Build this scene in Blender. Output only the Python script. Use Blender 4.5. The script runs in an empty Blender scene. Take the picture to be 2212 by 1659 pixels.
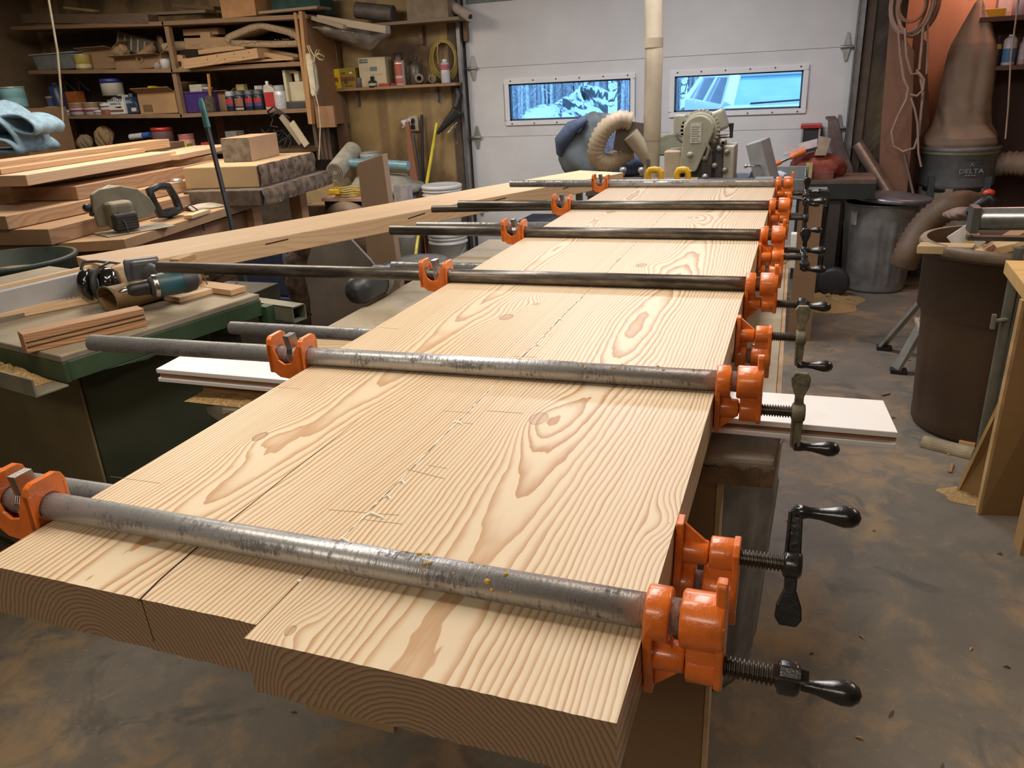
import bpy, math, random
from math import sin, cos, pi, sqrt, exp
from mathutils import Vector, Matrix, Euler, Quaternion
random.seed(7)
SC = bpy.context.scene
COL = SC.collection

# ------------------------------------------------------------------ camera
FPX, CX, CY, CAMZ = 1670.0, 1106.0, 829.5, 1.45
def _ray(px, py): return Vector((px-CX, -(py-CY), -FPX))
AY = _ray(1752, 143).normalized()
AX = -_ray(-3900, 430).normalized()
AX = (AX - AX.dot(AY)*AY).normalized()
AZ = AX.cross(AY)
ROT = Matrix((AX, AY, AZ))                      # camera space -> world space
cam_d = bpy.data.cameras.new('camera'); cam = bpy.data.objects.new('camera', cam_d)
COL.objects.link(cam); SC.camera = cam
cam_d.sensor_fit = 'HORIZONTAL'; cam_d.sensor_width = 36.0
cam_d.lens = FPX/2212.0*36.0
cam_d.clip_start = 0.02; cam_d.clip_end = 200
cam.matrix_world = Matrix.Translation((0, 0, CAMZ)) @ ROT.to_4x4()
def at(px, py, **k):
    """world point seen at a pixel, on the plane x=, y= or z= given"""
    d = ROT @ _ray(px, py); a, v = list(k.items())[0]; i = 'xyz'.index(a)
    o = Vector((0, 0, CAMZ)); t = (v-o[i])/d[i]
    return o + d*t

# ------------------------------------------------------------------ world, lights, exposure
W = bpy.data.worlds.new('sky'); SC.world = W; W.use_nodes = True
bg = W.node_tree.nodes['Background']; bg.inputs[0].default_value = (0.27, 0.58, 1.0, 1); bg.inputs[1].default_value = 4.0
SC.view_settings.view_transform = 'Standard'; SC.view_settings.look = 'None'
SC.view_settings.exposure = 0.0; SC.view_settings.gamma = 1.0
SC.view_settings.use_curve_mapping = False
def area(name, loc, size, power, col, rot=(0, 0, 0), spread=None):
    l = bpy.data.lights.new(name, 'AREA'); l.shape = 'RECTANGLE'; l.size, l.size_y = size
    l.energy = power; l.color = col
    if spread: l.spread = spread
    o = bpy.data.objects.new(name, l); COL.objects.link(o); o.location = loc; o.rotation_euler = rot
    return o
area('shop_tube_light_slab', (-0.40, 1.75, 2.46), (0.35, 1.5), 23, (1.0, 0.93, 0.86))
area('shop_tube_light_front', (-1.1, 0.75, 2.46), (1.25, 0.3), 15, (1.0, 0.87, 0.72))
area('shop_tube_light_door', (-0.9, 4.3, 2.46), (1.5, 0.6), 50, (0.93, 0.93, 1.0))
area('shop_tube_light_bench', (-3.4, 3.6, 2.46), (0.9, 1.5), 50, (1.0, 0.87, 0.70))
area('shelf_fill_light', (-5.0, 4.3, 2.46), (1.5, 0.6), 26, (1.0, 0.88, 0.74))  # added fill light, lifts the shadows around the shelving
area('shop_tube_light_right', (1.5, 2.3, 2.46), (0.6, 1.5), 25, (1.0, 0.80, 0.62))
area('shop_tube_light_rear', (-0.6, -1.3, 2.46), (1.5, 0.6), 26, (1.0, 0.86, 0.70))
hl = bpy.data.lights.new('heat_lamp', 'POINT'); hl.energy = 20; hl.color = (1.0, 0.50, 0.40); hl.shadow_soft_size = 0.10
hlo = bpy.data.objects.new('heat_lamp', hl); COL.objects.link(hlo); hlo.location = (1.22, 6.30, 2.24)

# ------------------------------------------------------------------ node helpers
class S:
    """a socket with arithmetic"""
    def __init__(s, t, k): s.t = t; s.k = k
    def _m(s, op, *a):
        n = s.t.nodes.new('ShaderNodeMath'); n.operation = op
        for i, v in enumerate((s,)+a):
            if isinstance(v, S): s.t.links.new(v.k, n.inputs[i])
            else: n.inputs[i].default_value = v
        return S(s.t, n.outputs[0])
    def __add__(s, o): return s._m('ADD', o)
    __radd__ = __add__
    def __sub__(s, o): return s._m('SUBTRACT', o)
    def __rsub__(s, o): return (s*-1.0)+o
    def __mul__(s, o): return s._m('MULTIPLY', o)
    __rmul__ = __mul__
    def __truediv__(s, o): return s._m('DIVIDE', o)
    def f(s, op, *a): return s._m(op, *a)
def sstep(x, a, b):
    n = x.t.nodes.new('ShaderNodeMapRange'); n.interpolation_type = 'SMOOTHSTEP'
    x.t.links.new(x.k, n.inputs['Value'])
    n.inputs['From Min'].default_value = a; n.inputs['From Max'].default_value = b
    return S(x.t, n.outputs['Result'])
def newmat(name):
    m = bpy.data.materials.new(name); m.use_nodes = True
    t = m.node_tree; return m, t, t.nodes['Principled BSDF']
def coords(t, kind='Object'):
    n = t.nodes.new('ShaderNodeTexCoord'); x = t.nodes.new('ShaderNodeSeparateXYZ')
    t.links.new(n.outputs[kind], x.inputs[0])
    return n.outputs[kind], S(t, x.outputs[0]), S(t, x.outputs[1]), S(t, x.outputs[2])
def comb(t, x, y, z):
    n = t.nodes.new('ShaderNodeCombineXYZ')
    for i, v in enumerate((x, y, z)):
        if isinstance(v, S): t.links.new(v.k, n.inputs[i])
        else: n.inputs[i].default_value = v
    return n.outputs[0]
def noise(t, vec, scale=5, detail=3, rough=.5, dist=0.0, dims='3D'):
    n = t.nodes.new('ShaderNodeTexNoise'); n.noise_dimensions = dims
    if vec is not None: t.links.new(vec, n.inputs['Vector'])
    n.inputs['Scale'].default_value = scale; n.inputs['Detail'].default_value = detail
    n.inputs['Roughness'].default_value = rough; n.inputs['Distortion'].default_value = dist
    return S(t, n.outputs[0])
def mixc(t, fac, a, b):
    n = t.nodes.new('ShaderNodeMix'); n.data_type = 'RGBA'
    if isinstance(fac, S): t.links.new(fac.k, n.inputs[0])
    else: n.inputs[0].default_value = fac
    for i, v in ((6, a), (7, b)):
        if isinstance(v, (tuple, list)): n.inputs[i].default_value = (*v[:3], 1)
        else: t.links.new(v, n.inputs[i])
    return n.outputs[2]
def setbump(t, p, h, strength=.3, dist=.01):
    b = t.nodes.new('ShaderNodeBump'); b.inputs['Strength'].default_value = strength
    b.inputs['Distance'].default_value = dist
    t.links.new(h.k, b.inputs['Height']); t.links.new(b.outputs[0], p.inputs['Normal'])
def objvec(t, sx=1, sy=1, sz=1):
    """object coordinates shifted per object, stretched"""
    n = t.nodes.new('ShaderNodeTexCoord'); oi = t.nodes.new('ShaderNodeObjectInfo')
    mp = t.nodes.new('ShaderNodeMapping'); mp.inputs['Scale'].default_value = (sx, sy, sz)
    t.links.new(n.outputs['Object'], mp.inputs['Vector'])
    v = t.nodes.new('ShaderNodeVectorMath'); v.operation = 'MULTIPLY_ADD'
    t.links.new(oi.outputs['Random'], v.inputs[0]); v.inputs[1].default_value = (13, 17, 19)
    t.links.new(mp.outputs[0], v.inputs[2])
    return v.outputs[0]
def hexc(r, g, b):
    f = lambda c: (c/255/12.92) if c/255 <= .04045 else ((c/255+.055)/1.055)**2.4
    return (f(r), f(g), f(b))
_mc = {}
def P(c, r=.6, m=0.0, var=.18, sc=14, bump=0.0, coat=0.0, dust=0.0, dustc=(.42, .33, .22)):
    """general surface: a colour with mottling; dust = share of pale sawdust lying on upward faces"""
    key = (c, r, m, var, sc, bump, coat, dust, dustc)
    if key in _mc: return _mc[key]
    mt, t, p = newmat('surface_%d' % len(_mc))
    v = objvec(t); n = noise(t, v, sc, 4, .6)
    lo = tuple(x*(1-var) for x in c); hi = tuple(min(1, x*(1+var)) for x in c)
    k = mixc(t, sstep(n, .3, .7), lo, hi)
    if dust:
        g = t.nodes.new('ShaderNodeNewGeometry'); sx = t.nodes.new('ShaderNodeSeparateXYZ')
        t.links.new(g.outputs['Normal'], sx.inputs[0])
        up = sstep(S(t, sx.outputs[2]), .2, .9)
        n2 = noise(t, v, 6, 5, .7)
        k = mixc(t, (up*.8+.2)*sstep(n2, .62-dust*.5, .80-dust*.3)*dust, k, dustc)
    t.links.new(k, p.inputs['Base Color'])
    p.inputs['Roughness'].default_value = r; p.inputs['Metallic'].default_value = m
    if coat: p.inputs['Coat Weight'].default_value = coat; p.inputs['Coat Roughness'].default_value = .15
    if bump: setbump(t, p, noise(t, v, sc*4, 4, .7), bump, .004)
    _mc[key] = mt; return mt
def WOOD(c1, c2, r=.6, sc=1.0, key=None, contrast=1.0, dirt=0.0):
    """sawn lumber with the grain along the local x axis and rings on the end faces"""
    k0 = ('w', c1, c2, r, sc, contrast, dirt)
    if k0 in _mc: return _mc[k0]
    mt, t, p = newmat('lumber_%d' % len(_mc))
    n = t.nodes.new('ShaderNodeTexCoord'); oi = t.nodes.new('ShaderNodeObjectInfo')
    x = t.nodes.new('ShaderNodeSeparateXYZ'); t.links.new(n.outputs['Object'], x.inputs[0])
    X, Y, Z = (S(t, x.outputs[i]) for i in range(3)); R = S(t, oi.outputs['Random'])
    w = noise(t, comb(t, X*1.1+R*31.0, Y*.9, R*7.0), 1.0, 2, .5)
    w2 = noise(t, comb(t, X*2.5+R*11.0, Y*9.0, Z*9.0), 1.0, 3, .6)
    dy = Y+(R-.5)*.12+(w-.5)*.10
    dz = Z+.035+w*.07
    rr = (dy*dy+dz*dz).f('SQRT')+w2*.012
    ring = (rr/(.0062*sc)).f('FRACT')
    late = sstep(ring, .35, .95)*sstep(ring, 1.0, .93)
    f = noise(t, comb(t, X*4.0, Y*160.0, Z*160.0), 1.0, 2, .6)
    big = noise(t, comb(t, X*1.5+R*5.0, Y*8.0, Z*8.0), 1.0, 3, .6)
    base = mixc(t, big, tuple(q*.82 for q in c1), tuple(min(1, q*1.14) for q in c1))
    k = mixc(t, late*(.30+.5*f)*contrast, base, c2)
    if dirt:
        n3 = noise(t, comb(t, X*2.0+R*3.0, Y*3.0, Z*3.0), 3.0, 5, .7)
        k = mixc(t, sstep(n3, .45, .75)*dirt, k, (.06, .05, .045))
    t.links.new(k, p.inputs['Base Color']); p.inputs['Roughness'].default_value = r
    setbump(t, p, f, .12, .002)
    _mc[k0] = mt; return mt

# ------------------------------------------------------------------ mesh builder
class MB:
    def __init__(s): s.v = []; s.f = []; s.sm = []; s.M = Matrix.Identity(4); s.uvs = None
    def pt(s, p): s.v.append(tuple(s.M @ Vector(p))); return len(s.v)-1
    def face(s, idx, smooth=False): s.f.append(tuple(idx)); s.sm.append(smooth)
    def box(s, c, d, rot=None, taper=1.0):
        x, y, z = d[0]/2, d[1]/2, d[2]/2
        R = Euler(rot).to_matrix() if rot else Matrix.Identity(3)
        C = Vector(c); i = []
        for zz in (-1, 1):
            k = taper if zz > 0 else 1.0
            for a, b in ((-1, -1), (1, -1), (1, 1), (-1, 1)):
                i.append(s.pt(C+R @ Vector((a*x*k, b*y*k, zz*z))))
        for q in ((3, 2, 1, 0), (4, 5, 6, 7), (0, 1, 5, 4), (1, 2, 6, 5), (2, 3, 7, 6), (3, 0, 4, 7)):
            s.face([i[j] for j in q])
        return s
    def bb(s, a, b):
        """box from min corner to max corner"""
        a = Vector(a); b = Vector(b); return s.box((a+b)/2, tuple(abs(q) for q in (b-a)))
    def beam(s, p0, p1, w, t, up=(0, 0, 1)):
        p0 = Vector(p0); p1 = Vector(p1); d = (p1-p0); L = d.length; d.normalize()
        u = Vector(up); y = u.cross(d)
        if y.length < 1e-4: y = Vector((0, 1, 0)).cross(d)
        y.normalize(); z = d.cross(y); i = []
        for q, e in ((p0, 0), (p1, 1)):
            for a, b in ((-1, -1), (1, -1), (1, 1), (-1, 1)): i.append(s.pt(q+y*a*w/2+z*b*t/2))
        for q in ((0, 1, 2, 3), (7, 6, 5, 4), (0, 4, 5, 1), (1, 5, 6, 2), (2, 6, 7, 3), (3, 7, 4, 0)):
            s.face([i[j] for j in q])
        return s
    def prism(s, poly, h0, h1, axes='xyz'):
        """polygon in the first two axes, extruded along the third (h0..h1)"""
        def mk(a, b, c):
            r = [0, 0, 0]
            for n, v in zip(axes, (a, b, c)): r['xyz'.index(n)] = v
            return r
        n = len(poly)
        A = [s.pt(mk(a, b, h0)) for a, b in poly]; B = [s.pt(mk(a, b, h1)) for a, b in poly]
        s.face(A[::-1]); s.face(B)
        for i in range(n): s.face((A[i], A[(i+1) % n], B[(i+1) % n], B[i]))
        return s
    def tube(s, pts, r, n=10, closed=False, caps=True, sx=1.0):
        pts = [Vector(p) for p in pts]; m = len(pts)
        rs = r if isinstance(r, (list, tuple)) else [r]*m
        rings = []; prev = None
        for i, p in enumerate(pts):
            if closed: d = pts[(i+1) % m]-pts[i-1]
            else: d = pts[min(i+1, m-1)]-pts[max(i-1, 0)]
            if d.length < 1e-9: d = Vector((0, 0, 1))
            d.normalize()
            if prev is None:
                u = Vector((0, 0, 1)) if abs(d.z) < .9 else Vector((1, 0, 0))
                prev = (u-d*u.dot(d)).normalized()
            else:
                q = prev-d*prev.dot(d)
                prev = q.normalized() if q.length > 1e-6 else prev
            b = d.cross(prev)
            rings.append([s.pt(p+(prev*cos(2*pi*k/n)*sx+b*sin(2*pi*k/n))*rs[i]) for k in range(n)])
        for i in range(m if closed else m-1):
            A = rings[i]; B = rings[(i+1) % m]
            for k in range(n): s.face((A[k], A[(k+1) % n], B[(k+1) % n], B[k]), True)
        if caps and not closed:
            for R_, rev in ((rings[0], True), (rings[-1], False)):
                c = [s.pt(s.M.inverted() @ Vector(s.v[j])) for j in R_]
                s.face(c[::-1] if rev else c)
        return s
    def cyl(s, p0, p1, r0, r1=None, n=20, caps=True):
        return s.tube([p0, p1], [r0, r0 if r1 is None else r1], n, caps=caps)
    def lathe(s, prof, c=(0, 0, 0), n=28, smooth=True, axis='z', close=True, wob=None):
        """profile of (r, h) pairs turned about the axis"""
        C = Vector(c); rings = []
        for r, h in prof:
            ring = []
            for k in range(n):
                a = 2*pi*k/n; rr = r*(wob(a, h) if wob else 1)
                q = (rr*cos(a), rr*sin(a), h)
                if axis == 'x': q = (h, rr*cos(a), rr*sin(a))
                if axis == 'y': q = (rr*sin(a), h, rr*cos(a))
                ring.append(s.pt(C+Vector(q)))
            rings.append(ring)
        for A, B in zip(rings, rings[1:]):
            for k in range(n): s.face((A[k], A[(k+1) % n], B[(k+1) % n], B[k]), smooth)
        if close:
            if prof[0][0] > 1e-5: s.face([s.pt(s.M.inverted() @ Vector(s.v[j])) for j in rings[0]][::-1])
            if prof[-1][0] > 1e-5: s.face([s.pt(s.M.inverted() @ Vector(s.v[j])) for j in rings[-1]])
        return s
    def ball(s, c, r, n=16, m=10):
        r = r if isinstance(r, (tuple, list)) else (r, r, r); C = Vector(c); rings = []
        for j in range(m+1):
            ph = pi*j/m-pi/2
            rings.append([s.pt(C+Vector((r[0]*cos(ph)*cos(2*pi*k/n), r[1]*cos(ph)*sin(2*pi*k/n), r[2]*sin(ph)))) for k in range(n)])
        for A, B in zip(rings, rings[1:]):
            for k in range(n): s.face((A[k], A[(k+1) % n], B[(k+1) % n], B[k]), True)
        return s
    def sheet(s, fn, nu, nv, smooth=True):
        g = [[s.pt(fn(i/nu, j/nv)) for j in range(nv+1)] for i in range(nu+1)]
        for i in range(nu):
            for j in range(nv): s.face((g[i][j], g[i+1][j], g[i+1][j+1], g[i][j+1]), smooth)
        return s
    def build(s, name, mat, parent=None, bevel=0.0, solid=0.0, subd=0, seg=2):
        me = bpy.data.meshes.new(name); me.from_pydata(s.v, [], s.f); me.update()
        import bmesh
        bm = bmesh.new(); bm.from_mesh(me)
        bmesh.ops.remove_doubles(bm, verts=bm.verts, dist=1e-7) if bevel else None
        bmesh.ops.recalc_face_normals(bm, faces=bm.faces)
        bm.to_mesh(me); bm.free()
        if len(me.polygons) == len(s.sm): me.polygons.foreach_set('use_smooth', s.sm)
        me.materials.append(mat)
        o = bpy.data.objects.new(name, me); COL.objects.link(o)
        if parent is not None: o.parent = parent
        if solid:
            md = o.modifiers.new('solid', 'SOLIDIFY'); md.thickness = solid; md.offset = 0
        if subd:
            md = o.modifiers.new('sub', 'SUBSURF'); md.levels = subd; md.render_levels = subd
        if bevel:
            md = o.modifiers.new('bev', 'BEVEL'); md.width = bevel; md.segments = seg
            md.limit_method = 'ANGLE'; md.angle_limit = 0.6
        return o
def thing(name, label, cat, loc=(0, 0, 0), rz=0.0, group=None, mtx=None):
    o = bpy.data.objects.new(name, None); COL.objects.link(o); o.empty_display_size = .05
    if mtx is not None: o.matrix_world = mtx
    else: o.location = loc; o.rotation_euler = (0, 0, rz)
    o['label'] = label; o['category'] = cat
    if group: o['group'] = group
    return o
def tag(o, label, cat, group=None, kind=None):
    o['label'] = label; o['category'] = cat
    if group: o['group'] = group
    if kind: o['kind'] = kind
    return o
def struct(o, label=None):
    o['kind'] = 'structure'
    if label: o['label'] = label
    return o
def place(o, loc, rot=(0, 0, 0)): o.location = loc; o.rotation_euler = rot; return o
def frame(p0, p1, up=(0, 0, 1)):
    """matrix with x from p0 to p1, origin at p0"""
    p0 = Vector(p0); d = (Vector(p1)-p0).normalized(); y = Vector(up).cross(d).normalized(); z = d.cross(y)
    return Matrix.Translation(p0) @ Matrix((d, y, z)).transposed().to_4x4()
def board(name, label, cat, p0, p1, w, t, mat, up=(0, 0, 1), group=None, bevel=.002, ends=None, parent=None):
    """a board as one mesh: top face centre line runs from p0 to p1; grain runs along it"""
    L = (Vector(p1)-Vector(p0)).length; m = MB()
    e0, e1 = ends or (0, 0)
    m.prism([(0, -w/2), (L, -w/2), (L+e1, w/2), (e0, w/2)], -t, 0, 'xyz')
    o = m.build(name, mat, parent, bevel=bevel); o.matrix_world = frame(p0, p1, up)
    if label: tag(o, label, cat, group)
    return o
def letters(txt, size, mat, parent, mtx, name='lettering', depth=.0006, sx=1.0):
    cu = bpy.data.curves.new(name, 'FONT'); cu.body = txt; cu.size = size; cu.extrude = depth
    cu.align_x = 'CENTER'; cu.align_y = 'CENTER'
    tmp = bpy.data.objects.new('tmp_'+name, cu); COL.objects.link(tmp)
    bpy.context.view_layer.update()
    me = bpy.data.meshes.new_from_object(tmp.evaluated_get(bpy.context.evaluated_depsgraph_get()))
    bpy.data.objects.remove(tmp)
    me.materials.clear(); me.materials.append(mat)
    o = bpy.data.objects.new(name, me); COL.objects.link(o); o.parent = parent
    o.matrix_local = mtx @ Matrix.Diagonal((sx, 1, 1, 1)); return o
FACE_CAM = Matrix.Rotation(pi/2, 4, 'X')        # text standing up, read from -y
# ------------------------------------------------------------------ materials
PINE = WOOD((.66, .42, .23), (.42, .20, .09))
PINE_PALE = WOOD((.74, .53, .32), (.55, .32, .16))
FIR_SIDE = WOOD((.50, .28, .14), (.25, .11, .05), contrast=1.3)
WOOD_DARK = WOOD((.22, .13, .07), (.10, .055, .03), dirt=.4)
WOOD_MID = WOOD((.36, .20, .10), (.18, .09, .045), dirt=.15)
SHELF_W = WOOD((.30, .19, .11), (.16, .09, .05), dirt=.35)
GREYWOOD = WOOD((.36, .31, .24), (.22, .18, .13), dirt=.3)
PLY = WOOD((.62, .36, .20), (.45, .22, .11), sc=2.5)
BROWN_BOARD = P((.22, .12, .06), .7, var=.1)
GALV = None
def galv():
    m, t, p = newmat('galvanised_pipe')
    v, X, Y, Z = coords(t)
    a = noise(t, comb(t, X*14.0, Y*60.0, Z*60.0), 1.0, 5, .7)
    b = noise(t, comb(t, X*260.0, Y*80.0, Z*80.0), 1.0, 3, .7)
    c = noise(t, v, 9, 4, .6)
    dark = sstep(a*.65+b*.45, .54, .66)
    k = mixc(t, c, (.32, .325, .33), (.56, .565, .57))
    k = mixc(t, dark*.7, k, (.085, .085, .09))
    t.links.new(k, p.inputs['Base Color']); p.inputs['Metallic'].default_value = .6
    rr = dark*.30+.30+b*.15; t.links.new(rr.k, p.inputs['Roughness'])
    setbump(t, p, b, .35, .0015); return m
def blackpipe():
    m, t, p = newmat('black_iron_pipe')
    v, X, Y, Z = coords(t)
    a = noise(t, comb(t, X*9.0, Y*50.0, Z*50.0), 1.0, 5, .7)
    k = mixc(t, sstep(a, .35, .7), (.075, .066, .058), (.24, .215, .18))
    t.links.new(k, p.inputs['Base Color']); p.inputs['Metallic'].default_value = .6
    p.inputs['Roughness'].default_value = .33
    setbump(t, p, noise(t, v, 120, 3, .7), .3, .001); return m
GALV = galv(); BLACKPIPE = blackpipe()
ORANGE = P((.74, .168, .018), .30, var=.16, sc=40, bump=.2, coat=.6)
STEEL = P((.55, .54, .52), .25, 1.0, var=.15, sc=60)
SCREWM = P((.10, .085, .07), .35, .8, var=.3, sc=60)
HANDLE = P((.025, .025, .026), .22, .3, var=.4, sc=40, coat=.6, bump=.15)
DUSTYH = P((.20, .18, .12), .8, .1, var=.4, sc=60, bump=.5)
WHITE = P((.80, .80, .80), .45, var=.03)
GREEN = P((.033, .066, .032), .5, var=.25, sc=5, dust=.25)
GREEND = P((.036, .042, .022), .55, var=.25, sc=3)
BEIGE = P((.46, .40, .29), .5, var=.12, sc=6)
TOOLG = P((.30, .29, .20), .45, var=.15, sc=9, dust=.3)
CARD = P((.42, .26, .13), .8, var=.1, sc=5)
CARD2 = P((.30, .19, .10), .8, var=.12, sc=5)
BLACK = P((.02, .02, .022), .4, var=.3)
GREY = P((.22, .23, .24), .5, var=.15)
SAWDUST = P((.56, .36, .15), .95, var=.35, sc=160, bump=.9)
CLEAR = None
def glass(name, tint=(1, 1, 1), g=.10, rough=.02):
    m = bpy.data.materials.new(name); m.use_nodes = True; t = m.node_tree; t.nodes.clear()
    o = t.nodes.new('ShaderNodeOutputMaterial'); mx = t.nodes.new('ShaderNodeMixShader')
    a = t.nodes.new('ShaderNodeBsdfTransparent'); b = t.nodes.new('ShaderNodeBsdfGlossy')
    a.inputs[0].default_value = (*tint, 1); b.inputs['Roughness'].default_value = rough
    mx.inputs[0].default_value = g
    t.links.new(a.outputs[0], mx.inputs[1]); t.links.new(b.outputs[0], mx.inputs[2]); t.links.new(mx.outputs[0], o.inputs[0])
    return m
PANE = glass('window_glass', (.92, .96, 1.0), .06)

# ------------------------------------------------------------------ the setting
def floor_mat():
    m, t, p = newmat('concrete_floor')
    v, X, Y, Z = coords(t)
    a = noise(t, v, 2.3, 6, .62, 1.0); b = noise(t, v, 7, 6, .7, .6); c = noise(t, v, 60, 3, .7); d = noise(t, v, .9, 3, .5)
    k = mixc(t, b, (.115, .105, .085), (.24, .205, .155))
    k = mixc(t, sstep(a*.65+b*.35+d*.25, .60, .74)*.8, k, (.33, .225, .12))
    k = mixc(t, sstep(noise(t, v, 3.1, 5, .6, 1.5), .56, .66)*.6, k, (.085, .085, .075))
    k = mixc(t, sstep(c, .62, .72)*.5, k, (.45, .31, .17))
    t.links.new(k, p.inputs['Base Color'])
    r = b*.35+.38; t.links.new(r.k, p.inputs['Roughness'])
    setbump(t, p, b+c*.2, .25, .01); return m
def insul_mat(name, c1, c2, c3, stud=.406, ph=0.0):
    m, t, p = newmat(name)
    v, X, Y, Z = coords(t)
    a = noise(t, v, 1.6, 4, .55, .3); b = noise(t, v, 6, 3, .6)
    k = mixc(t, sstep(a*.75+b*.25, .38, .60), c1, c2)
    s = ((X+ph)/stud).f('FRACT'); st = sstep((s-.5).f('ABSOLUTE'), .34, .43)
    k = mixc(t, st*.55, k, c3)
    t.links.new(k, p.inputs['Base Color']); p.inputs['Roughness'].default_value = .65
    p.inputs['Coat Weight'].default_value = .35; p.inputs['Coat Roughness'].default_value = .22
    w = noise(t, comb(t, X*2.0-Z*1.6, Y, (Z+X)*.5), 2.2, 3, .55, .8)
    setbump(t, p, w, .45, .04)
    return m
FLOOR = floor_mat()
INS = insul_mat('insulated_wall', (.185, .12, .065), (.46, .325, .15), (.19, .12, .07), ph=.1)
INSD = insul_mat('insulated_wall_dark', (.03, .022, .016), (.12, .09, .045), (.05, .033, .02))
def knotty():
    m, t, p = newmat('knotty_plywood')
    v, X, Y, Z = coords(t)
    vo = t.nodes.new('ShaderNodeTexVoronoi'); t.links.new(v, vo.inputs['Vector']); vo.inputs['Scale'].default_value = 5.0
    d = S(t, vo.outputs['Distance'])
    g = noise(t, comb(t, X*9.0, Y*9.0, Z*1.4), 1.0, 4, .6, 1.5)
    k = mixc(t, g, (.50, .27, .15), (.66, .38, .22))
    k = mixc(t, sstep(d, .16, .09)*.75, k, (.22, .09, .05))
    t.links.new(k, p.inputs['Base Color']); p.inputs['Roughness'].default_value = .6; return m
KNOTTY = knotty()
m = MB(); m.bb((-7.2, -3.2, -.12), (3.2, 6.2, 0)); struct(m.build('floor', FLOOR))
m = MB(); m.bb((.2, 6.2, -.12), (3.2, 7.2, -.0005)); struct(m.build('floor', FLOOR))
m = MB(); m.bb((-7.2, -3.2, 2.52), (3.2, 7.2, 2.62)); struct(m.build('ceiling', P((.22, .18, .14), .9, var=.1)))
WY = 6.1
m = MB(); m.bb((-7.1, WY, 0), (-2.60, WY+.14, 2.52)); m.bb((-2.60, WY, 2.13), (.30, WY+.14, 2.52))
struct(m.build('wall_back', INS))
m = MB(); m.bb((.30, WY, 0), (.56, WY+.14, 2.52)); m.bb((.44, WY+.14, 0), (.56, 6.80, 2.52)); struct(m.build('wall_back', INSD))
m = MB(); m.bb((.56, 6.72, 0), (3.1, 6.84, 2.52)); struct(m.build('wall_back', KNOTTY))
m = MB(); m.bb((2.9, -3.1, 0), (3.0, 6.72, 2.52)); struct(m.build('wall_right', P((.20, .12, .07), .8)))
m = MB(); m.bb((-7.1, -3.1, 0), (-6.98, WY, 2.52)); struct(m.build('wall_left', WOOD((.22, .15, .085), (.12, .075, .04), dirt=.3)))
m = MB(); m.bb((-6.98, -3.1, 0), (2.9, -3.0, 2.52)); struct(m.build('wall_front', P((.30, .24, .17), .8)))

# sectional overhead door with two long windows
door = bpy.data.objects.new('door_1', None); COL.objects.link(door); struct(door); door.location = (-1.155, WY, 0)
DX = -1.155
def dloc(x, y, z): return (x-DX, y-WY, z)
DOORM = P((.68, .675, .67), .5, var=.05, sc=3)
zs = [0.0, .50, 1.04, 1.56, 2.13]
m = MB()
for z in (.50, 1.04, 1.56): m.bb(dloc(-2.56, WY+.030, z-.03), dloc(.262, WY+.070, z+.03))
m.bb(dloc(-2.60, WY+.056, 0), dloc(-2.50, WY+.075, 2.13)); m.bb(dloc(.20, WY+.056, 0), dloc(.30, WY+.075, 2.13)); m.bb(dloc(-2.6, WY+.056, 2.06), dloc(.30, WY+.075, 2.13)); m.build('light_stop_strip', P((.12, .12, .12), .6), door)  # strips added behind seams and edges to stop daylight leaking in
wins = [(-2.217, -1.252, 1.158, 1.430), (-.926, -.045, 1.180, 1.430)]
for i in range(4):
    m = MB(); z0, z1 = zs[i]+.0012, zs[i+1]-.0012
    if i != 2: m.bb(dloc(-2.562, WY+.01, z0), dloc(.262, WY+.055, z1))
    else:
        m.bb(dloc(-2.562, WY+.01, z0), dloc(.262, WY+.055, 1.158)); m.bb(dloc(-2.562, WY+.01, 1.430), dloc(.262, WY+.055, z1))
        for a, b in ((-2.562, -2.217), (-1.252, -.926), (-.045, .262)): m.bb(dloc(a, WY+.01, 1.158), dloc(b, WY+.055, 1.430))
    m.build('door_panel', DOORM, door)
for n_, (a, b, c, d) in enumerate(wins):
    w_ = bpy.data.objects.new('window_%d' % (n_+1), None); COL.objects.link(w_); struct(w_); w_.location = (a, WY, c)
    m = MB(); e = .035
    for q in ((-e, -e, b-a+e, 0), (-e, d-c, b-a+e, d-c+e), (-e, 0, 0, d-c), (b-a, 0, b-a+e, d-c)):
        m.bb((q[0], -.006, q[1]), (q[2], .03, q[3]))
    m.build('window_frame', WHITE, w_, bevel=.003)
    m = MB(); e = .012
    for q in ((0, 0, b-a, e), (0, d-c-e, b-a, d-c), (0, 0, e, d-c), (b-a-e, 0, b-a, d-c)):
        m.bb((q[0], .018, q[1]), (q[2], .05, q[3]))
    m.build('gasket', P((.05, .08, .12), .5), w_)
    m = MB(); m.bb((0, .030, 0), (b-a, .034, d-c)); m.build('pane', PANE, w_)
    m = MB()
    for k in range(6):
        for zz in (-.022, d-c+.022): m.cyl((.02+k*(b-a-.04)/5, -.009, zz), (.02+k*(b-a-.04)/5, -.004, zz), .006, n=8)
    m.build('screw_head', P((.12, .10, .09), .4, .5), w_)
def hinge(x, z, s):
    m = MB()
    m.box(dloc(x, WY+.004, z), (.05, .006, .05))
    m.prism([(-.008, .09), (.008, .09), (.028, 0), (.008, -.09), (-.008, -.09), (-.028, 0)], 0, .004, 'xzy')
    for k in range(len(m.v)-12, len(m.v)): q = m.v[k]; m.v[k] = (q[0]+x-DX, q[1]-.004, q[2]+z)
    m.cyl(dloc(x-.02, WY-.012, z), dloc(x+s*.085, WY-.012, z), .006, n=10)
    m.cyl(dloc(x-.04, WY-.010, z), dloc(x+.04, WY-.010, z), .011, n=10)
    m.build('hinge', P((.42, .43, .42), .35, .8), door, bevel=.0015)
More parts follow.
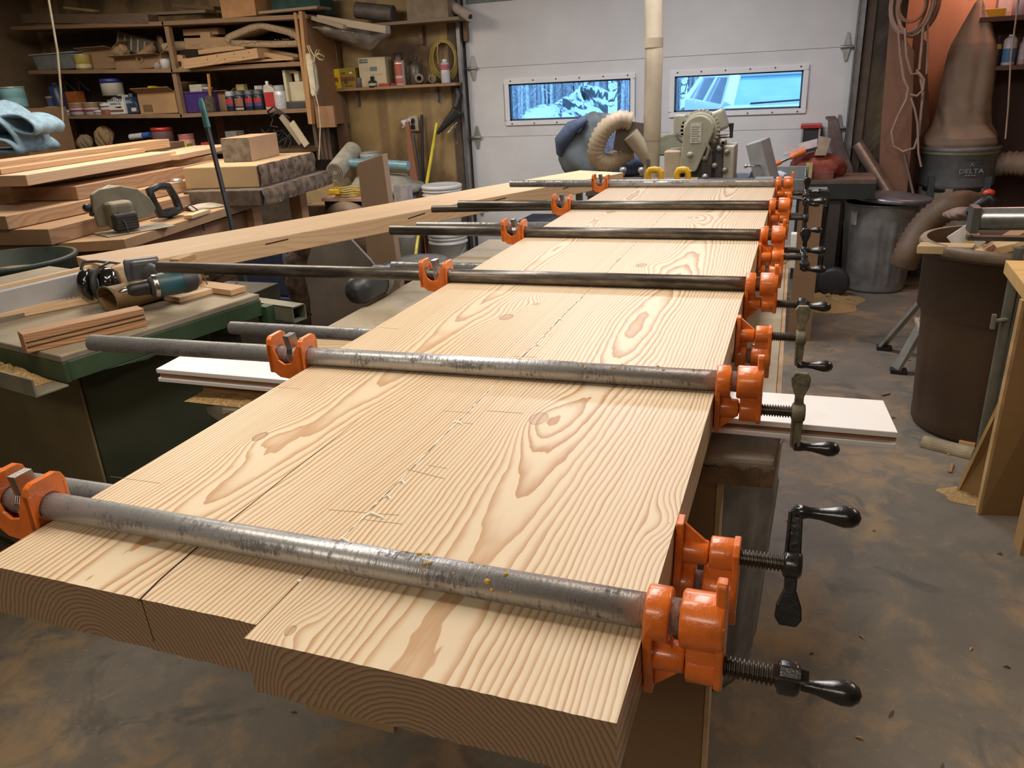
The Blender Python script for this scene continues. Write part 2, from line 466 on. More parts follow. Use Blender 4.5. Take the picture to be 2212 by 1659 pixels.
for z in (1.56, 1.04, .50):
    hinge(-2.505, z, -1); hinge(.215, z, 1)
m = MB(); m.bb(dloc(-2.53, WY+.0, 2.02), dloc(.24, WY+.012, 2.06)); m.build('stiffener', P((.16, .20, .19), .5), door)
for k, (xa, xb) in enumerate(((-2.615, -2.565), (.262, .312))):
    m = MB(); m.bb((xa, WY-.05, 0), (xb, WY-.046, 2.3)); s_ = xb if k == 0 else xa-.004
    m.bb((xa if k == 0 else xb-.004, WY-.05, 0), (xa+.004 if k == 0 else xb, WY-.0, 2.3))
    m.bb((xb-.004 if k == 0 else xa, WY-.09, 0), (xb if k == 0 else xa+.004, WY-.05, 2.3))
    struct(m.build('trim_%d' % (k+1), P((.30, .31, .33), .35, .7)))
    m = MB(); m.bb((xa-.085 if k == 0 else xb, WY-.02, 0), (xa if k == 0 else xb+.06, WY, 2.3))
    struct(m.build('trim_%d' % (k+3), P((.10, .07, .05), .7)))

# ------------------------------------------------------------------ outside the windows
SNOW = P((.80, .86, .95), .8, var=.10, sc=2, bump=.3)
m = MB(); m.sheet(lambda u, v: (-16+26*u, 6.4+34*v, -.12+.15*sin(u*23+v*7)*v+.7*v*v), 40, 40); g = m.build('snowy_ground', SNOW); tag(g, 'snow covered yard seen through the overhead door windows', 'snow', kind='stuff')
def rock(x, y, z, r, seed, name='boulder'):
    m = MB(); rr = random.Random(seed); ph = [rr.random()*6 for _ in range(6)]
    def f(u, v):
        a = u*2*pi; b = v*pi/2
        k = 1+.13*sin(3*a+ph[0])+.10*sin(5*a+ph[1]+3*b)+.08*sin(9*a+ph[2]+7*b)+.05*sin(17*a+ph[3]+11*b)
        return (r[0]*cos(b)*cos(a)*k, r[1]*cos(b)*sin(a)*k, r[2]*sin(b)*k)
    m.sheet(f, 56, 18); o = m.build(name, ROCKM); o.location = (x, y, z); return o
def rockm():
    m, t, p = newmat('snowy_rock'); v, X, Y, Z = coords(t)
    g = t.nodes.new('ShaderNodeNewGeometry'); sx = t.nodes.new('ShaderNodeSeparateXYZ'); t.links.new(g.outputs['Normal'], sx.inputs[0])
    n = noise(t, v, 5, 5, .7); f = sstep(S(t, sx.outputs[2])+n*.9, .85, 1.05)
    k = mixc(t, f, mixc(t, noise(t, v, 11, 5, .7), (.03, .035, .04), (.16, .16, .17)), (.85, .9, .97))
    t.links.new(k, p.inputs['Base Color']); p.inputs['Roughness'].default_value = .9
    setbump(t, p, n, .8, .2); return m
ROCKM = rockm()
tag(rock(-3.85, 13.2, .20, (1.0, .9, .72), 3), 'long snow capped boulder seen through the left door window', 'boulder')
tag(rock(-3.85, 14.5, .5, (.62, .5, .66), 8), 'taller snow capped boulder behind the long one outside', 'boulder')
tag(rock(-1.75, 15.5, .4, (.5, .5, .60), 5), 'small snowy boulder right of the birch outside', 'boulder')
BIRCH = None
def birchm():
    m, t, p = newmat('birch_bark'); v, X, Y, Z = coords(t)
    n = noise(t, comb(t, X*3.0, Y*3.0, Z*9.0), 1.6, 4, .7)
    k = mixc(t, sstep(n, .52, .60), (.78, .80, .82), (.06, .06, .06)); t.links.new(k, p.inputs['Base Color']); return m
BIRCH = birchm()
def tree(x, y, r, h, mat, seed, lean=0):
    rr = random.Random(seed); m = MB()
    m.tube([(0, 0, -.3), (lean*.3, 0, h*.4), (lean, 0, h)], [r, r*.8, r*.4], 10)
    o = thing('birch_tree', '', 'tree', (x, y, 0)); m.build('trunk', mat, o)
    b = MB()
    for k in range(16):
        z = .8+rr.random()*(h-1); a = rr.random()*2*pi; L = .5+rr.random()*.8
        b.tube([(lean*z/h, 0, z), (lean*z/h+cos(a)*L*.5, sin(a)*L*.5, z+L*.35), (lean*z/h+cos(a)*L, sin(a)*L, z+L*.9)], [.010, .007, .003], 5)
    b.build('branches', P((.10, .085, .08), .9), o); return o
p_ = at(1322, 215, y=12.5)
t_ = tree(p_.x, 12.5, .085, 4.2, BIRCH, 2, .05); t_['label'] = 'thick white birch trunk seen at the right of the left door window'
p_ = at(1268, 215, y=16)
t_ = tree(p_.x, 16, .04, 4.2, BIRCH, 4, -.1); t_['label'] = 'thin birch behind the boulders left of the thick birch outside'
p_ = at(1475, 210, y=15)
t_ = tree(p_.x, 15, .07, 4.2, BIRCH, 6, .1); t_['label'] = 'birch seen at the left edge of the right door window'
FORB = P((.22, .22, .235), .95, var=.5, sc=3); FORT = P((.42, .42, .43), .9, var=.4)
m = MB(); rr = random.Random(11)
for k in range(520):
    x = -15+20*rr.random(); y = 19+9*rr.random(); h = 4+rr.random()*5; r = .02+.06*rr.random()**2; l = (rr.random()-.5)*.6
    m.tube([(x, y, 0), (x+l, y, h)], [r, r*.4], 5, caps=False)
    for q in range(7):
        z = .6+rr.random()*(h-1); a = rr.random()*6.3; L = .3+rr.random()*.9
        m.tube([(x+l*z/h, y, z), (x+l*z/h+cos(a)*L, y+sin(a)*L*.4, z+L*.8)], [.014, .004], 3, caps=False)
tag(m.build('bare_woods', FORT), 'bare winter woods behind the yard', 'woods', kind='stuff')
m = MB(); rr = random.Random(5)
for k in range(46):
    x = -17+22*k/46+rr.random()*.4; y = 29+rr.random()*2; r = .7+rr.random()*.9; h = 5+rr.random()*4
    m.lathe([(r, .2), (r*1.05, h*.25), (r*.7, h*.6), (.02, h)], (x, y, 0), 9)
tag(m.build('dark_conifers', FORB), 'dark conifer belt closing the view behind the bare woods', 'woods', kind='stuff')

# parked vehicle, its windscreen behind the right window
car = thing('car', 'white parked car whose windscreen fills the right door window', 'car', (-.12, 9.75, 0), .25)
CW = P((.80, .82, .84), .25, var=.03, coat=.8); CG = P((.16, .36, .42), .10, .0, var=.12, sc=2, coat=.6)
hw = .98
prof = [(-2.1, .45), (-2.15, .92), (-1.25, 1.095), (-1.05, 1.12), (2.3, 1.12), (2.35, .45)]
m = MB()
for sgn in (0,): m.prism(prof, -hw, hw, 'yzx')
m.build('body', CW, car, bevel=.05, seg=3)
m = MB()   # cabin: pillars and roof
A0, A1, B1, B0 = (-1.02, 1.10), (-.38, 1.385), (1.9, 1.40), (2.2, 1.10)
for s_ in (-1, 1):
    xo, xi = s_*.94, s_*.76
    m.beam((xo*.99, A0[0], A0[1]), (xi, A1[0], A1[1]), .12, .10, (0, 1, 0)); m.beam((xo, .6, 1.07), (xi, .55, 1.42), .09, .07, (1, 0, 0)); m.beam((xo, B0[0], B0[1]), (xi, B1[0], B1[1]), .12, .08, (1, 0, 0))
m.prism([(-.80, -.42), (.80, -.42), (.82, 1.9), (-.82, 1.9)], 1.375, 1.425, 'xyz')
m.build('roof', CW, car, bevel=.02)
m = MB(); m.v = []; q = [(-.90, -1.0, 1.12), (.90, -1.0, 1.12), (.76, -.40, 1.38), (-.76, -.40, 1.38)]
i = [m.pt(k) for k in q]; m.face(i)
i2 = [m.pt((k[0], k[1]+.02, k[2])) for k in q]; m.face(i2[::-1])
for a in range(4): m.face((i[a], i[(a+1) % 4], i2[(a+1) % 4], i2[a]))
m.build('windscreen', CG, car)
for s_ in (-1, 1):
    m = MB(); i = [m.pt(k) for k in ((s_*.925, -.85, 1.085), (s_*.925, 2.1, 1.085), (s_*.765, 1.85, 1.42), (s_*.765, -.36, 1.42))]; m.face(i)
    m.build('side_window', P((.02, .05, .10), .08, coat=1.0), car, solid=.01)
m = MB(); m.tube([(-.70, -1.03, 1.13), (.1, -.98, 1.15)], .009, 6); m.tube([(.0, -1.03, 1.13), (.72, -.98, 1.15)], .009, 6)
m.build('wiper', BLACK, car)
for sx_ in (-1, 1):
    for y_ in (-1.5, 1.5):
        m = MB(); m.cyl((sx_*.80, y_, .36), (sx_*1.0, y_, .36), .36, n=24); m.build('wheel', BLACK, car, bevel=.03)
# ------------------------------------------------------------------ the glued slab
def slab_mat(name, pith, knots, seed, off, depth=(.050, .034), s=.0044):
    m, t, p = newmat(name)
    n = t.nodes.new('ShaderNodeTexCoord'); x = t.nodes.new('ShaderNodeSeparateXYZ'); t.links.new(n.outputs['Object'], x.inputs[0])
    X = S(t, x.outputs[0])+off[0]; Y = S(t, x.outputs[1])+off[1]; Z = S(t, x.outputs[2])+off[2]
    wy = noise(t, comb(t, seed*1.7, Y*.65, seed*3.1), 1.0, 1, .38)
    wx = noise(t, comb(t, seed*5.3, Y*.9, 4.0), 1.0, 2, .5)
    fine = noise(t, comb(t, X*13.0, Y*3.6, Z*13.0+seed), 1.0, 4, .55)
    dx = X-pith+(wx-.5)*.09
    dz = Z-1.07+depth[0]+(wy-.5)*depth[1]*4.0
    r = (dx*dx+dz*dz).f('SQRT')+(fine-.5)*.014
    core = None; halo = None
    for kx, ky, sg, am, rad in knots:
        ex = X-kx; ey = (Y-ky)*.55
        q = ex*ex+ey*ey
        g = (q*(-1.0/(sg*sg))).f('EXPONENT')*am
        r = r-g
        ey2 = (Y-ky)*.60; q2 = (ex*ex+ey2*ey2).f('SQRT')+(fine-.5)*.006
        c = sstep(q2, rad*1.12, rad*.9); h = sstep(q2, rad*.80, rad*.96)*sstep(q2, rad*1.15, rad*1.0)
        core = c if core is None else core.f('MAXIMUM', c)
        halo = h if halo is None else halo.f('MAXIMUM', h)
    rs = r/s
    ring = rs.f('FRACT')
    late = sstep(ring, .15, .93)*sstep(ring, 1.0, .955)
    late = late*late
    var = noise(t, comb(t, rs.f('FLOOR')*.37, Y*.25, seed*2.0), 1.0, 1, .5)
    f = noise(t, comb(t, X*420.0, Y*7.0, Z*420.0), 1.0, 2, .6)
    patch = noise(t, comb(t, X*5.0, Y*1.6, Z*5.0+seed), 1.0, 3, .6)
    base = mixc(t, patch, (.66, .53, .355), (.76, .645, .475))
    k = mixc(t, late*(var*1.0+.45)*(f*.4+.75), base, (.46, .255, .115))
    k = mixc(t, core*(fine*1.1), k, (.36, .19, .09))
    k = mixc(t, halo*(fine*.9), k, (.16, .07, .03))
    # the near end face of a plank is sawn, mixed to a darker brown
    g = t.nodes.new('ShaderNodeNewGeometry'); sx = t.nodes.new('ShaderNodeSeparateXYZ'); t.links.new(g.outputs['True Normal'], sx.inputs[0])
    end = sstep(S(t, sx.outputs[1])*-1.0, .5, .7)
    saw = noise(t, comb(t, X*60.0, Y*20.0, Z*900.0), 1.0, 3, .6)
    k2 = mixc(t, late*.9, (.33, .215, .130), (.12, .068, .036))
    k = mixc(t, end, k, mixc(t, saw*.4, k2, (.42, .30, .19)))
    t.links.new(k, p.inputs['Base Color']); p.inputs['Roughness'].default_value = .42
    p.inputs['Specular IOR Level'].default_value = .35
    setbump(t, p, late*.6+f*.3, .12, .0015)
    return m
def kn(px, py, sg, am, rad): q = at(px, py, z=1.07); return (q.x, q.y, sg, am, rad)
ZT, ZB = 1.07, 1.0185
MR = slab_mat('fir_plank_right', -.222, [kn(1163, 904, .040, .016, .010), kn(1385, 573, .045, .020, .011), kn(627, 1362, .016, .012, .0035), kn(1445, 1130, .020, .014, .001), kn(1490, 470, .04, .02, .006)], 3.3, (-.224, 1.66, 1.05), depth=(.082, .030))
ML = slab_mat('fir_plank_left', -.535, [kn(1095, 685, .036, .016, .0105), kn(563, 943, .030, .014, .0075), kn(1160, 657, .028, .018, .005), kn(1320, 458, .05, .03, .012)], 7.9, (-.5145, 1.66, 1.05), depth=(.078, .034))
def plank(name, label, xa, xb, ya, yb, mat, seed):
    rr = random.Random(seed); m = MB(); n = 40
    # front lower edge left ragged by the saw
    c = Vector(((xa+xb)/2, 1.66, 1.05))
    top = [(xa+(xb-xa)*k/n) for k in range(n+1)]
    f = [];
    for k, x in enumerate(top): f.append((x, ZB+(rr.random()-.5)*.0016+(.0012*abs(sin(k*1.3)) if seed == 3 else 0)))
    poly_top = [m.pt(Vector((x, ya+(rr.random()-.5)*.0006, ZT))-c) for x in top]
    bot = [m.pt(Vector((x, ya, z))-c) for x, z in f]
    tb = [m.pt(Vector((x, yb, ZT))-c) for x in top]; bb_ = [m.pt(Vector((x, yb, ZB))-c) for x in top]
    for k in range(n):
        m.face((bot[k], bot[k+1], poly_top[k+1], poly_top[k])); m.face((poly_top[k], poly_top[k+1], tb[k+1], tb[k]))
        m.face((tb[k], tb[k+1], bb_[k+1], bb_[k])); m.face((bb_[k], bb_[k+1], bot[k+1], bot[k]))
    m.face((bot[0], poly_top[0], tb[0], bb_[0])); m.face((poly_top[n], bot[n], bb_[n], tb[n]))
    o = m.build(name, mat); o.location = c
    tag(o, label, 'plank'); return o
SL, SX, SR = -.664, -.3665, -.0815
pr = plank('fir_plank', 'thick pale fir plank with a dark knot, right half of the clamped slab', SX+.0005, SR, .370, 2.95, MR, 3)
pl = plank('fir_plank', 'thick pale fir plank with a long split near its end, left half of the slab', SL, SX-.0005, .386, 2.95, ML, 4)
# split in the left plank (a narrow dark gap) and its continuation down the end
def rel(o, v): return Vector(v)-o.location
m = MB(); pts = []
for px, py in ((299, 1298), (345, 1252), (420, 1187), (500, 1122), (560, 1075), (620, 1026), (680, 980), (735, 938), (775, 905)):
    q = at(px, py, z=1.0704); pts.append(rel(pl, q))
m.tube(pts, [.0008, .0007, .0006, .0005, .0003, .0003, .0003, .0002, .0001], 5)
q = at(299, 1298, z=1.0704); m.tube([rel(pl, (q.x, .3855, 1.070)), rel(pl, (q.x+.001, .3855, 1.050)), rel(pl, (q.x+.002, .3855, 1.028))], .00022, 5)
m.build('split', P((.05, .02, .01), .9), pl)
PM1 = P((.30, .22, .16), .7); PM2 = P((.40, .30, .16), .7)
for o_, mt_, w_, L_ in ((pl, PM1, .00022, (((238, 1029), (346, 1044)), ((600, 836), (650, 841)), ((822, 707), (860, 711)), ((958, 888), (1020, 892)), ((925, 1005), (966, 1012)), ((1110, 770), (1160, 772)))),
                        (pr, PM2, .00035, (((710, 1101), (862, 1113)), ((880, 1014), (960, 1034)), ((785, 1122), (868, 1132)), ((990, 912), (1022, 916)), ((1130, 777), (1245, 781)), ((1050, 887), (1130, 893))))):
    for a in L_:
        m = MB(); m.tube([rel(o_, at(*a[0], z=1.0701)), rel(o_, at(*a[1], z=1.0701))], w_, 4); m.build('pencil_mark', mt_, o_)
# squeezed out glue
GLUE = P((.86, .80, .66), .18, var=.08, sc=90, coat=.8)
m = MB(); rr = random.Random(2); y = .475
while y < 2.8:
    if rr.random() < .80:
        L = .006+rr.random()*.030; x = SX+(rr.random()-.5)*.0016; w = .0007+rr.random()*.0013
        m.tube([(x-.0008, y, ZT), (x+(rr.random()-.5)*.002, y+L/2, ZT+.0004), (x+.0006, y+L, ZT)], [w*.4, w, w*.3], 6)
        y += L
    y += .002+rr.random()*.010
for px, py, L in ((803, 1110, 3), (868, 1040, 1), (985, 912, 2), (1128, 776, 2), (1210, 690, 1), (740, 1165, 2), (1160, 745, 1), (838, 1072, 1)):
    q = at(px, py, z=ZT); m.tube([(q.x-.003, q.y-.004, ZT), (q.x, q.y, ZT+.001), (q.x+.004*L, q.y-.003, ZT+.0006), (q.x+.006*L, q.y-.006, ZT)], [.0008, .002, .0014, .0005], 7)
q = at(647, 1254, z=ZT); m.ball((q.x, q.y, ZT), (.0028, .0022, .0012), 10, 6)
tag(m.build('glue_squeeze_out', GLUE), 'wet pale glue beads squeezed out along the seam between the two planks', 'glue', kind='stuff')

# ------------------------------------------------------------------ pipe clamps
def clamp(label, XL, YL, YR, f, pmat, phi, grp, tailrot=0, drops=0, faded=0, head_dx=0.0):
    zp = (ZT+.0137) if f > 0 else (ZB-.0137)
    dx = SR-XL; ang = math.atan2(YR-YL, dx); cs = cos(ang)
    o = thing('pipe_clamp', label, 'clamp', (SR, YR, zp), ang, grp)
    K = Matrix.Diagonal((1, 1, f, 1))
    def mb(): q = MB(); q.M = K.copy(); return q
    m = mb(); L = dx/cs
    prof = [(.0108, -L), (.0133, -L), (.0133, .052), (.0108, .052)]
    n = 24
    m.lathe([(.0108, -L+.02)]+prof, (0, 0, 0), n, True, 'x', False)
    pipe_ = m.build('pipe', pmat, o)
    if drops:
        d = MB(); r2 = random.Random(drops)
        for k in range(14 if drops == 1 else 9):
            x = -.20+r2.random()*.11 if drops == 1 else -.06-r2.random()*.16; a = .3+r2.random()*1.9; rr_ = .0008+r2.random()*.0015
            d.ball((x, -cos(a)*.0133, sin(a)*.0133), (rr_*1.2, rr_, rr_), 8, 6)
        d.build('dried_glue_drop', P((.62, .33, .03), .3, coat=.6), pipe_)
    zs_ = -.036
    # sliding jaw against the slab edge
    m = mb()
    m.lathe([(.0135, .001), (.0200, .001), (.0205, .003), (.0205, .017), (.0195, .019), (.0135, .019)], (0, 0, 0), 26, True, 'x', False)
    m.prism([(-.0185, .004), (.0185, .004), (.0185, -.020), (.012, -.050), (.009, -.068), (-.009, -.068), (-.012, -.050), (-.0185, -.020)], .0005, .0075, 'yzx')
    m.lathe([(.002, .004), (.0125, .004), (.0115, .028), (.0105, .030), (.002, .030)], (0, 0, zs_), 20, True, 'x')
    m.prism([(.007, -.066), (.007, -.046), (.030, -.046)], -.0022, .0022, 'xzy')
    m.prism([(.007, -.015), (.007, -.032), (.024, -.032), (.016, -.015)], -.006, .006, 'xzy')
    m.build('sliding_jaw', ORANGE, o, bevel=.0012)
    # screw head at the pipe end
    x0 = .026+head_dx
    m = mb()
    m.lathe([(.0135, x0), (.0200, x0), (.0212, x0+.002), (.0212, x0+.028), (.0205, x0+.031), (.004, x0+.031)], (0, 0, 0), 28, True, 'x')
    m.lathe([(.004, x0+.005), (.0150, x0+.005), (.0155, x0+.007), (.0155, x0+.029), (.0145, x0+.031), (.004, x0+.031)], (0, 0, zs_-.001), 22, True, 'x')
    m.box((x0+.018, 0, -.020), (.026, .026, .030))
    m.prism([(-.0075, .012), (.0075, .012), (.0065, .034), (.004, .037), (-.004, .037), (-.0065, .034)], x0+.0235, x0+.031, 'yzx')
    m.prism([(-.019, .010), (.019, .010), (.0165, -.046), (.008, -.053), (-.008, -.053), (-.0165, -.046)], x0+.0255, x0+.0315, 'yzx')
    m.build('screw_head', ORANGE, o, bevel=.0015)
    # acme screw
    m = mb(); pr_ = [(.0045, .024)]; x = .026
    while x < .098: pr_ += [(.0078, x), (.0078, x+.0011), (.0059, x+.0017), (.0059, x+.0026)]; x += .0032
    pr_.append((.006, .100)); m.lathe(pr_, (0, 0, zs_), 18, False, 'x')
    m.build('screw', SCREWM, o)
    # crank
    m = MB(); m.M = Matrix.Translation((0, 0, zs_*f)) @ Matrix.Rotation(phi, 4, 'X')
    m.lathe([(.0105, .094), (.0125, .096), (.0125, .107), (.0100, .110)], (0, 0, 0), 18, True, 'x')
    xo = .1015
    m.prism([(xo-.0060, -.004), (xo+.0060, -.004), (xo+.0052, .022), (xo+.0105, .036), (xo+.0115, .047), (xo+.0070, .0535), (xo-.0070, .0535), (xo-.0115, .047), (xo-.0105, .036), (xo-.0052, .022)], -.0042, .0042, 'xzy')
    m.prism([(xo-.0070, .004), (xo+.0075, .004), (xo+.0060, -.046), (xo+.0, -.053), (xo-.0055, -.046)], -.0030, .0030, 'xzy')
    for s_ in (-1, 1): m.beam((xo+s_*.0055, 0, -.004), (xo+s_*.0045, 0, -.047), .011, .0030, (1, 0, 0))
    arm_ = m.build('crank_arm', DUSTYH if faded else HANDLE, o, bevel=.0012)
    m = MB(); m.M = Matrix.Translation((0, 0, zs_*f)) @ Matrix.Rotation(phi, 4, 'X')
    m.lathe([(.001, .100), (.0060, .101), (.0062, .108), (.0050, .113), (.0055, .122), (.0078, .132), (.0098, .141), (.0092, .148), (.0060, .153), (.001, .155)], (0, 0, -.047), 18, True, 'x')
    m.build('crank_knob', HANDLE, arm_)
    # tail jaw
    Wd = (SR-SL)/cs+.001
    m = mb(); a = -Wd
    side = [(a, .020), (a-.009, .022), (a-.014, .014), (a-.018, .004), (a-.022, -.006), (a-.034, -.008), (a-.043, -.002), (a-.048, .010), (a-.052, .022), (a-.060, .020), (a-.062, .004), (a-.058, -.018), (a-.044, -.029), (a-.026, -.031), (a-.018, -.040), (a-.010, -.056), (a, -.060)]
    for s_ in (-1, 1): m.prism([(x, z) for x, z in side], s_*.0172, s_*.0215, 'xzy')
    for h0, h1, top in ((a-.0085, a-.0005, .031), (a-.060, a-.052, .033)):
        out = []
        for q in range(32):
            th = 2*pi*q/32; c_, s__ = cos(th), sin(th)
            ry = .0215/max(abs(c_), 1e-6); rz_ = (top if s__ > 0 else .024)/max(abs(s__), 1e-6)
            r_ = min(ry, rz_)
            if s__ > .3: r_ = min(r_, (top+.0085)/(abs(c_)*.62+s__))
            out.append((r_*c_, r_*s__))
        Ao = [m.pt((h0, y, z)) for y, z in out]; Bo = [m.pt((h1, y, z)) for y, z in out]
        Ai = [m.pt((h0, .0137*cos(2*pi*q/32), .0137*sin(2*pi*q/32))) for q in range(32)]; Bi = [m.pt((h1, .0137*cos(2*pi*q/32), .0137*sin(2*pi*q/32))) for q in range(32)]
        for q in range(32):
            n_ = (q+1) % 32; m.face((Ao[q], Ao[n_], Ai[n_], Ai[q])); m.face((Bo[q], Bi[q], Bi[n_], Bo[n_])); m.face((Ao[q], Bo[q], Bo[n_], Ao[n_])); m.face((Ai[q], Ai[n_], Bi[n_], Bi[q]))
    m.prism([(-.0215, -.004), (.0215, -.004), (.0175, -.030), (.012, -.060), (-.012, -.060), (-.0175, -.030)], a-.0085, a-.0005, 'yzx')
    m.prism([(a-.056, -.016), (a-.044, -.0285), (a-.026, -.031), (a-.010, -.031), (a-.010, -.019), (a-.050, -.015)], -.020, .020, 'xzy')
    jaw_ = m.build('tail_jaw', ORANGE, o, bevel=.0012)
    for k in range(4):
        m = mb(); M0 = K @ Matrix.Translation((a-.022-k*.0026, 0, 0)) @ Matrix.Rotation(-.22, 4, 'Y'); m.M = M0
        m.prism([(-.0105, .0125), (.0105, .0125), (.0100, .0330), (-.0100, .0330)], -.001, .001, 'yzx')
        m.prism([(-.0150, .006), (-.0150, -.010), (-.008, -.0165), (.008, -.0165), (.0150, -.010), (.0150, .006), (.0105, .0130), (-.0105, .0130)], -.001, .001, 'yzx')
        m.prism([(-.009, -.030), (.009, -.030), (.009, -.050), (-.009, -.050)], -.001, .001, 'yzx')
        m.build('clutch_plate', STEEL, jaw_, bevel=.0003, seg=1)
    return o
GT = 'pipe clamps lying over the slab'; GU = 'pipe clamps under the slab'
clamp('pipe clamp over the slab nearest the camera, grey galvanised pipe with yellow glue drops', -.80, .466, .468, 1, GALV, .80, GT, drops=1)
clamp('second nearest pipe clamp over the slab, galvanised pipe, crank hanging with a worn paddle up', -1.073, .897, .946, 1, GALV, 0, GT, drops=2, faded=1)
clamp('third pipe clamp over the slab, very long black pipe reaching over the cordless drill', -1.40, 1.400, 1.449, 1, BLACKPIPE, 1.25, GT)
clamp('fourth pipe clamp over the slab, black pipe of medium length', -1.055, 1.901, 1.925, 1, BLACKPIPE, .15, GT)
clamp('fifth pipe clamp over the slab, black pipe whose tail jaw stands beside the dark bin', -1.045, 2.350, 2.372, 1, BLACKPIPE, pi-.1, GT)
clamp('farthest pipe clamp over the slab, galvanised pipe in front of the yellow handles', -1.052, 2.868, 2.861, 1, GALV, pi/2, GT)
clamp('pipe clamp under the slab nearest the camera, crank knob turned upward', -1.32, .595, .620, -1, GALV, pi-.45, GU)
clamp('second nearest pipe clamp under the slab, galvanised pipe end above the white board', -1.080, 1.235, 1.275, -1, GALV, 0, GU, faded=1)
clamp('third pipe clamp under the slab, galvanised pipe close behind the long black pipe', -1.01, 1.805, 1.875, -1, GALV, 1.7, GU)
clamp('fourth pipe clamp under the slab, bright galvanised pipe by the white pails', -1.225, 2.395, 2.46, -1, GALV, .2, GU)
clamp('farthest pipe clamp under the slab, black pipe just in front of the fifth upper pipe', -1.335, 2.745, 2.93, -1, BLACKPIPE, .3, GU)

# ------------------------------------------------------------------ what carries the slab
o = thing('white_board', 'long white grooved trim board lying crosswise beneath the slab', 'board', (-.43, 1.0, .9915), .0)
m = MB(); m.M = Matrix.Identity(4)
def wb(u, v, z): # left end .. right end, near .. far
    xl, xr = -1.02, .140; y0, y1 = .963+.022*u, 1.050+.040*u
    return ((xl+(xr-xl)*u)+(.0 if v < .5 else -.009)+.43, y0+(y1-y0)*v-1.0, z)
def slabq(m, z0, z1, v0=0.0, v1=1.0, ins=0.0):
    i = [m.pt(wb(u, v, z)) for z in (z0, z1) for u, v in ((0+ins, v0), (1-ins, v0), (1-ins, v1), (0+ins, v1))]
    for q in ((3, 2, 1, 0), (4, 5, 6, 7), (0, 1, 5, 4), (1, 2, 6, 5), (2, 3, 7, 6), (3, 0, 4, 7)): m.face([i[j] for j in q])
slabq(m, .0185, .0265); slabq(m, .003, .010)
m.build('face', P((.80, .80, .80), .4, var=.03, sc=3, dust=.3, dustc=(.66, .52, .32)), o, bevel=.001)
m = MB(); slabq(m, .0101, .0184, .08, .92); m.build('core', P((.34, .16, .07), .8), o)
b = board('offcut_board', 'short brown offcut under the left end of the white board', 'board', (-.955, 1.035, .9940), (-.30, 1.04, .9940), .085, .026, WOOD_MID)
# live edge slab used as a bearer
LOGT = P((.30, .27, .23), .75, var=.35, sc=8, bump=.3, dust=.5, dustc=(.45, .33, .2)); LOGS = P((.24, .15, .09), .85, var=.4, sc=14, bump=.6)
o = thing('live_edge_plank', 'rough live edge plank lying crosswise under the white board, torn at its right end', 'plank', (-.48, 1.035, .928))
m = MB(); out = []; rr = random.Random(9)
pts = [(-.40, -.085), (-.30, -.090), (.3, -.078), (.40, -.072), (.478, -.066), (.482, .02), (.475, .085), (.30, .09), (-.3, .1), (-.44, .085), (-.485, .03), (-.47, -.05)]
m.prism(pts, 0, .0395, 'xyz'); m.build('plank_body', LOGT, o, bevel=.006)
m = MB()
for a, b_ in ((0, 1), (1, 2), (2, 3), (3, 4)):
    pa, pb = pts[a], pts[b_]; n = 34
    for k in range(n):
        u0, u1 = k/n, (k+1)/n; x0, x1 = pa[0]+(pb[0]-pa[0])*u0, pa[0]+(pb[0]-pa[0])*u1; y0 = pa[1]+(pb[1]-pa[1])*u0; h = .027+.003*sin(k*.5+a)+.002*rr.random()
        m.bb((x0, y0-.004-.001*rr.random(), .001), (x1, y0+.004, h))
m.build('bark_edge', LOGS, o)
m = MB(); rr = random.Random(4)
m.sheet(lambda u, v: (-.46+.40*u, -.080+.085*v, .0402+.010*sin(pi*u)**.5*sin(pi*v)**.6*(.5+.5*rr.random())), 34, 12)
s_ = m.build('sawdust_pile', SAWDUST); s_.location = (-.50, 1.030, .928); tag(s_, 'fluffy sawdust heaped on the left end of the live edge plank', 'sawdust', kind='stuff')
# trestle
LEGM = WOOD((.27, .165, .085), (.17, .10, .05), contrast=.5)
o = thing('trestle', 'brown board trestle standing under the near end of the slab', 'trestle', (-.45, 1.03, 0))
m = MB(); m.bb((.242, -.025, 0), (.372, .025, .927)); m.build('leg', LEGM, o, bevel=.002)
m = MB(); m.beam((-.30, .02, .925), (-.25, .92, .02), .05, .09, (1, 0, 0)); m.build('leg', LEGM, o, bevel=.002)
m = MB(); m.bb((.30+.0725, -.026, .0), (.379, .026, .927)); m.build('edge_strip', P((.50, .36, .20), .7), o)
m = MB(); m.bb((-.40, -.05, .29), (-.20, .02, .345)); m.build('stretcher_block', WOOD((.42, .30, .16), (.28, .18, .09)), o, bevel=.002)
m = MB(); m.bb((-.22, -.020, .36), (.24, .015, .44)); m.build('rail', LEGM, o)
# galvanised bin below
def ribbed(n_, amp): return lambda a, h: 1+amp*max(0, sin(n_*a))
GALVC = P((.25, .26, .27), .5, .5, var=.25, sc=9, bump=.1)
def galv_can(name, label, loc, r, h, mat, n_=14, hd=True, lean=0):
    o = thing(name, label, 'bin', loc)
    m = MB()
    wob = lambda a, z: 1+(.034*max(0, sin(n_*a)) if .12*h < z < .80*h else 0)
    prof = [(.001, .004), (r*.84, .004), (r*.86, .02)]+[(r*(.86+.14*k/24), h*(.05+.93*k/24)) for k in range(25)]
    m.lathe(prof, (0, 0, 0), 112, True, 'z', False, wob)
    m.lathe([(r*.995, h*.99), (r*.98, h*.9), (r*.85, .02), (.001, .02)], (0, 0, 0), 48, True, 'z', False)
    m.build('can_body', mat, o)
    m = MB(); m.tube([(cos(a)*r*1.005, sin(a)*r*1.005, h) for a in [2*pi*k/48 for k in range(48)]], .006, 8, True)
    m.build('rim', mat, o)
    return o
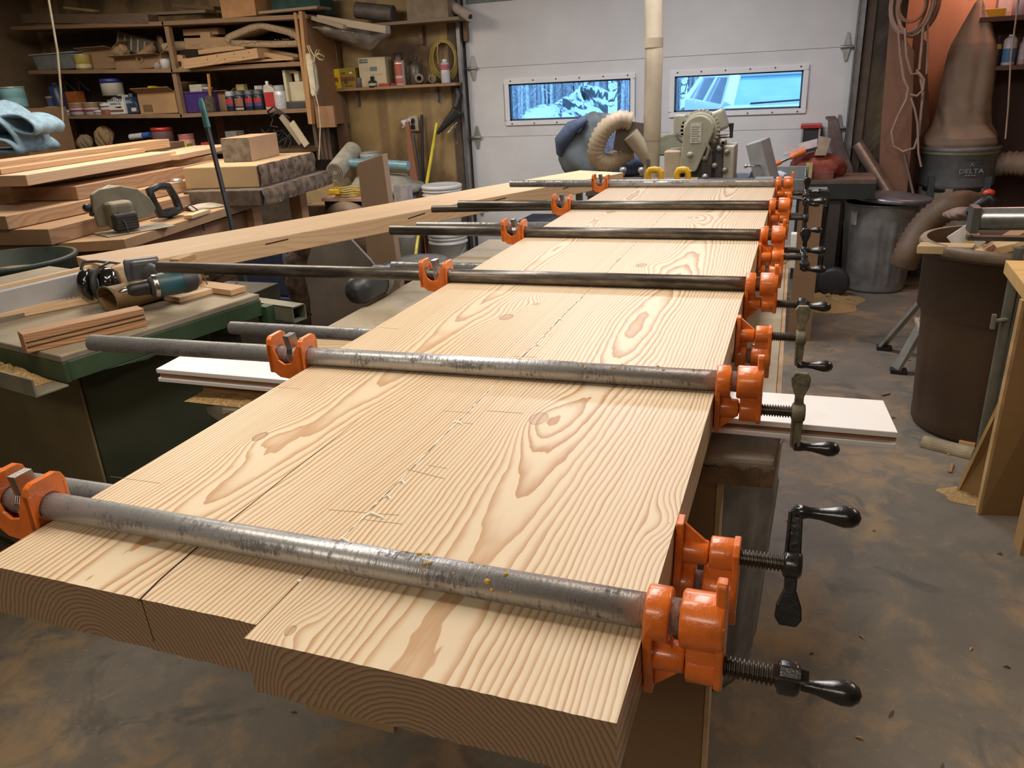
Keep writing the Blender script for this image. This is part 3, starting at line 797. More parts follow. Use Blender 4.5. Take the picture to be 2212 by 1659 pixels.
galv_can('galvanised_bin', 'grey ribbed bin standing under the live edge plank', (-.215, 1.74, 0), .225, .66, GALVC, 16)
# grey work table under the slab
o = thing('work_table', 'low dusty grey plank table beneath the middle of the slab', 'table', (-.53, 1.95, 0))
TT = P((.25, .225, .185), .6, var=.35, sc=5, bump=.15, dust=.75, dustc=(.44, .36, .24))
m = MB(); m.prism([(-.52, -.68), (.52, -.68), (.505, .66), (-.52, .66)], .885, .920, 'xyz'); m.build('tabletop', TT, o, bevel=.002)
m = MB(); m.prism([(.5205, -.68), (.528, -.68), (.513, .66), (.5055, .66)], .880, .921, 'xyz'); m.build('edge_strip', P((.42, .28, .16), .7), o)
for sx_, sy_ in ((-.4, -.55), (.38, -.55), (-.4, .5), (.38, .5)):
    m = MB(); m.bb((sx_-.045, sy_-.045, 0), (sx_+.045, sy_+.045, .885)); m.build('leg', WOOD_DARK, o)
board('offcut_board', 'dusty pale offcut lying on the grey table behind the second upper clamp', 'board', (-.99, 1.235+.10, .945), (-.62, 1.27+.10, .945), .10, .025, WOOD((.52, .38, .20), (.30, .20, .10), dirt=.3))
# spacer blocks carrying the slab
for yy, w_ in ((2.1, 'far'), (1.5, 'middle')):
    board('spacer_block', 'pine block hidden between the grey table and the slab, the %s one' % w_, 'block', (-.6, yy, 1.018), (-.15, yy, 1.018), .09, .098, PINE)
b = board('wall_tile', 'small pale wood offcut on the far right of the grey table', 'offcut', at(1682, 560, z=.935), at(1700, 548, z=.935), .03, .014, PINE_PALE)
b.name = 'wood_offcut'
# dark power tool at the left edge of the table
q0 = at(806, 632, z=.96); q1 = at(872, 596, z=.96)
o = thing('power_tool', 'dark grey power tool lying at the left edge of the grey table', 'tool', (q0.x, q0.y, .92))
d = q1-q0
m = MB(); m.M = Matrix.Rotation(math.atan2(d.y, d.x), 4, 'Z')
m.lathe([(.01, -.02), (.030, -.012), (.038, .01), (.040, .08), (.036, .16), (.030, .24), (.012, .26)], (0, .045, .042), 20, True, 'x'); m.build('motor_housing', P((.030, .034, .040), .4, var=.3), o)
m2 = MB(); m2.M = m.M.copy(); m2.lathe([(.0405, .10), (.0415, .105), (.0415, .125), (.0405, .13)], (0, .045, .042), 20, True, 'x', False); m2.build('trim_band', P((.20, .20, .20), .4), o)
# dark bin beyond the table
q = at(1195, 470, y=3.5)
o = thing('plastic_bin', 'black square bin behind the left ends of the far clamps', 'bin', (q.x, 3.5, 0))
m = MB(); m.box((.02, 0, .42), (.34, .30, .84), taper=1.12); m.build('bin_body', BLACK, o, bevel=.02)
# ------------------------------------------------------------------ table saw at the left
sawO = at(130, 770, z=.88); sawR = at(560, 635, z=.88)
u_ = (sawR-sawO); LEN = u_.length; SANG = math.atan2(u_.y, u_.x)-pi/2      # local y runs along the right edge
saw = thing('table_saw', 'green cabinet table saw with a cluttered top left of the slab', 'table saw', (sawO.x, sawO.y, 0), SANG)
SM = Matrix.Translation((sawO.x, sawO.y, 0)) @ Matrix.Rotation(SANG, 4, 'Z'); SI = SM.inverted()
def sl(px, py, z): return SI @ at(px, py, z=z)
CAST = P((.30, .27, .21), .55, .25, var=.25, sc=7, dust=.75, dustc=(.38, .30, .19))
m = MB(); m.bb((-1.15, 0, .862), (0, LEN, .880)); m.build('table_top', CAST, saw, bevel=.003)
m = MB(); m.bb((-1.15, 0, .810), (.002, .012, .8615)); m.bb((-.010, .012, .812), (.002, LEN, .8615)); m.bb((-1.15, LEN-.012, .810), (-.01, LEN, .8615))
m.prism([(.10, .812), (.22, .800), (.30, .812)], -.002, .003, 'yzx')
m.build('table_apron', GREEN, saw, bevel=.002)
m = MB(); m.bb((-1.05, .10, .02), (-.13, LEN-.10, .81)); m.build('cabinet', GREEND, saw, bevel=.012)
m = MB(); m.bb((-1.049, .092, .06), (-.135, .099, .80)); m.build('lit_front_face', P((.17, .135, .065), .5, var=.2, sc=3), saw)  # lighter olive sheet: light on the cabinet front put into its colour
m = MB(); m.bb((-.131, .16, .10), (-.126, LEN-.16, .33)); m.build('access_door', GREEND, saw, bevel=.002)
m = MB(); m.cyl((-.126, LEN-.22, .30), (-.10, LEN-.22, .30), .012); m.ball((-.095, LEN-.22, .30), .018); m.build('door_knob', SCREWM, saw)
RAILM = P((.25, .25, .19), .5, .4, var=.2, dust=.5)
m = MB(); m.bb((-1.3, -.085, .805), (.012, -.080, .850)); m.bb((-1.3, -.080, .805), (.012, -.004, .810)); m.build('front_rail', RAILM, saw, bevel=.001)
m = MB()
for a in ((.0, .055, .835, .839), (.0, .055, .789, .793), (.0, .004, .789, .839), (.051, .055, .789, .839)):
    m.bb((-1.25, LEN+.03+a[0], a[2]), (.10, LEN+.03+a[1], a[3]))
m.build('rear_rail', RAILM, saw)
m = MB(); m.bb((-.02, LEN, .78), (.02, LEN+.03, .84)); m.build('rail_bracket', GREEN, saw)
# blade
m = MB(); bl = sl(150, 658, .885); n = 60
poly = []
for k in range(n):
    a = 2*pi*k/n
    for rr_, da in ((.125, 0), (.117, .03)): poly.append((bl.y+.01+rr_*cos(a+da), .80+rr_*sin(a+da)-.018))
m.prism(poly, bl.x-.0012, bl.x+.0012, 'yzx'); m.build('blade', STEEL, saw)
# rip fence
fa = sl(-60, 705, .882); fb = sl(330, 590, .882)
fx = (fa.x+sl(190, 648, .882).x)/2
fence = thing('rip_fence', 'long pale grey rip fence with a wood strip on top, across the saw', 'fence', (0, 0, 0)); fence.matrix_world = SM @ Matrix.Translation((fx, 0, .8805))
m = MB(); m.bb((-.032, -.28, 0), (-.002, LEN+.42, .082)); m.build('fence_beam', P((.42, .42, .42), .4, .1, var=.06, dust=.25), fence, bevel=.002)
m = MB(); m.bb((-.055, -.28, .0), (-.034, LEN+.42, .090)); m.build('wood_facing', PINE_PALE, fence)
m = MB(); m.bb((-.002, -.28, 0), (.02, LEN+.2, .012)); m.build('throat_strip', P((.24, .21, .16), .5, .3), fence)
m = MB(); rr = random.Random(1)
m.sheet(lambda u, v: (-.55+.50*u, -.078+.070*v, .811+(.018+.022*rr.random())*sin(pi*v)**.5*(sin(pi*min(1, u*1.0))**.4)), 46, 8)
s_ = m.build('sawdust_pile', SAWDUST); s_.matrix_world = SM; tag(s_, 'sawdust lying in the front rail of the green table saw', 'sawdust', kind='stuff')
# timber pieces on the saw
a = at(32, 713, z=.93); b_ = at(300, 655, z=.935); aa = at(105, 735, z=.93); 
bw = .055
mid0 = at(42, 719, z=.93); mid1 = at(303, 663, z=.93)
board('timber_block', 'short thick resawn block with dark grooves on the corner of the saw table', 'block', mid0, mid1, .050, .049, FIR_SIDE, bevel=.0015)
m = MB(); GL = (mid1-mid0).length-.003
for z in (-.022, -.034): m.beam((.003, -.0252, z), (GL, -.0252, z+.006), .0015, .003)
g_ = [o for o in bpy.data.objects if o.name == 'timber_block'][0]
m.build('saw_groove', P((.05, .03, .015), .9), g_)
board('lumber_strip', 'narrow pale strip lying between the rip fence and the grooved block', 'strip', at(-30, 680, z=.902), at(205, 636, z=.902), .048, .021, PINE_PALE)
board('tongue_board', 'small pale offcut lying under the drill chuck', 'offcut', at(368, 640, z=.898), at(425, 622, z=.898)+Vector((.02, .03, 0)), .085, .017, PINE_PALE)
# wood strip on rear of saw behind drill
board('lumber_strip', 'thin wood strip sticking out behind the green saw over the box rail', 'strip', at(330, 598, z=.90), at(515, 622, z=.90), .06, .018, PINE)
# long timber
TIM = WOOD((.74, .52, .31), (.50, .28, .13), contrast=.7)
tp0 = (at(165, 555, z=.98)+at(225, 577, z=.98))/2; ta = at(165, 555, z=.98); tb = at(1240, 370, z=.98); tc = at(419, 545, z=.98); td = at(1385, 378, z=.98)
dirv = (tb-ta).normalized(); wv = Vector((dirv.y, -dirv.x, 0)); tw = (tc-ta).dot(wv)
tl = (tb-ta).length+.05
p0 = ta+wv*tw/2; p1 = p0+dirv*tl
tm = board('timber', 'very long thick timber running from the table saw toward the overhead door', 'timber', p0, p1, tw, .062, TIM, bevel=.003)
m = MB()
for px, py in ((645, 530), (700, 500), (850, 477), (1000, 455), (1120, 421)):
    pass
for k, x in enumerate((.52, 1.15, 1.62, 2.1)): m.beam((x, -tw/2-.0004, -.018-.006*(k % 2)), (x+.09, -tw/2-.0004, -.015), .001, .004)
m.build('drying_check', P((.04, .02, .01), .9), tm)
board('offcut_board', 'tan offcut lying on the near end of the very long timber', 'offcut', at(375, 560, z=1.0), at(412, 548, z=1.0), .035, .018, WOOD((.50, .31, .12), (.3, .17, .07)))

# ear muffs
q = at(205, 640, z=.90)
o = thing('ear_muffs', 'glossy black ear muffs leaning on the rip fence', 'ear muffs', (q.x, q.y, .885), .5)
m = MB(); m.lathe([(.001, -.035), (.030, -.034), (.043, -.024), (.048, -.008), (.047, .0), (.001, .0)], (0, 0, .052), 28, True, 'x'); m.build('ear_cup', P((.012, .012, .012), .12, coat=1.0), o)
m = MB(); m.lathe([(.001, .014), (.040, .014), (.050, .020), (.046, .040), (.032, .054), (.001, .060)], (.02, .012, .050), 28, True, 'x'); m.build('ear_cup', P((.012, .012, .012), .12, coat=1.0), o)
m = MB(); m.lathe([(.030, -.002), (.046, -.002), (.048, .010), (.030, .014)], (.01, .006, .051), 24, True, 'x', False); m.build('cushion', P((.03, .028, .025), .6), o)
m = MB(); m.tube([(-.02, 0, .10), (-.015, .02, .118), (.01, .05, .112), (.04, .09, .095), (.09, .13, .055), (.10, .14, .01)], .0045, 8); m.tube([(.03, .01, .10), (.05, .04, .108), (.07, .09, .09)], .004, 8); m.build('headband', P((.03, .03, .03), .35), o)

# brown leather pouch
def wrinkle(m, u, v): return 0
q = at(235, 660, z=.90); q2 = at(440, 600, z=.91)
o = thing('leather_pouch', 'brown leather tool pouch with a cord lying under the drill', 'pouch', (q.x, q.y, .881), math.atan2(q2.y-q.y, q2.x-q.x))
LEA = P((.20, .115, .04), .6, var=.3, sc=6, bump=.2)
L_ = (q2-q).length
m = MB()
def pf(u, v):
    a = 2*pi*v; r = (.052-.010*u)*(1+.06*sin(3*a+6*u)) if u < .9 else (.045*(1-u)*10+.004)*.9
    return (u*L_*.98, cos(a)*r, max(0, .036+sin(a)*r*.72))
m.sheet(pf, 26, 22); m.build('pouch_body', LEA, o, solid=.002)
m = MB(); m.tube([(0.001, cos(2*pi*k/22)*.0525, max(.001, .036+sin(2*pi*k/22)*.038)) for k in range(22)], .0028, 6, True); m.build('seam', P((.13, .12, .07), .7), o)
m = MB(); m.tube([(L_*.98, 0, .03), (L_*1.05, .0, .028)], .006, 8); m.tube([(L_*.95, -.02, .05), (L_*.9, -.07, .004), (L_*1.1, -.10, .002), (L_*1.28, -.05, .002)], .0022, 6); m.build('cord', P((.10, .07, .04), .8), o)

# cordless drill
q = at(275, 655, z=.92); q2 = at(400, 610, z=.95)
o = thing('cordless_drill', 'teal and black cordless drill lying on its side on the saw, chuck toward the camera', 'drill', (q.x, q.y, .955), math.atan2(q2.y-q.y, q2.x-q.x))
TEAL = P((.018, .085, .105), .4, var=.2, dust=.35); DG = P((.05, .055, .062), .45, var=.2, dust=.35)
m = MB(); m.lathe([(.002, -.015), (.004, -.012), (.010, .0), (.0105, .008)], (0, 0, 0), 16, True, 'x'); m.build('chuck_jaws', STEEL, o)
m = MB(); m.lathe([(.010, .006), (.018, .018), (.0205, .032), (.0205, .052), (.022, .056), (.022, .066), (.001, .066)], (0, 0, 0), 22, True, 'x'); m.build('chuck', BLACK, o)
m = MB(); m.lathe([(.001, .066), (.026, .067), (.030, .078), (.031, .090)], (0, 0, 0), 22, True, 'x'); m.build('clutch_collar', DG, o)
m = MB(); m.lathe([(.0315, .076), (.0325, .078), (.0325, .086), (.0315, .088)], (0, 0, 0), 26, True, 'x', False); m.build('collar_ring', STEEL, o)
m = MB(); m.lathe([(.030, .088), (.033, .095), (.035, .125), (.034, .170), (.030, .190), (.018, .200), (.001, .202)], (0, 0, 0), 24, True, 'x'); m.build('motor_housing', TEAL, o)
m = MB(); m.lathe([(.0352, .155), (.0352, .168), (.0312, .190), (.019, .2005), (.001, .203)], (0, 0, 0), 24, True, 'x'); m.build('rear_cap', DG, o)
gx, gy, gz = -.012, .135, .018     # grip direction end relative to the housing
m = MB(); m.tube([(.140, .015, 0), (.128, .05, .006), (.112, .09, .012), (.098, .118, .016)], [.022, .0195, .020, .024], 14, sx=1.25); m.build('grip', P((.07, .075, .08), .55, var=.2, dust=.4), o)
m = MB(); m.tube([(.118, .030, 0), (.106, .045, .003)], [.010, .008], 10); m.build('trigger', BLACK, o)
m = MB(); m.M = Matrix.Translation((.092, .142, .018)) @ Matrix.Rotation(-.25, 4, 'Z'); m.box((0, 0, 0), (.085, .034, .066), taper=.92); m.build('battery_clamp', DG, o, bevel=.010, seg=3)
m = MB(); m.M = Matrix.Translation((.088, .172, .020)) @ Matrix.Rotation(-.25, 4, 'Z'); m.box((0, 0, 0), (.098, .030, .070)); m.build('battery', P((.10, .105, .13), .35, var=.2, dust=.3), o, bevel=.009, seg=3)
m = MB(); m.M = Matrix.Translation((.060, .168, .020)) @ Matrix.Rotation(-.25, 4, 'Z'); m.box((-.024, 0, 0), (.003, .018, .028)); m.build('label', P((.55, .53, .42), .5), o)
m = MB(); m.M = Matrix.Translation((.135, 0, .0)); m.prism([(-.022, -.010), (.022, -.012), (.028, 0), (.022, .012), (-.022, .010), (-.028, 0)], .030, .0365, 'xyz'); m.build('side_badge', P((.03, .13, .16), .4), o, bevel=.002)

# metal drawers, bins and the burl under and behind the saw
q = at(400, 700, y=2.32); q2 = at(512, 700, y=2.32)
o = thing('drawer_cabinet', 'dark olive metal drawer cabinet behind the green saw', 'cabinet', ((q.x+q2.x)/2, 2.45, 0))
OLV = P((.075, .070, .050), .5, .3, var=.2); wq = q2.x-q.x
m = MB(); m.bb((-wq/2, -.12, .0), (wq/2, .16, .72)); m.build('cabinet_body', OLV, o, bevel=.003)
for k in range(2):
    m = MB(); xa = -wq/2+.008+k*wq/2; m.bb((xa, -.128, .585), (xa+wq/2-.016, -.1205, .700)); dr = m.build('drawer', OLV, o, bevel=.002)
    m = MB(); m.bb((xa+.03, -.133, .655), (xa+.09, -.1285, .680)); m.build('label_holder', P((.28, .26, .20), .4, .6), dr)
    m = MB(); m.tube([(xa+.045, -.130, .625), (xa+.060, -.150, .625), (xa+.075, -.130, .625)], .004, 6); m.build('pull', STEEL, dr)
for k, (pa, pb, yy) in enumerate(((372, 412, 2.72), (520, 527, 2.72))):
    m = MB(); q = at(pb, 700 if k else 600, y=yy); m.bb((-.022, -.03, 0), (.022, .03, .56 if k else .83)); o2 = m.build('post', PINE); o2.location = (q.x, 2.72, 0)
    tag(o2, ('pale wooden post left of the blue bins' if k else 'pale wooden post between the saw and the drawer cabinet'), 'post')
q = at(505, 600, y=3.55); q2 = at(640, 600, y=3.55)
for k, (a, b2, z0, z1) in enumerate(((q.x, q2.x, .30, .66),)):
    o = thing('storage_bin', 'blue plastic storage bin behind the table saw beside the burl', 'bin', ((a+b2)/2, 3.72, 0))
    m = MB(); m.box((0, 0, .17), (b2-a, .30, .34), taper=1.06); m.build('bin_body', P((.05, .07, .14), .5, var=.2), o, bevel=.015)
    m = MB(); m.box((0, 0, .355), ((b2-a)*1.1, .34, .03)); m.build('lid', P((.07, .09, .17), .5, var=.2), o, bevel=.008)
    o = thing('storage_bin', 'blue plastic storage bin on top of the other blue bin', 'bin', ((a+b2)/2+.01, 3.72, .3705))
    m = MB(); m.box((0, 0, .15), (b2-a, .30, .30), taper=1.06); m.build('bin_body', P((.05, .07, .14), .5, var=.2), o, bevel=.015)
    m = MB(); m.tube([((b2-a)*.36, -.155, .16), ((b2-a)*.36, -.185, .22), ((b2-a)*.36, -.16, .28)], .012, 8); m.build('latch', P((.16, .19, .27), .4), o)
# burl slab
bo = [(683, 500), (700, 488), (720, 488), (742, 500), (770, 530), (800, 562), (830, 605), (850, 690), (860, 780), (672, 780), (672, 700), (668, 645), (655, 590), (668, 545)]
bp = [at(x, y, y=3.35) for x, y in bo]; c = Vector((sum(p.x for p in bp)/len(bp), 3.35, 0))
zmin = min(p.z for p in bp)
o = thing('burl_slab', 'large grey burl slab with rough bark edge standing between bins and bench', 'slab', (c.x, 3.35, 0))
BARK = P((.075, .048, .032), .9, var=.6, sc=30, bump=1.0)
face_ = [(p.x-c.x, max(.002, p.z)) for p in bp]
m = MB(); m.prism(face_, 0, .018, 'xzy'); m.build('sawn_face', P((.24, .21, .18), .7, var=.22, sc=4, bump=.15), o, bevel=.004)
m = MB(); rr = random.Random(6)
bx = [(face_[k][0], face_[k][1]) for k in (9, 10, 11, 12, 13, 0)]
pth = [Vector((x-.062, .045, z)) for x, z in bx]; pp = []
for a_, b2 in zip(pth, pth[1:]):
    for k in range(5): pp.append(a_.lerp(b2, k/5)+Vector((rr.uniform(-.012, .012), 0, 0)))
pp.append(pth[-1])
m.tube(pp, [.072+rr.uniform(-.014, .012) for _ in pp], 14); m.build('bark', BARK, o)
# workbench
WBX, WBZ = -2.97, .85
o = thing('workbench', 'plywood topped workbench with pine legs under the lumber and the saws', 'workbench', (-3.5, 3.5, 0))
m = MB(); pts = [at(150, 512, z=WBZ), at(268, 517, z=WBZ), at(530, 436, z=WBZ), Vector((-3.25, 4.9, WBZ)), Vector((-4.9, 4.9, WBZ)), Vector((-4.6, 2.6, WBZ)), Vector((-3.3, 2.62, WBZ))]
pts = pts[1:]; m.prism([(p.x+3.5, p.y-3.5) for p in pts], .803, .8498, 'xyz'); m.build('benchtop', WOOD((.47, .30, .16), (.30, .17, .08), dirt=.1), o, bevel=.002)
for x, y in ((-3.07, 2.92), (-3.20, 4.02), (-4.4, 2.8), (-4.6, 4.7), (-3.32, 4.7)):
    m = MB(); m.bb((x+3.5-.05, y-3.5-.04, 0), (x+3.5+.045, y-3.5+.04, .803)); m.build('leg', PINE, o, bevel=.003)
m = MB(); m.beam((-3.10+3.5, 2.96-3.5, .70), (-3.22+3.5, 3.98-3.5, .70), .03, .16); m.build('apron', WOOD_MID, o)
m = MB(); m.beam((-3.9+3.5, 2.75-3.5, .70), (-3.1+3.5, 2.88-3.5, .70), .03, .20); m.build('apron', WOOD_MID, o)
m = MB(); m.bb((-1.0, -.6, .22), (.32, 1.1, .24)); m.build('lower_shelf', WOOD_DARK, o)
# boards stored below
for k in range(5):
    board('stored_board', ['dark board stored below the workbench, lowest', 'dark board stored below the workbench, second from below', 'dark board stored below the workbench, middle of the pile', 'dark board stored below the workbench, second from above', 'dark board stored below the workbench, topmost'][k], 'board',
          (-3.42-.02*k, 2.72+.03*k, .285+.05*k), (-3.75, 4.3, .285+.05*k), .28, .045, WOOD_DARK)

# lumber stack on the bench
FS = WOOD((.44, .27, .16), (.27, .14, .07)); FS2 = WOOD((.52, .34, .20), (.32, .17, .08)); FSP = WOOD((.66, .47, .31), (.46, .28, .15), contrast=.6)
def stack(label, A, B, w, t, mat, ends=None, far=None):
    """A, B: near and far points of the right top edge; the board lies to the left of it"""
    A = Vector(A); B = Vector(B); d = (B-A).normalized(); left = Vector((-d.y, d.x, 0))
    o = board('lumber_board', label, 'board', A+left*w/2, B+left*w/2, w, t, mat, ends=ends, bevel=.003); o['group'] = 'rough lumber stacked on the workbench'; return o
stack('thick board lying lowest in the lumber stack, its end left of the circular saw', (-3.20, 2.60, .925), (-3.42, 4.2, .925), .55, .073, FS)
stack('thick board second from the bottom of the lumber stack, overhanging the near end', (-3.38, 2.55, .990), (-3.50, 4.3, .990), .42, .062, FS2)
stack('deep knotty brown beam in the middle of the lumber stack', (-3.45, 3.02, 1.060), (-3.62, 4.40, 1.060), .40, .068, FS)
stack('rough waney board directly under the pale top board of the lumber stack', (-3.72, 2.95, 1.098), (-3.66, 4.35, 1.092), .30, .034, WOOD((.42, .27, .15), (.2, .11, .06), dirt=.2))
o = stack('long pale planed board on top of the lumber stack with a splintered left end', at(55, 378, z=1.150), at(380, 326, z=1.150), .17, .050, FSP)
stack('pale wide board on the far right end of the lumber stack', at(384, 334, z=1.132), at(492, 312, z=1.132)+Vector((.02, .05, 0)), .30, .032, FSP)
stack('narrow strip lying behind the long pale board near the towel', at(0, 365, z=1.178), at(312, 320, z=1.178), .07, .026, FS2)
stack('thick board behind the strip running out from under the blue towel', at(-20, 352, z=1.205), at(365, 300, z=1.205), .14, .052, FS2)
stack('dark filler board between bench stack and rear wall', (-4.35, 2.8, 1.15), (-4.4, 4.9, 1.15), .35, .30, WOOD_DARK)
# thick live edge slabs on the right end of the bench
BARK2 = P((.17, .12, .08), .9, var=.65, sc=16, bump=.8)
def liveslab(label, c, L, w, t, ang, topm, barkm, seed, name='live_edge_block'):
    o = thing(name, label, 'slab', c, ang); rr = random.Random(seed); n = 16
    right = [(L*k/n, -w/2+(rr.uniform(-.012, .012))) for k in range(n+1)]
    poly = [(x, y) for x, y in right]+[(L, w/2), (0, w/2)]
    m = MB(); m.prism(poly, 0, t, 'xyz'); m.build('sawn_block', topm, o, bevel=.006)
    m = MB()
    def bf(u, v):
        x = L*u; k = min(n-1, int(u*n)); y = right[k][1]*(1-(u*n-k))+right[k+1][1]*(u*n-k)
        return (x, y-.008-.010*sin(pi*v)+rr.uniform(-.005, .005), t*v*.98+.001)
    m.sheet(bf, 44, 7); m.build('bark', barkm, o); return o
qa = at(575, 392, z=.955); qb = at(700, 352, z=.955)
ang = math.atan2(qb.y-qa.y, qb.x-qa.x)
qa = at(582, 415, z=.865); 
liveslab('dark weathered live edge beam, lowest of the pile at the bench end', (-3.14, 3.72, .8505), .98, .50, .092, 1.72, P((.13, .10, .075), .85, var=.4, sc=12, bump=.5), BARK2, 2)
liveslab('thick pale live edge slab lying on the dark weathered beam', (-3.20, 3.80, .944), .84, .46, .125, 1.76, WOOD((.54, .40, .23), (.40, .26, .13)), BARK2, 3)
q0 = at(532, 352, z=1.07); q1 = at(597, 335, z=1.07)
o = thing('beam_offcut', 'short square beam offcut with a grey weathered end on the pale slab', 'beam', (-3.22, 4.05, 1.0705), .22)
m = MB(); m.bb((-.12, 0, 0), (.06, .42, .14)); m.build('beam_body', FS2, o, bevel=.003)
m = MB(); m.bb((-.1195, -.003, .001), (.0595, -.0002, .139)); m.build('weathered_end', P((.17, .14, .11), .85, var=.35, sc=25, bump=.4), o)
# blue towel
def towel():
    o = thing('towel', 'folded light blue towel draped over the left end of the lumber stack', 'towel', (-4.24, 3.20, 1.20), .25)
    TW = P((.20, .32, .42), .95, var=.18, sc=30, bump=1.0)
    def roll(x0, y0, pts, w, name='fold', th=.018, sk=0.0):
        m = MB(); n = 40
        P_ = [Vector(p) for p in pts]
        def cr(t):
            s = t*(len(P_)-1); i = min(len(P_)-2, int(s)); f = s-i
            p0_, p1_, p2_, p3_ = P_[max(0, i-1)], P_[i], P_[i+1], P_[min(len(P_)-1, i+2)]
            return .5*((2*p1_)+(-p0_+p2_)*f+(2*p0_-5*p1_+4*p2_-p3_)*f*f+(-p0_+3*p1_-3*p2_+p3_)*f**3)
        m.sheet(lambda u, v: (lambda c: (x0+c.x+sk*v, y0+w*v+.01*sin(9*u+4*v), max(.001, c.y+.006*sin(14*v+6*u))))(cr(u)), n, 12)
        m.build(name, TW, o, solid=th)
    roll(0, 0, [(-.60, .02), (-.30, .015), (.05, .015), (.17, .02), (.12, .08), (-.05, .10), (-.3, .11), (-.6, .10)], .36)
    roll(0, .0, [(-.62, .13), (-.40, .15), (-.15, .24), (-.02, .245), (.04, .18), (.02, .13), (-.08, .115), (-.30, .12)], .32)
    roll(.02, .02, [(-.20, .23), (-.06, .275), (.06, .21), (.13, .12), (.15, .03)], .30, th=.016)
    roll(.10, .04, [(-.10, .17), (.02, .20), (.12, .195), (.19, .15), (.17, .11), (.08, .12), (.02, .15)], .24, th=.014)
    roll(-.42, .0, [(-.20, .12), (-.12, .22), (.05, .31), (.16, .26), (.17, .18)], .34, th=.018)
    return o
towel()
# circular saw and a second saw on the bench
def circ():
    q = at(250, 470, z=.90)
    a = at(190, 500, z=.86); b2 = at(330, 478, z=.86)
    o = thing('circular_saw', 'dusty grey green circular saw standing on the bench corner', 'circular saw', (a.x+.13, a.y-.03, .851), math.atan2(b2.y-a.y, b2.x-a.x))
    H = P((.24, .225, .16), .5, .1, var=.18, dust=.45)
    m = MB(); m.bb((-.02, -.10, 0), (.31, .09, .005)); m.build('base_plate', P((.33, .31, .26), .45, .4, dust=.4), o, bevel=.002)
    m = MB(); m.prism([(.0, .03), (.265, .05), (.290, .085), (.27, .14), (.22, .19), (.14, .215), (.04, .21), (.0, .19), (-.01, .12)], .03, .062, 'xzy'); m.build('blade_guard', H, o, bevel=.006)
    m = MB(); m.box((.095, -.045, .055), (.115, .06, .085)); m.build('motor_cap', P((.025, .025, .027), .5, dust=.3), o, bevel=.014, seg=3)
    m = MB()
    for k in range(5): m.bb((.05, -.0765, .025+.013*k), (.14, -.075, .031+.013*k))
    m.build('vent', P((.06, .058, .052), .7), o)
    m = MB(); m.box((.095, -.005, .085), (.12, .09, .13)); m.build('motor_housing', H, o, bevel=.022, seg=3)
    m = MB(); m.tube([(.04, .07, .185), (.10, .075, .205), (.18, .075, .185), (.26, .07, .125)], [.016, .017, .017, .015], 12); m.build('top_handle', H, o)
    m = MB(); m.tube([(-.02, .05, .09), (.0, .05, .12)], .010, 8); m.ball((-.028, .05, .13), .021); m.build('front_knob', BLACK, o)
    m = MB(); m.cyl((.06, .0, .02), (.055, -.0, .15), .007, n=8); m.build('depth_post', P((.3, .28, .22), .4, .5), o)
    m = MB(); m.tube([(.07, -.05, .10), (.08, -.085, .05), (.083, -.10, -.02), (.085, -.10, -.24)], .0045, 8); m.build('power_cord', BLACK, o)
circ()
def recip():
    a = at(335, 478, z=.86); b2 = at(400, 462, z=.86)
    o = thing('jigsaw', 'black handled saw tool behind the circular saw', 'saw', (a.x, a.y+.08, .851), math.atan2(b2.y-a.y, b2.x-a.x))
    m = MB(); m.tube([(-.01, .025, .035), (-.035, .025, .10), (-.05, .025, .16), (.02, .025, .175), (.09, .025, .165), (.125, .025, .10), (.14, .025, .035), (.06, .025, .03)], [.024, .020, .022, .020, .020, .021, .026, .028], 10, True); m.build('handle_housing', BLACK, o)
    m = MB(); m.bb((-.03, -.02, 0), (.14, .08, .004)); m.build('base_plate', STEEL, o)
    m = MB(); m.tube([(.13, .02, .03), (.20, .0, .05), (.235, -.01, .02), (.24, -.03, -.10)], .004, 8); m.build('power_cord', BLACK, o)
recip()
q = at(388, 425, z=.90)
o = thing('router', 'small silver and grey router behind the black handled saw', 'router', (q.x, q.y, .851))
m = MB(); m.lathe([(.05, 0), (.05, .006), (.03, .01), (.028, .06), (.036, .065), (.038, .14), (.03, .155), (.001, .157)], (0, 0, 0), 24); m.build('router_body', P((.42, .43, .43), .3, .6), o)
m = MB(); m.ball((.06, -.02, .045), .018); m.ball((-.06, .02, .045), .018); m.cyl((-.06, .02, .045), (.06, -.02, .045), .007, n=8); m.build('handles', BLACK, o)
m = MB(); rr = random.Random(3)
m.sheet(lambda u, v: (-.02+.36*u, -.06+.14*v+.02*sin(5*u), .002+.028*abs(sin(7*u+3*v))*sin(pi*v)**.5*(1-u*.5)), 24, 12)
q = at(412, 452, z=.86); o = m.build('cloth_rag', P((.42, .38, .30), .9, var=.15), None, solid=.004); o.location = (q.x, q.y, .852); o.rotation_euler = (0, 0, 1.2); tag(o, 'crumpled off white canvas rag on the bench right of the saws', 'rag')
board('lumber_strip', 'short pale strip on the bench edge in front of the rag', 'strip', at(405, 465, z=.872), at(445, 452, z=.872), .05, .02, PINE_PALE)

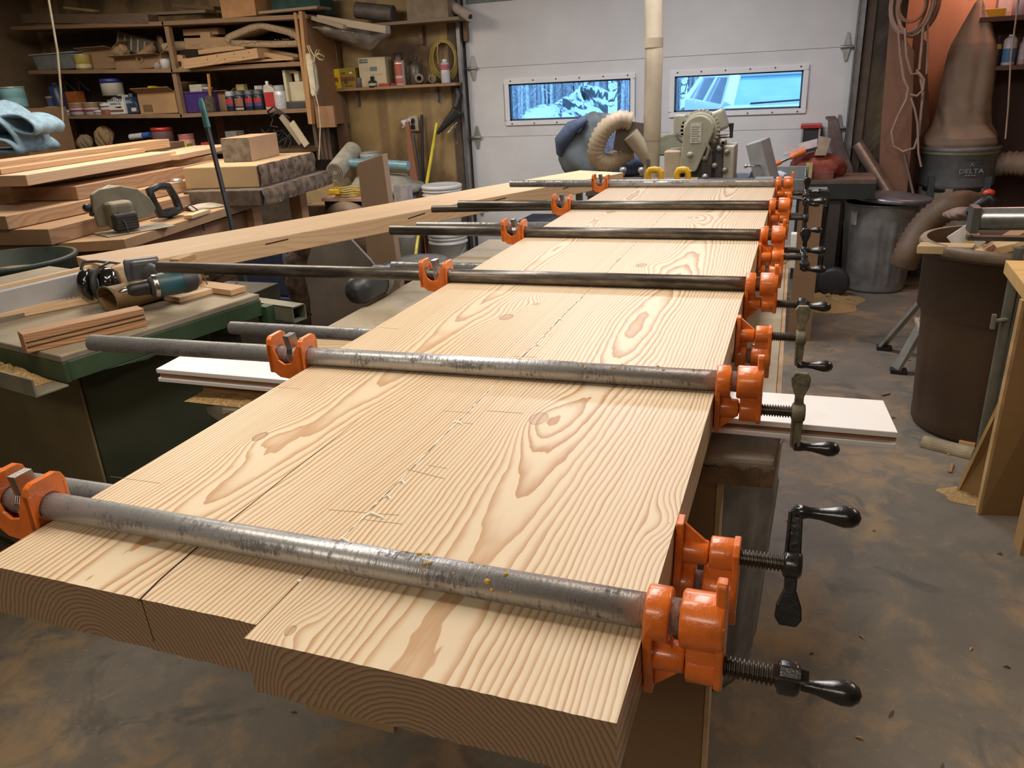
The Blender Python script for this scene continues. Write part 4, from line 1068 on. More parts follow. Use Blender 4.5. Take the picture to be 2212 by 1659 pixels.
# pale lumber and basin between saw and bench
board('lumber_strip', 'pale rough strip low down between the saw and the workbench', 'strip', at(-20, 578, y=2.45), at(105, 572, y=2.45), .06, .03, GREYWOOD)
q = at(20, 605, y=2.3); o = thing('tub', 'dark green tub behind the rip fence at the left edge', 'tub', (q.x-.02, 2.33, 0))
m = MB(); m.lathe([(.001, .0), (.22, .0), (.26, .83), (.27, .835), (.27, .85), (.25, .85), (.21, .02), (.001, .02)], (0, 0, -.05+.05), 36, True, 'z', False); m.build('tub_body', P((.03, .045, .035), .5), o)
rr = random.Random(12)
for k in range(11):
    x = 70+k*14; q = at(x, 592-k*1.5-(k % 3)*12, y=2.62-.02*(k % 3)); a = rr.uniform(-.4, .4)
    o = board('kindling_piece', 'small rough offcut in the heap behind the rip fence', 'offcut', q+Vector((-.05, 0, .0)), q+Vector((.05, .09*cos(a), .02*a)), .04, .035, WOOD_MID if k % 2 else FS2)
    o['group'] = 'offcuts heaped behind the rip fence'
m = MB(); a = at(60, 610, y=2.62); b2 = at(235, 575, y=2.62); m.bb((a.x+.08, 2.52, 0), (b2.x+.05, 2.72, min(a.z, b2.z)-.03)); o = m.build('crate', WOOD_DARK); tag(o, 'dark wooden crate holding offcuts behind the rip fence', 'crate')

# slim dark stick with a teal grip leaning by the bench
a = at(433, 212, y=3.1); b2 = at(522, 575, y=3.0)
o = thing('paddle', 'slim dark shaft with a teal grip leaning between the bench and the timber', 'pole', (0, 0, 0))
d = b2-a; e = b2+d.normalized()*((b2.z)/abs(d.normalized().z))
o.location = e
m = MB(); m.tube([a-e+(b2-a)*.16, (0, 0, .002)], [.0115, .0125], 12); m.build('shaft', P((.05, .055, .065), .35, .3, var=.3), o)
m = MB(); m.tube([a-e, a-e+(b2-a)*.03, a-e+(b2-a)*.17], [.008, .013, .015], 12); m.build('grip', P((.06, .22, .20), .4, var=.3), o)
# ------------------------------------------------------------------ shelving along the back wall
YF, YB = 5.6, 6.0
def edge(px, py, y=YF): return at(px, py, y=y)
def sp(x0, x1, yt, yb, y):
    c = (x0+x1)/2; a = at(x0, (yt+yb)/2, y=y); b = at(x1, (yt+yb)/2, y=y); t = at(c, yt, y=y); g = at(c, yb, y=y)
    return a.x, b.x, t.z, g.z
unit = thing('shelving_unit', 'long dark wooden shelving unit across the back left wall', 'shelves', (-5.2, 5.8, 0))
def shelf_at(pl_, pr_, t=.032, yb=YB-.02):
    a = at(*pl_, y=YF); b = at(*pr_, y=YF)
    m = MB(); i = []
    for y in (YF, yb):
        for p, dz in ((a, -t), (b, -t), (b, 0), (a, 0)): i.append(m.pt((p.x+5.2, y-5.8, p.z+dz)))
    for q in ((0, 1, 2, 3), (7, 6, 5, 4), (0, 4, 5, 1), (1, 5, 6, 2), (2, 6, 7, 3), (3, 7, 4, 0)): m.face([i[j] for j in q])
    m.build('shelf', SHELF_W, unit, bevel=.002); return a, b
sA = shelf_at((20, 57), (352, 46)); sB = shelf_at((348, 46), (662, 30))
sC = shelf_at((60, 152), (372, 148)); sD = shelf_at((368, 148), (662, 132))
sE = shelf_at((60, 250), (392, 246)); sF = shelf_at((388, 246), (672, 233))
def shz(s, x):  # height of a shelf top at x
    a, b = s; return a.z+(b.z-a.z)*(x-a.x)/(b.x-a.x)
OW = WOOD((.46, .26, .11), (.30, .15, .06))
a = at(650, 33, y=YF-.02); b = at(674, 268, y=YF-.02)
m = MB(); m.beam((b.x+5.2, -.215, b.z), (a.x+5.2+.01, -.215, 2.02), .05, .03, (1, 0, 0)); m.build('upright', OW, unit, bevel=.002)
m = MB(); m.bb((b.x+5.2-.045, -.205, b.z), (b.x+5.2-.018, -.16, 2.02)); m.build('upright', OW, unit, bevel=.002)
m = MB(); m.bb((b.x+5.2+.026, -.19, b.z-.02), (b.x+5.2+.04, .27, 2.0)); m.build('end_panel', WOOD_MID, unit)
m = MB(); m.bb((b.x+5.2+.03, -.20, b.z-.03), (b.x+5.2+.20, -.175, b.z+.13)); m.build('gusset', WOOD_MID, unit)
for px0, py0, px1, py1 in ((362, 52, 376, 148), (380, 152, 392, 246)):
    p = at(px0, py0, y=YF+.02); q = at(px1, py1, y=YF+.02)
    m = MB(); m.bb((q.x+5.2-.022, -.18, q.z), (q.x+5.2+.022, -.14, p.z-.01)); m.build('divider', SHELF_W, unit)
for x in (-6.75, -5.0, -3.75):
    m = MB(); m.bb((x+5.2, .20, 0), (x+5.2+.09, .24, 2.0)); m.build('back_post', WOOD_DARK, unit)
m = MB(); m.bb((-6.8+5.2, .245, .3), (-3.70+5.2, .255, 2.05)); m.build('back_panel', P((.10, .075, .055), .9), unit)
# lowest counter
m = MB(); m.bb((-6.8+5.2, -.15, .99), (-3.8+5.2, .18, 1.02)); m.build('counter', WOOD_DARK, unit)
CNT = 1.02

def can(name, label, cat, x0, x1, yt, shelf, y=5.72, body=(.8, .8, .8), bands=(), lid=(.5, .5, .48), metal=0, lidh=.008, group=None, yb=None, zbase=None, rough=.4, txt=None):
    """round can or tub standing on a shelf; bands = (from, to, colour) shares of the height"""
    cx = (x0+x1)/2; a, b, zt, _ = sp(x0, x1, yt, yt+20, y)
    xc = (a+b)/2; r = (b-a)/2; z = zbase if zbase is not None else shz(shelf, xc)
    zt = at(cx, yt, y=y).z; h = max(.03, zt-z)
    o = thing(name, label, cat, (xc, y, z+.0005), 0, group)
    m = MB(); m.lathe([(.001, 0), (r, 0), (r, h-lidh)], (0, 0, 0), 28, True, 'z', True); bo_ = m.build('can_body', P(body, rough, metal, var=.06), o)
    m = MB(); m.lathe([(r*1.0, h-lidh), (r*1.03, h-lidh), (r*1.03, h), (r*.9, h), (r*.88, h-.003), (.001, h-.003)], (0, 0, 0), 28, True, 'z', False); m.build('lid', P(lid, .35, .4, var=.05), o)
    for f0, f1, c in bands:
        m = MB(); m.lathe([(r*1.006, h*f0), (r*1.006, h*f1)], (0, 0, 0), 28, True, 'z', False); m.build('label', P(c, .5, var=.12, sc=40), bo_)
    if txt:
        s, zf, sz, c = txt
        letters(s, sz, P(c, .5), o, Matrix.Translation((0, -r*1.02, h*zf)) @ FACE_CAM)
    return o, r, h
def spray(label, x0, x1, yt, shelf, body, cap, bands=(), y=5.70, capf=.22, name='spray_can', group=None):
    a, b, zt, _ = sp(x0, x1, yt, yt+30, y); xc = (a+b)/2; r = (b-a)/2; z = shz(shelf, xc); h = at((x0+x1)/2, yt, y=y).z-z
    o = thing(name, label, 'spray can', (xc, y, z+.0005), 0, group)
    m = MB(); hc = h*(1-capf)
    m.lathe([(.001, 0), (r*.96, .0), (r, .004), (r, hc-.012), (r*.86, hc), (.001, hc)], (0, 0, 0), 24); bo_ = m.build('can_body', P(body, .3, .2, var=.06), o)
    m = MB(); m.lathe([(r*.90, hc-.004), (r*.88, h-.004), (r*.7, h), (.001, h)], (0, 0, 0), 24); m.build('cap', P(cap, .4, var=.06), o)
    for f0, f1, c in bands:
        m = MB(); n = 10
        m.sheet(lambda u, v: (sin((u-.5)*2.0)*r*1.01, -cos((u-.5)*2.0)*r*1.01, h*(f0+(f1-f0)*v)), 10, 1); m.build('label', P(c, .5, var=.15, sc=60), bo_)
    return o
def bottle(name, label, cat, x0, x1, yt, z, y, body, cap, neck=.35, shoulder=.72, capc=None, bands=()):
    a, b, zt, _ = sp(x0, x1, yt, yt+30, y); xc = (a+b)/2; r = (b-a)/2; h = at((x0+x1)/2, yt, y=y).z-z
    o = thing(name, label, cat, (xc, y, z+.0005))
    m = MB(); m.lathe([(.001, 0), (r*.97, 0), (r, .006), (r, h*shoulder), (r*.8, h*(shoulder+.06)), (r*neck, h*(shoulder+.14)), (r*neck, h*.93), (.001, h*.93)], (0, 0, 0), 24); bo_ = m.build('bottle_body', P(body, .35, var=.08), o)
    m = MB(); m.lathe([(r*neck*1.15, h*.90), (r*neck*1.15, h), (.001, h)], (0, 0, 0), 18); m.build('cap', P(cap, .4), o)
    for f0, f1, c in bands:
        m = MB(); m.lathe([(r*1.01, h*f0), (r*1.01, h*f1)], (0, 0, 0), 24, True, 'z', False); m.build('label', P(c, .5, var=.15, sc=50), bo_)
    return o
def carton(name, label, cat, x0, x1, yt, z, y, dep, mat, rz=0.0, flaps=0, h=None):
    a, b, zt, _ = sp(x0, x1, yt, yt+30, y); xc = (a+b)/2; w = b-a; h = h or at((x0+x1)/2, yt, y=y).z-z
    o = thing(name, label, cat, (xc, y+dep/2, z+.0005), rz)
    m = MB(); t = .004
    if flaps:
        m.bb((-w/2, -dep/2, 0), (w/2, dep/2, t)); m.bb((-w/2, -dep/2, t), (-w/2+t, dep/2, h)); m.bb((w/2-t, -dep/2, t), (w/2, dep/2, h))
        m.bb((-w/2+t, -dep/2, t), (w/2-t, -dep/2+t, h)); m.bb((-w/2+t, dep/2-t, t), (w/2-t, dep/2, h))
    else: m.bb((-w/2, -dep/2, 0), (w/2, dep/2, h))
    m.build('box_body', mat, o, bevel=.002)
    if flaps:
        m = MB(); m.M = Matrix.Translation((0, -dep/2, h)) @ Matrix.Rotation(-flaps, 4, 'X'); m.bb((-w/2, -dep*.4, 0), (w/2, 0, t)); m.build('flap', mat, o)
        m = MB(); m.M = Matrix.Translation((w/2, 0, h)) @ Matrix.Rotation(-.6, 4, 'Y'); m.bb((0, -dep/2, 0), (w*.3, dep/2, t)); m.build('flap', mat, o)
    return o, w, h
def shx(x): return at(x, 240, y=5.7).x
# --- lower shelf, left to right
q = at(25, 235, y=4.6)
bx_ = at(25, 235, y=5.0)
o, r, h = can('paint_can', 'pale blue paint can at the far left edge above the towel', 'can', 6, 44, 188, None, y=4.9, body=(.16, .34, .36), lid=(.4, .42, .4), zbase=at(25, 236, y=4.9).z, bands=((.1, .5, (.13, .28, .33)),))
zc = at(25, 236, y=4.9).z
m = MB(); m.bb((-.35, -.2, 0), (.25, .25, zc-1.0)); o = m.build('side_cabinet', WOOD_DARK); o.location = (at(25, 236, y=4.9).x, 4.95, 1.0-.001); 
m = MB(); m.bb((-.34, -.19, 0), (.24, .24, .9985)); o2 = m.build('cabinet_base', WOOD_DARK, o); o2.location = (0, 0, -.9995)
tag(o, 'dark cabinet behind the towel carrying the pale blue can', 'cabinet')
o, r, h = can('paint_can', 'small white and red can left of the pale blue can', 'can', -22, 6, 212, None, y=4.86, body=(.6, .6, .58), zbase=zc, bands=((.0, .3, (.5, .12, .1)),))
o = bottle('glue_bottle', 'bottle with a yellowish cone cap left of the blue propane cylinder', 'bottle', 98, 119, 208, shz(sE, shx(108)), 5.66, (.08, .09, .20), (.30, .22, .09), .45, .35, bands=((.30, .45, (.55, .42, .05)),))
o = bottle('propane_cylinder', 'tall dark blue gas cylinder on the lower shelf', 'cylinder', 110, 133, 180, shz(sE, shx(121)), 5.74, (.03, .05, .12), (.20, .20, .20), .3, .84)
carton('plastic_tub', 'square orange plastic tub behind the stain cans', 'tub', 134, 165, 198, shz(sE, shx(150)), 5.80, .10, P((.42, .13, .03), .5), 0)
for k, (x, l) in enumerate(((147, 'left'), (176, 'right'))):
    o = thing('bracket', 'dark metal bracket on the shelf behind the orange tub, %s one' % l, 'bracket', (at(x, 210, y=5.9).x, 5.9, shz(sE, shx(x))))
    m = MB(); m.beam((0, 0, .0), (.0, 0, .32), .02, .01); m.beam((0, 0, .30), (.12, 0, .20), .02, .01, (0, 1, 0)); m.build('bar', P((.16, .15, .13), .5, .4), o)
SC_ = 'wood stain cans on the lower shelf'
MAR = (.20, .035, .10); WC = (.72, .70, .68)
can('stain_can', 'small white can just left of the maroon banded stain cans', 'can', 140, 155, 237, sE, y=5.66, body=WC, bands=((.35, .5, (.05, .05, .05)),), group=SC_)
can('stain_can', 'larger left one of the two white cans with maroon bands', 'can', 155, 184, 222, sE, y=5.67, body=WC, bands=((.25, .42, MAR), (.55, .95, (.30, .17, .10))), group=SC_)
can('stain_can', 'right one of the two white cans with maroon bands', 'can', 185, 211, 221, sE, y=5.67, body=WC, bands=((.25, .42, MAR), (.55, .95, (.30, .17, .10))), group=SC_)
can('stain_can', 'tiny white can with a black stripe right of the banded cans', 'can', 207, 222, 237, sE, y=5.64, body=WC, bands=((.35, .5, (.05, .05, .05)),), group=SC_)
can('stain_can', 'small violet and white can behind the tiny white can', 'can', 207, 220, 221, sE, y=5.74, body=(.5, .48, .62), group=SC_)
can('stain_can', 'narrow white and rust can left of the tall lettered oil can', 'can', 220, 238, 221, sE, y=5.67, body=WC, bands=((.0, .4, (.25, .09, .05)), (.6, .7, (.05, .05, .05))), group=SC_)
# lettered oil can with a jar on top
a, b2, zt, _ = sp(232, 266, 205, 240, 5.66); w = b2-a; xc = (a+b2)/2; z = shz(sE, xc); h = at(249, 206, y=5.66).z-z
o = thing('oil_can', 'tall white rectangular oil can with black lettering, a jar on top of it', 'can', (xc, 5.69, z+.0005))
m = MB(); m.bb((-w/2, -.03, 0), (w/2, .05, h)); m.build('can_body', P((.72, .72, .72), .4, var=.05), o, bevel=.006)
m = MB(); m.bb((-w/2+.002, -.0315, h*.80), (w/2-.002, -.0302, h*.97)); m.build('label', P((.03, .03, .03), .5), o)
m = MB(); m.prism([(-w*.28, h*.80), (w*.28, h*.80), (w*.12, h*.87), (0, h*.92), (-w*.12, h*.87)], -.0325, -.0315, 'xzy'); m.build('label', P((.75, .75, .75), .5), o)
letters('WATCO', w*.235, P((.02, .02, .02), .5), o, Matrix.Translation((0, -.034, h*.76)) @ FACE_CAM)
letters('DANISH OIL', w*.13, P((.02, .02, .02), .5), o, Matrix.Translation((0, -.032, h*.55)) @ FACE_CAM)
m = MB(); m.bb((-w*.05, -.0318, h*.33), (w*.33, -.0302, h*.40)); m.bb((w*.10, -.0318, h*.33), (w*.33, -.0302, h*.40)); m.build('label', P((.06, .12, .24), .5), o)
m = MB(); m.bb((-w*.42, -.0318, h*.12), (w*.42, -.0302, h*.24)); m.build('label', P((.20, .10, .06), .5), o)
o2, r, h2 = can('plastic_jar', 'cloudy white jar with a blue lid standing on the lettered oil can', 'jar', 223, 258, 170, None, y=5.70, body=(.52, .50, .42), lid=(.05, .07, .30), lidh=.035, zbase=z+h+.0005)
# blue jug
a, b2, zt, _ = sp(264, 300, 202, 240, 5.72); xc = (a+b2)/2; z = shz(sE, xc); h = at(282, 202, y=5.72).z-z; w = b2-a
o = thing('jug', 'dark blue plastic jug right of the lettered oil can', 'jug', (xc, 5.74, z+.0005))
m = MB(); m.prism([(-w/2, 0), (w/2, 0), (w/2, h*.45), (w*.40, h*.62), (w*.12, h*.84), (-w*.12, h*.84), (-w*.42, h*.62), (-w/2, h*.45)], -.05, .05, 'xzy'); m.build('jug_body', P((.035, .055, .11), .4), o, bevel=.015, seg=3)
m = MB(); m.cyl((0, 0, h*.82), (0, 0, h), .018); m.build('cap', P((.10, .14, .17), .4), o)
m = MB(); m.bb((w*.12, -.0515, h*.12), (w*.42, -.0502, h*.30)); m.build('label', P((.6, .6, .55), .5), o)
m = MB(); m.prism([(-w*.34, h*.52), (w*.3, h*.52), (w*.16, h*.68), (-w*.2, h*.68)], -.0518, -.0503, 'xzy'); m.build('label', P((.22, .30, .35), .5), o)
o, w, h = carton('cardboard_box', 'open tan cardboard box with a yellow packet on it, lower shelf', 'box', 298, 379, 200, shz(sE, shx(338)), 5.66, .20, CARD, 0, flaps=.5)
m = MB(); m.bb((-w*.40, -.1015, h*.10), (-w*.15, -.1002, h*.45)); m.build('printed_square', P((.16, .10, .05), .8), o)
zb = at(340, 197, y=5.72).z
o = thing('packet', 'bright yellow packet lying on the open cardboard box', 'packet', (at(341, 190, y=5.74).x, 5.74, max(zb, shz(sE, shx(338))+h+.006)), -.1)
m = MB(); m.box((0, 0, .015), (.15, .09, .03), (0, .22, 0)); m.build('packet_body', P((.72, .52, .02), .5), o, bevel=.003)
m = MB(); m.box((-.06, -.03, -.005), (.14, .08, .012), (0, .15, 0)); m.build('card', P((.50, .42, .14), .5), o)
# right half
a, b2, zt, _ = sp(393, 455, 197, 240, 5.66); xc = (a+b2)/2; w = b2-a; z = shz(sF, xc); h = at(424, 198, y=5.66).z-z
o = thing('basket', 'purple plastic basket full of small boxes on the lower shelf', 'basket', (xc, 5.76, z+.0005))
m = MB(); PUR = P((.060, .030, .18), .45, var=.12); tp = .88; d_ = .09
for (x0, x1, y0, y1) in ((-w/2, w/2, -d_, -d_+.005), (-w/2, w/2, d_-.005, d_), (-w/2, -w/2+.005, -d_, d_), (w/2-.005, w/2, -d_, d_)):
    m.box(((x0+x1)/2, (y0+y1)/2, h/2), (x1-x0, y1-y0, h))
m.box((0, 0, .003), (w, 2*d_, .006)); m.build('basket_body', PUR, o, bevel=.002)
m = MB(); m.bb((-w/2-.006, -d_-.006, h-.014), (w/2+.006, -d_, h)); m.bb((-w/2-.006, d_, h-.014), (w/2+.006, d_+.006, h)); m.build('rim', PUR, o, bevel=.002)
o = thing('small_box', 'grey white box sticking out of the purple basket', 'box', (xc-.03, 5.76, z+.0075)); m = MB(); m.bb((-.06, -.05, 0), (.07, .05, h+.05)); m.build('box_body', P((.50, .48, .44), .5), o, bevel=.002)
o = thing('plastic_tub', 'round white tub lid beside the grey box in the purple basket', 'tub', (xc+.09, 5.72, z+.0075)); m = MB(); m.lathe([(.001, 0), (.035, 0), (.038, h+.01), (.042, h+.01), (.042, h+.022), (.001, h+.022)], (0, 0, 0), 20); m.build('tub_body', P((.66, .65, .62), .5), o)
# brush
a = at(452, 245, y=5.64)
o = thing('dustpan_brush', 'brush with an orange wooden handle standing beside the purple basket', 'brush', (at(456, 240, y=5.64).x, 5.64, shz(sF, shx(456))+.0005))
m = MB(); m.tube([(.02, 0, .10), (.022, 0, .16), (.032, 0, .22), (.038, 0, .30)], [.010, .013, .012, .014], 10); m.build('handle', P((.46, .22, .05), .5), o)
m = MB(); m.prism([(-.05, 0), (.045, 0), (.05, .10), (.02, .14), (-.03, .12)], -.02, .02, 'xzy'); m.build('bristles', P((.09, .07, .05), .9, var=.4, sc=60, bump=.6), o, bevel=.008)
carton('cardboard_box', 'open cardboard box behind the row of spray cans', 'box', 466, 500, 200, shz(sF, shx(483)), 5.76, .12, CARD2, 0, flaps=.3)
GS = 'row of dark spray paint cans'
RB = (.45, .03, .03); BB = (.06, .06, .20)
spray('dark spray can with a silver cap, leftmost of the spray cans', 489, 507, 197, sF, (.03, .03, .04), (.38, .40, .45), ((.38, .62, RB), (.25, .38, BB)), group=GS)
spray('dark spray can with a round brown label, second of the spray cans', 508, 529, 195, sF, (.025, .02, .03), (.085, .09, .10), ((.22, .62, (.28, .12, .07)), (.05, .16, (.35, .33, .33))), group=GS)
spray('dark spray can with red and blue label, third of the spray cans', 530, 548, 194, sF, (.025, .025, .04), (.10, .11, .13), ((.38, .60, RB), (.20, .38, BB)), group=GS)
spray('dark spray can right beside the red solvent bottle', 549, 568, 193, sF, (.03, .035, .04), (.075, .085, .09), ((.38, .60, RB), (.20, .38, BB)), group=GS)
for x0, x1, yt, c, l, n_ in ((511, 528, 182, (.50, .42, .16), 'yellow card box standing behind the brown labelled spray can', 'small_box'), (551, 567, 185, (.6, .6, .62), 'white card box standing behind the fourth spray can', 'small_box')):
    carton(n_, l, 'box', x0, x1, yt, shz(sF, shx(x0)), 5.80, .05, P(c, .6), 0)
a, b2, zt, _ = sp(571, 598, 190, 240, 5.68); xc = (a+b2)/2; w = b2-a; z = shz(sF, xc); h = at(584, 190, y=5.68).z-z; ht = at(577, 175, y=5.68).z-z
o = thing('solvent_bottle', 'white solvent bottle with a big red label on the lower shelf', 'bottle', (xc, 5.71, z+.0005))
m = MB(); m.prism([(-w/2, 0), (w/2, 0), (w/2, h*.90), (w*.22, h*1.02), (-w*.12, h*1.16), (-w*.42, h*1.16), (-w/2, h)], -.03, .03, 'xzy'); m.build('bottle_body', P((.55, .50, .46), .4, var=.08), o, bevel=.008)
m = MB(); m.bb((-w*.45, -.0318, h*.12), (w*.45, -.0302, h*.80)); m.build('label', P((.46, .035, .04), .5, var=.1), o)
m = MB(); m.bb((-w*.45, -.0318, h*.81), (w*.45, -.0302, h*.93)); m.build('label', P((.62, .60, .50), .5, var=.1), o)
m = MB(); m.cyl((-w*.27, 0, h*1.12), (-w*.27, 0, ht), .013); m.build('cap', WHITE, o)
spray('white spray can with a grey cap right of the red solvent bottle', 593, 614, 184, sF, (.66, .68, .72), (.30, .33, .36), ((.15, .6, (.50, .52, .55)),), y=5.66)
# dark tray with a beige holder
a, b2, zt, _ = sp(618, 662, 222, 238, 5.66); xc = (a+b2)/2; w = b2-a; z = shz(sF, xc)
o = thing('tray', 'dark grey tray carrying the beige holder at the shelf end', 'tray', (xc, 5.74, z+.0005)); ht = at(640, 220, y=5.66).z-z
m = MB(); m.bb((-w/2, -.07, 0), (w/2, .07, max(.05, ht))); m.build('tray_body', P((.06, .065, .065), .5), o, bevel=.006)
o = thing('plastic_holder', 'beige angular plastic holder standing on the dark tray', 'holder', (xc, 5.72, z+max(.05, ht)+.001))
hh = at(630, 150, y=5.66).z-(z+max(.05, ht)); PL = P((.60, .55, .40), .5, var=.08)
m = MB(); m.bb((-w*.50, -.05, 0), (-w*.36, .04, hh)); m.bb((-w*.36, -.02, 0), (w*.48, .04, hh*.62)); m.bb((-w*.05, -.02, hh*.62), (w*.02+.03, .04, hh*.95)); m.bb((-w*.36, .0, hh*.88), (-w*.05, .04, hh*.99)); m.build('holder_body', PL, o, bevel=.006)
# --- middle shelf
def zz(s, px): return shz(s, at(px, 150, y=5.7).x)
a, b2, zt, _ = sp(66, 160, 113, 150, 5.66); xc = (a+b2)/2; w = b2-a; z = shz(sC, xc); h = at(113, 114, y=5.66).z-z
o = thing('storage_box', 'cloudy grey storage box at the left end of the middle shelf', 'box', (xc, 5.78, z+.0005))
m = MB(); m.box((0, 0, h/2), (w*.86, .20, h), taper=1.13); m.build('box_body', P((.20, .22, .22), .35, var=.2), o, bevel=.01)
m = MB(); m.bb((-w*.51, -.125, h-.012), (w*.51, .125, h)); m.build('rim', P((.33, .36, .38), .4), o, bevel=.003)
can('plastic_tub', 'yellow and white tub beside the cardboard box on the middle shelf', 'tub', 165, 190, 117, sC, y=5.66, body=(.46, .36, .10), lid=(.55, .55, .50), bands=((.1, .35, (.55, .5, .3)),))
o, w, h = carton('cardboard_box', 'tan cardboard box with loose flaps, left one on the middle shelf', 'box', 178, 246, 108, zz(sC, 210), 5.72, .2, CARD2, 0, flaps=.25)
o, w, h = carton('cardboard_box', 'low cardboard box full of brown paper rolls on the middle shelf', 'box', 248, 350, 122, zz(sC, 300), 5.68, .2, CARD2, 0, flaps=.15)
zb_ = zz(sC, 300)+h
def paperbag(label, px, py, y, s, seed, col=(.40, .27, .15), cat='paper'):
    p = at(px, py, y=y); rr = random.Random(seed); m = MB(); ph = [rr.random()*6 for _ in range(5)]
    def f(u, v):
        a = 2*pi*u; b_ = pi*(v-.5); k = 1+cos(b_)*(.16*sin(3*a+ph[0]+2*b_)+.12*sin(5*a+ph[1])*cos(3*b_)+.08*sin(9*a+ph[2]+5*b_))
        return (s[0]*cos(a)*cos(b_)*k, s[1]*sin(a)*cos(b_)*k, s[2]*sin(b_)*k)
    m.sheet(f, 30, 18, False); o = m.build('crumpled_paper', P(col, .85, var=.15)); o.location = p; tag(o, label, cat); return o
paperbag('crumpled brown paper bag on top of the low box, left', 262, 110, 5.78, (.07, .06, .055), 3)
o = thing('paper_roll', 'brown paper roll lying in the low cardboard box, middle', 'paper roll', at(300, 126, y=5.66)); d = (at(328, 105, y=5.85)-at(300, 126, y=5.66))
m = MB(); m.tube([(0, 0, 0), d], [.034, .042], 18); m.build('roll', P((.40, .27, .15), .85), o)
m = MB(); m.lathe([(.001, -.002), (.018, -.002), (.018, .004)], (0, 0, 0), 14, True, 'y'); m.build('hollow', P((.07, .045, .03), .9), o)
# parts organiser tilted
o = thing('organiser_box', 'striped little drawer organiser leaning above the paper rolls', 'organiser', at(300, 100, y=5.9)); p = o.location
m = MB(); m.M = Matrix.Rotation(.30, 4, 'Y'); w_ = at(342, 90, y=5.9).x-at(264, 90, y=5.9).x
m.bb((-w_/2, -.05, -.06), (w_/2, .05, .085)); m.build('organiser_body', P((.13, .11, .085), .7), o, bevel=.003)
for k in range(6):
    m = MB(); m.M = Matrix.Rotation(.30, 4, 'Y'); x = -w_/2+.02+k*(w_-.04)/5; m.bb((x-.006, -.054, -.045), (x+.010, -.0502, .065)); m.build('drawer_label', P((.42, .37, .27), .7), o)
o = thing('disc', 'round brown wooden disc leaning behind the paper rolls', 'disc', at(345, 97, y=5.86)); m = MB(); m.cyl((0, -.012, 0), (0.02, .012, 0), .075, n=30); m.build('disc_body', P((.22, .13, .07), .7), o)
can('cup', 'small white cup at the divider of the middle shelf', 'cup', 349, 366, 127, sC, y=5.64, body=(.66, .66, .66), lid=(.6, .6, .6))
can('jar', 'small pale jar left of the white cup on the middle shelf', 'jar', 335, 351, 136, sC, y=5.66, body=(.42, .36, .34), lid=(.5, .45, .42))
o = thing('cloth_roll', 'rolled pale cloth above the small blocks on the middle shelf', 'cloth roll', at(352, 103, y=5.70)); L_ = (at(408, 98, y=5.8)-o.location)
m = MB(); m.tube([(0, 0, 0), L_*.5, L_], [.034, .040, .036], 18); m.build('roll', P((.40, .31, .20), .9), o)
m = MB(); m.tube([(-.004, -.001, 0), (.002, 0, 0)], .014, 12); m.build('hollow', P((.10, .07, .05), .9), o)
def pb(label, x0, y0, x1, y1, y, w, t, mat=None, name='scrap_board', up=(0, 0, 1), y2=None):
    return board(name, label, 'board', at(x0, y0, y=y), at(x1, y1, y=y2 or y), w, t, mat or WOOD((.48, .31, .16), (.30, .17, .08)), up=up)
PT = WOOD((.52, .34, .18), (.33, .19, .09))
for k, (x, yy, w_, h_, d_) in enumerate(((374, 118, .05, .07, .05), (386, 114, .05, .05, .05), (393, 126, .04, .09, .05), (382, 136, .06, .035, .06), (402, 126, .07, .07, .06))):
    p = at(x+6, yy+12, y=5.68); o = thing('wood_block', 'small wooden block heaped left of the scrap boards', 'block', p, .2*k, 'small wooden blocks on the middle shelf'); m = MB(); m.box((0, 0, 0), (w_, d_, h_), (.1*k, .2, 0)); m.build('block_body', PT, o, bevel=.002)
GB = 'scrap boards on the middle shelf'
o = pb('long scrap board with a row of nail holes lying tilted on the shelf', 412, 128, 571, 104, 5.64, .20, .075, PT); o['group'] = GB
m = MB()
for x, z in ((.25, -.03), (.42, -.05), (.52, -.02), (.60, -.055), (.66, -.025), (.35, -.015)): m.cyl((x, -.1015, z), (x, -.0995, z), .005, n=8)
m.build('nail_hole', P((.06, .04, .03), .8), o)
o = pb('flat scrap board directly above the nail holed board', 436, 108, 534, 96, 5.70, .10, .035, PT); o['group'] = GB
o = pb('thick scrap board above the flat board at the left', 408, 83, 520, 80, 5.76, .12, .085, WOOD((.40, .26, .14), (.25, .15, .08))); o['group'] = GB
o = pb('notched scrap board topmost of the pile', 403, 64, 478, 60, 5.80, .10, .05, WOOD((.36, .23, .13), (.22, .13, .07))); o['group'] = GB
o = pb('scrap block between the topmost board and the thick board', 440, 70, 462, 70, 5.78, .10, .06, WOOD((.44, .28, .15), (.28, .16, .08))); o['group'] = GB
o = pb('thin scrap board slanting down to the right at the upright', 574, 112, 640, 124, 5.66, .08, .035, PT); o['group'] = GB
o = pb('long thin strip lying flat at the right shelf end', 500, 133, 640, 124, 5.64, .10, .018, PT); o['group'] = GB
o = pb('dark scrap board under the carpet roll', 565, 100, 655, 118, 5.80, .14, .03, WOOD((.34, .22, .13), (.22, .13, .07))); o['group'] = GB
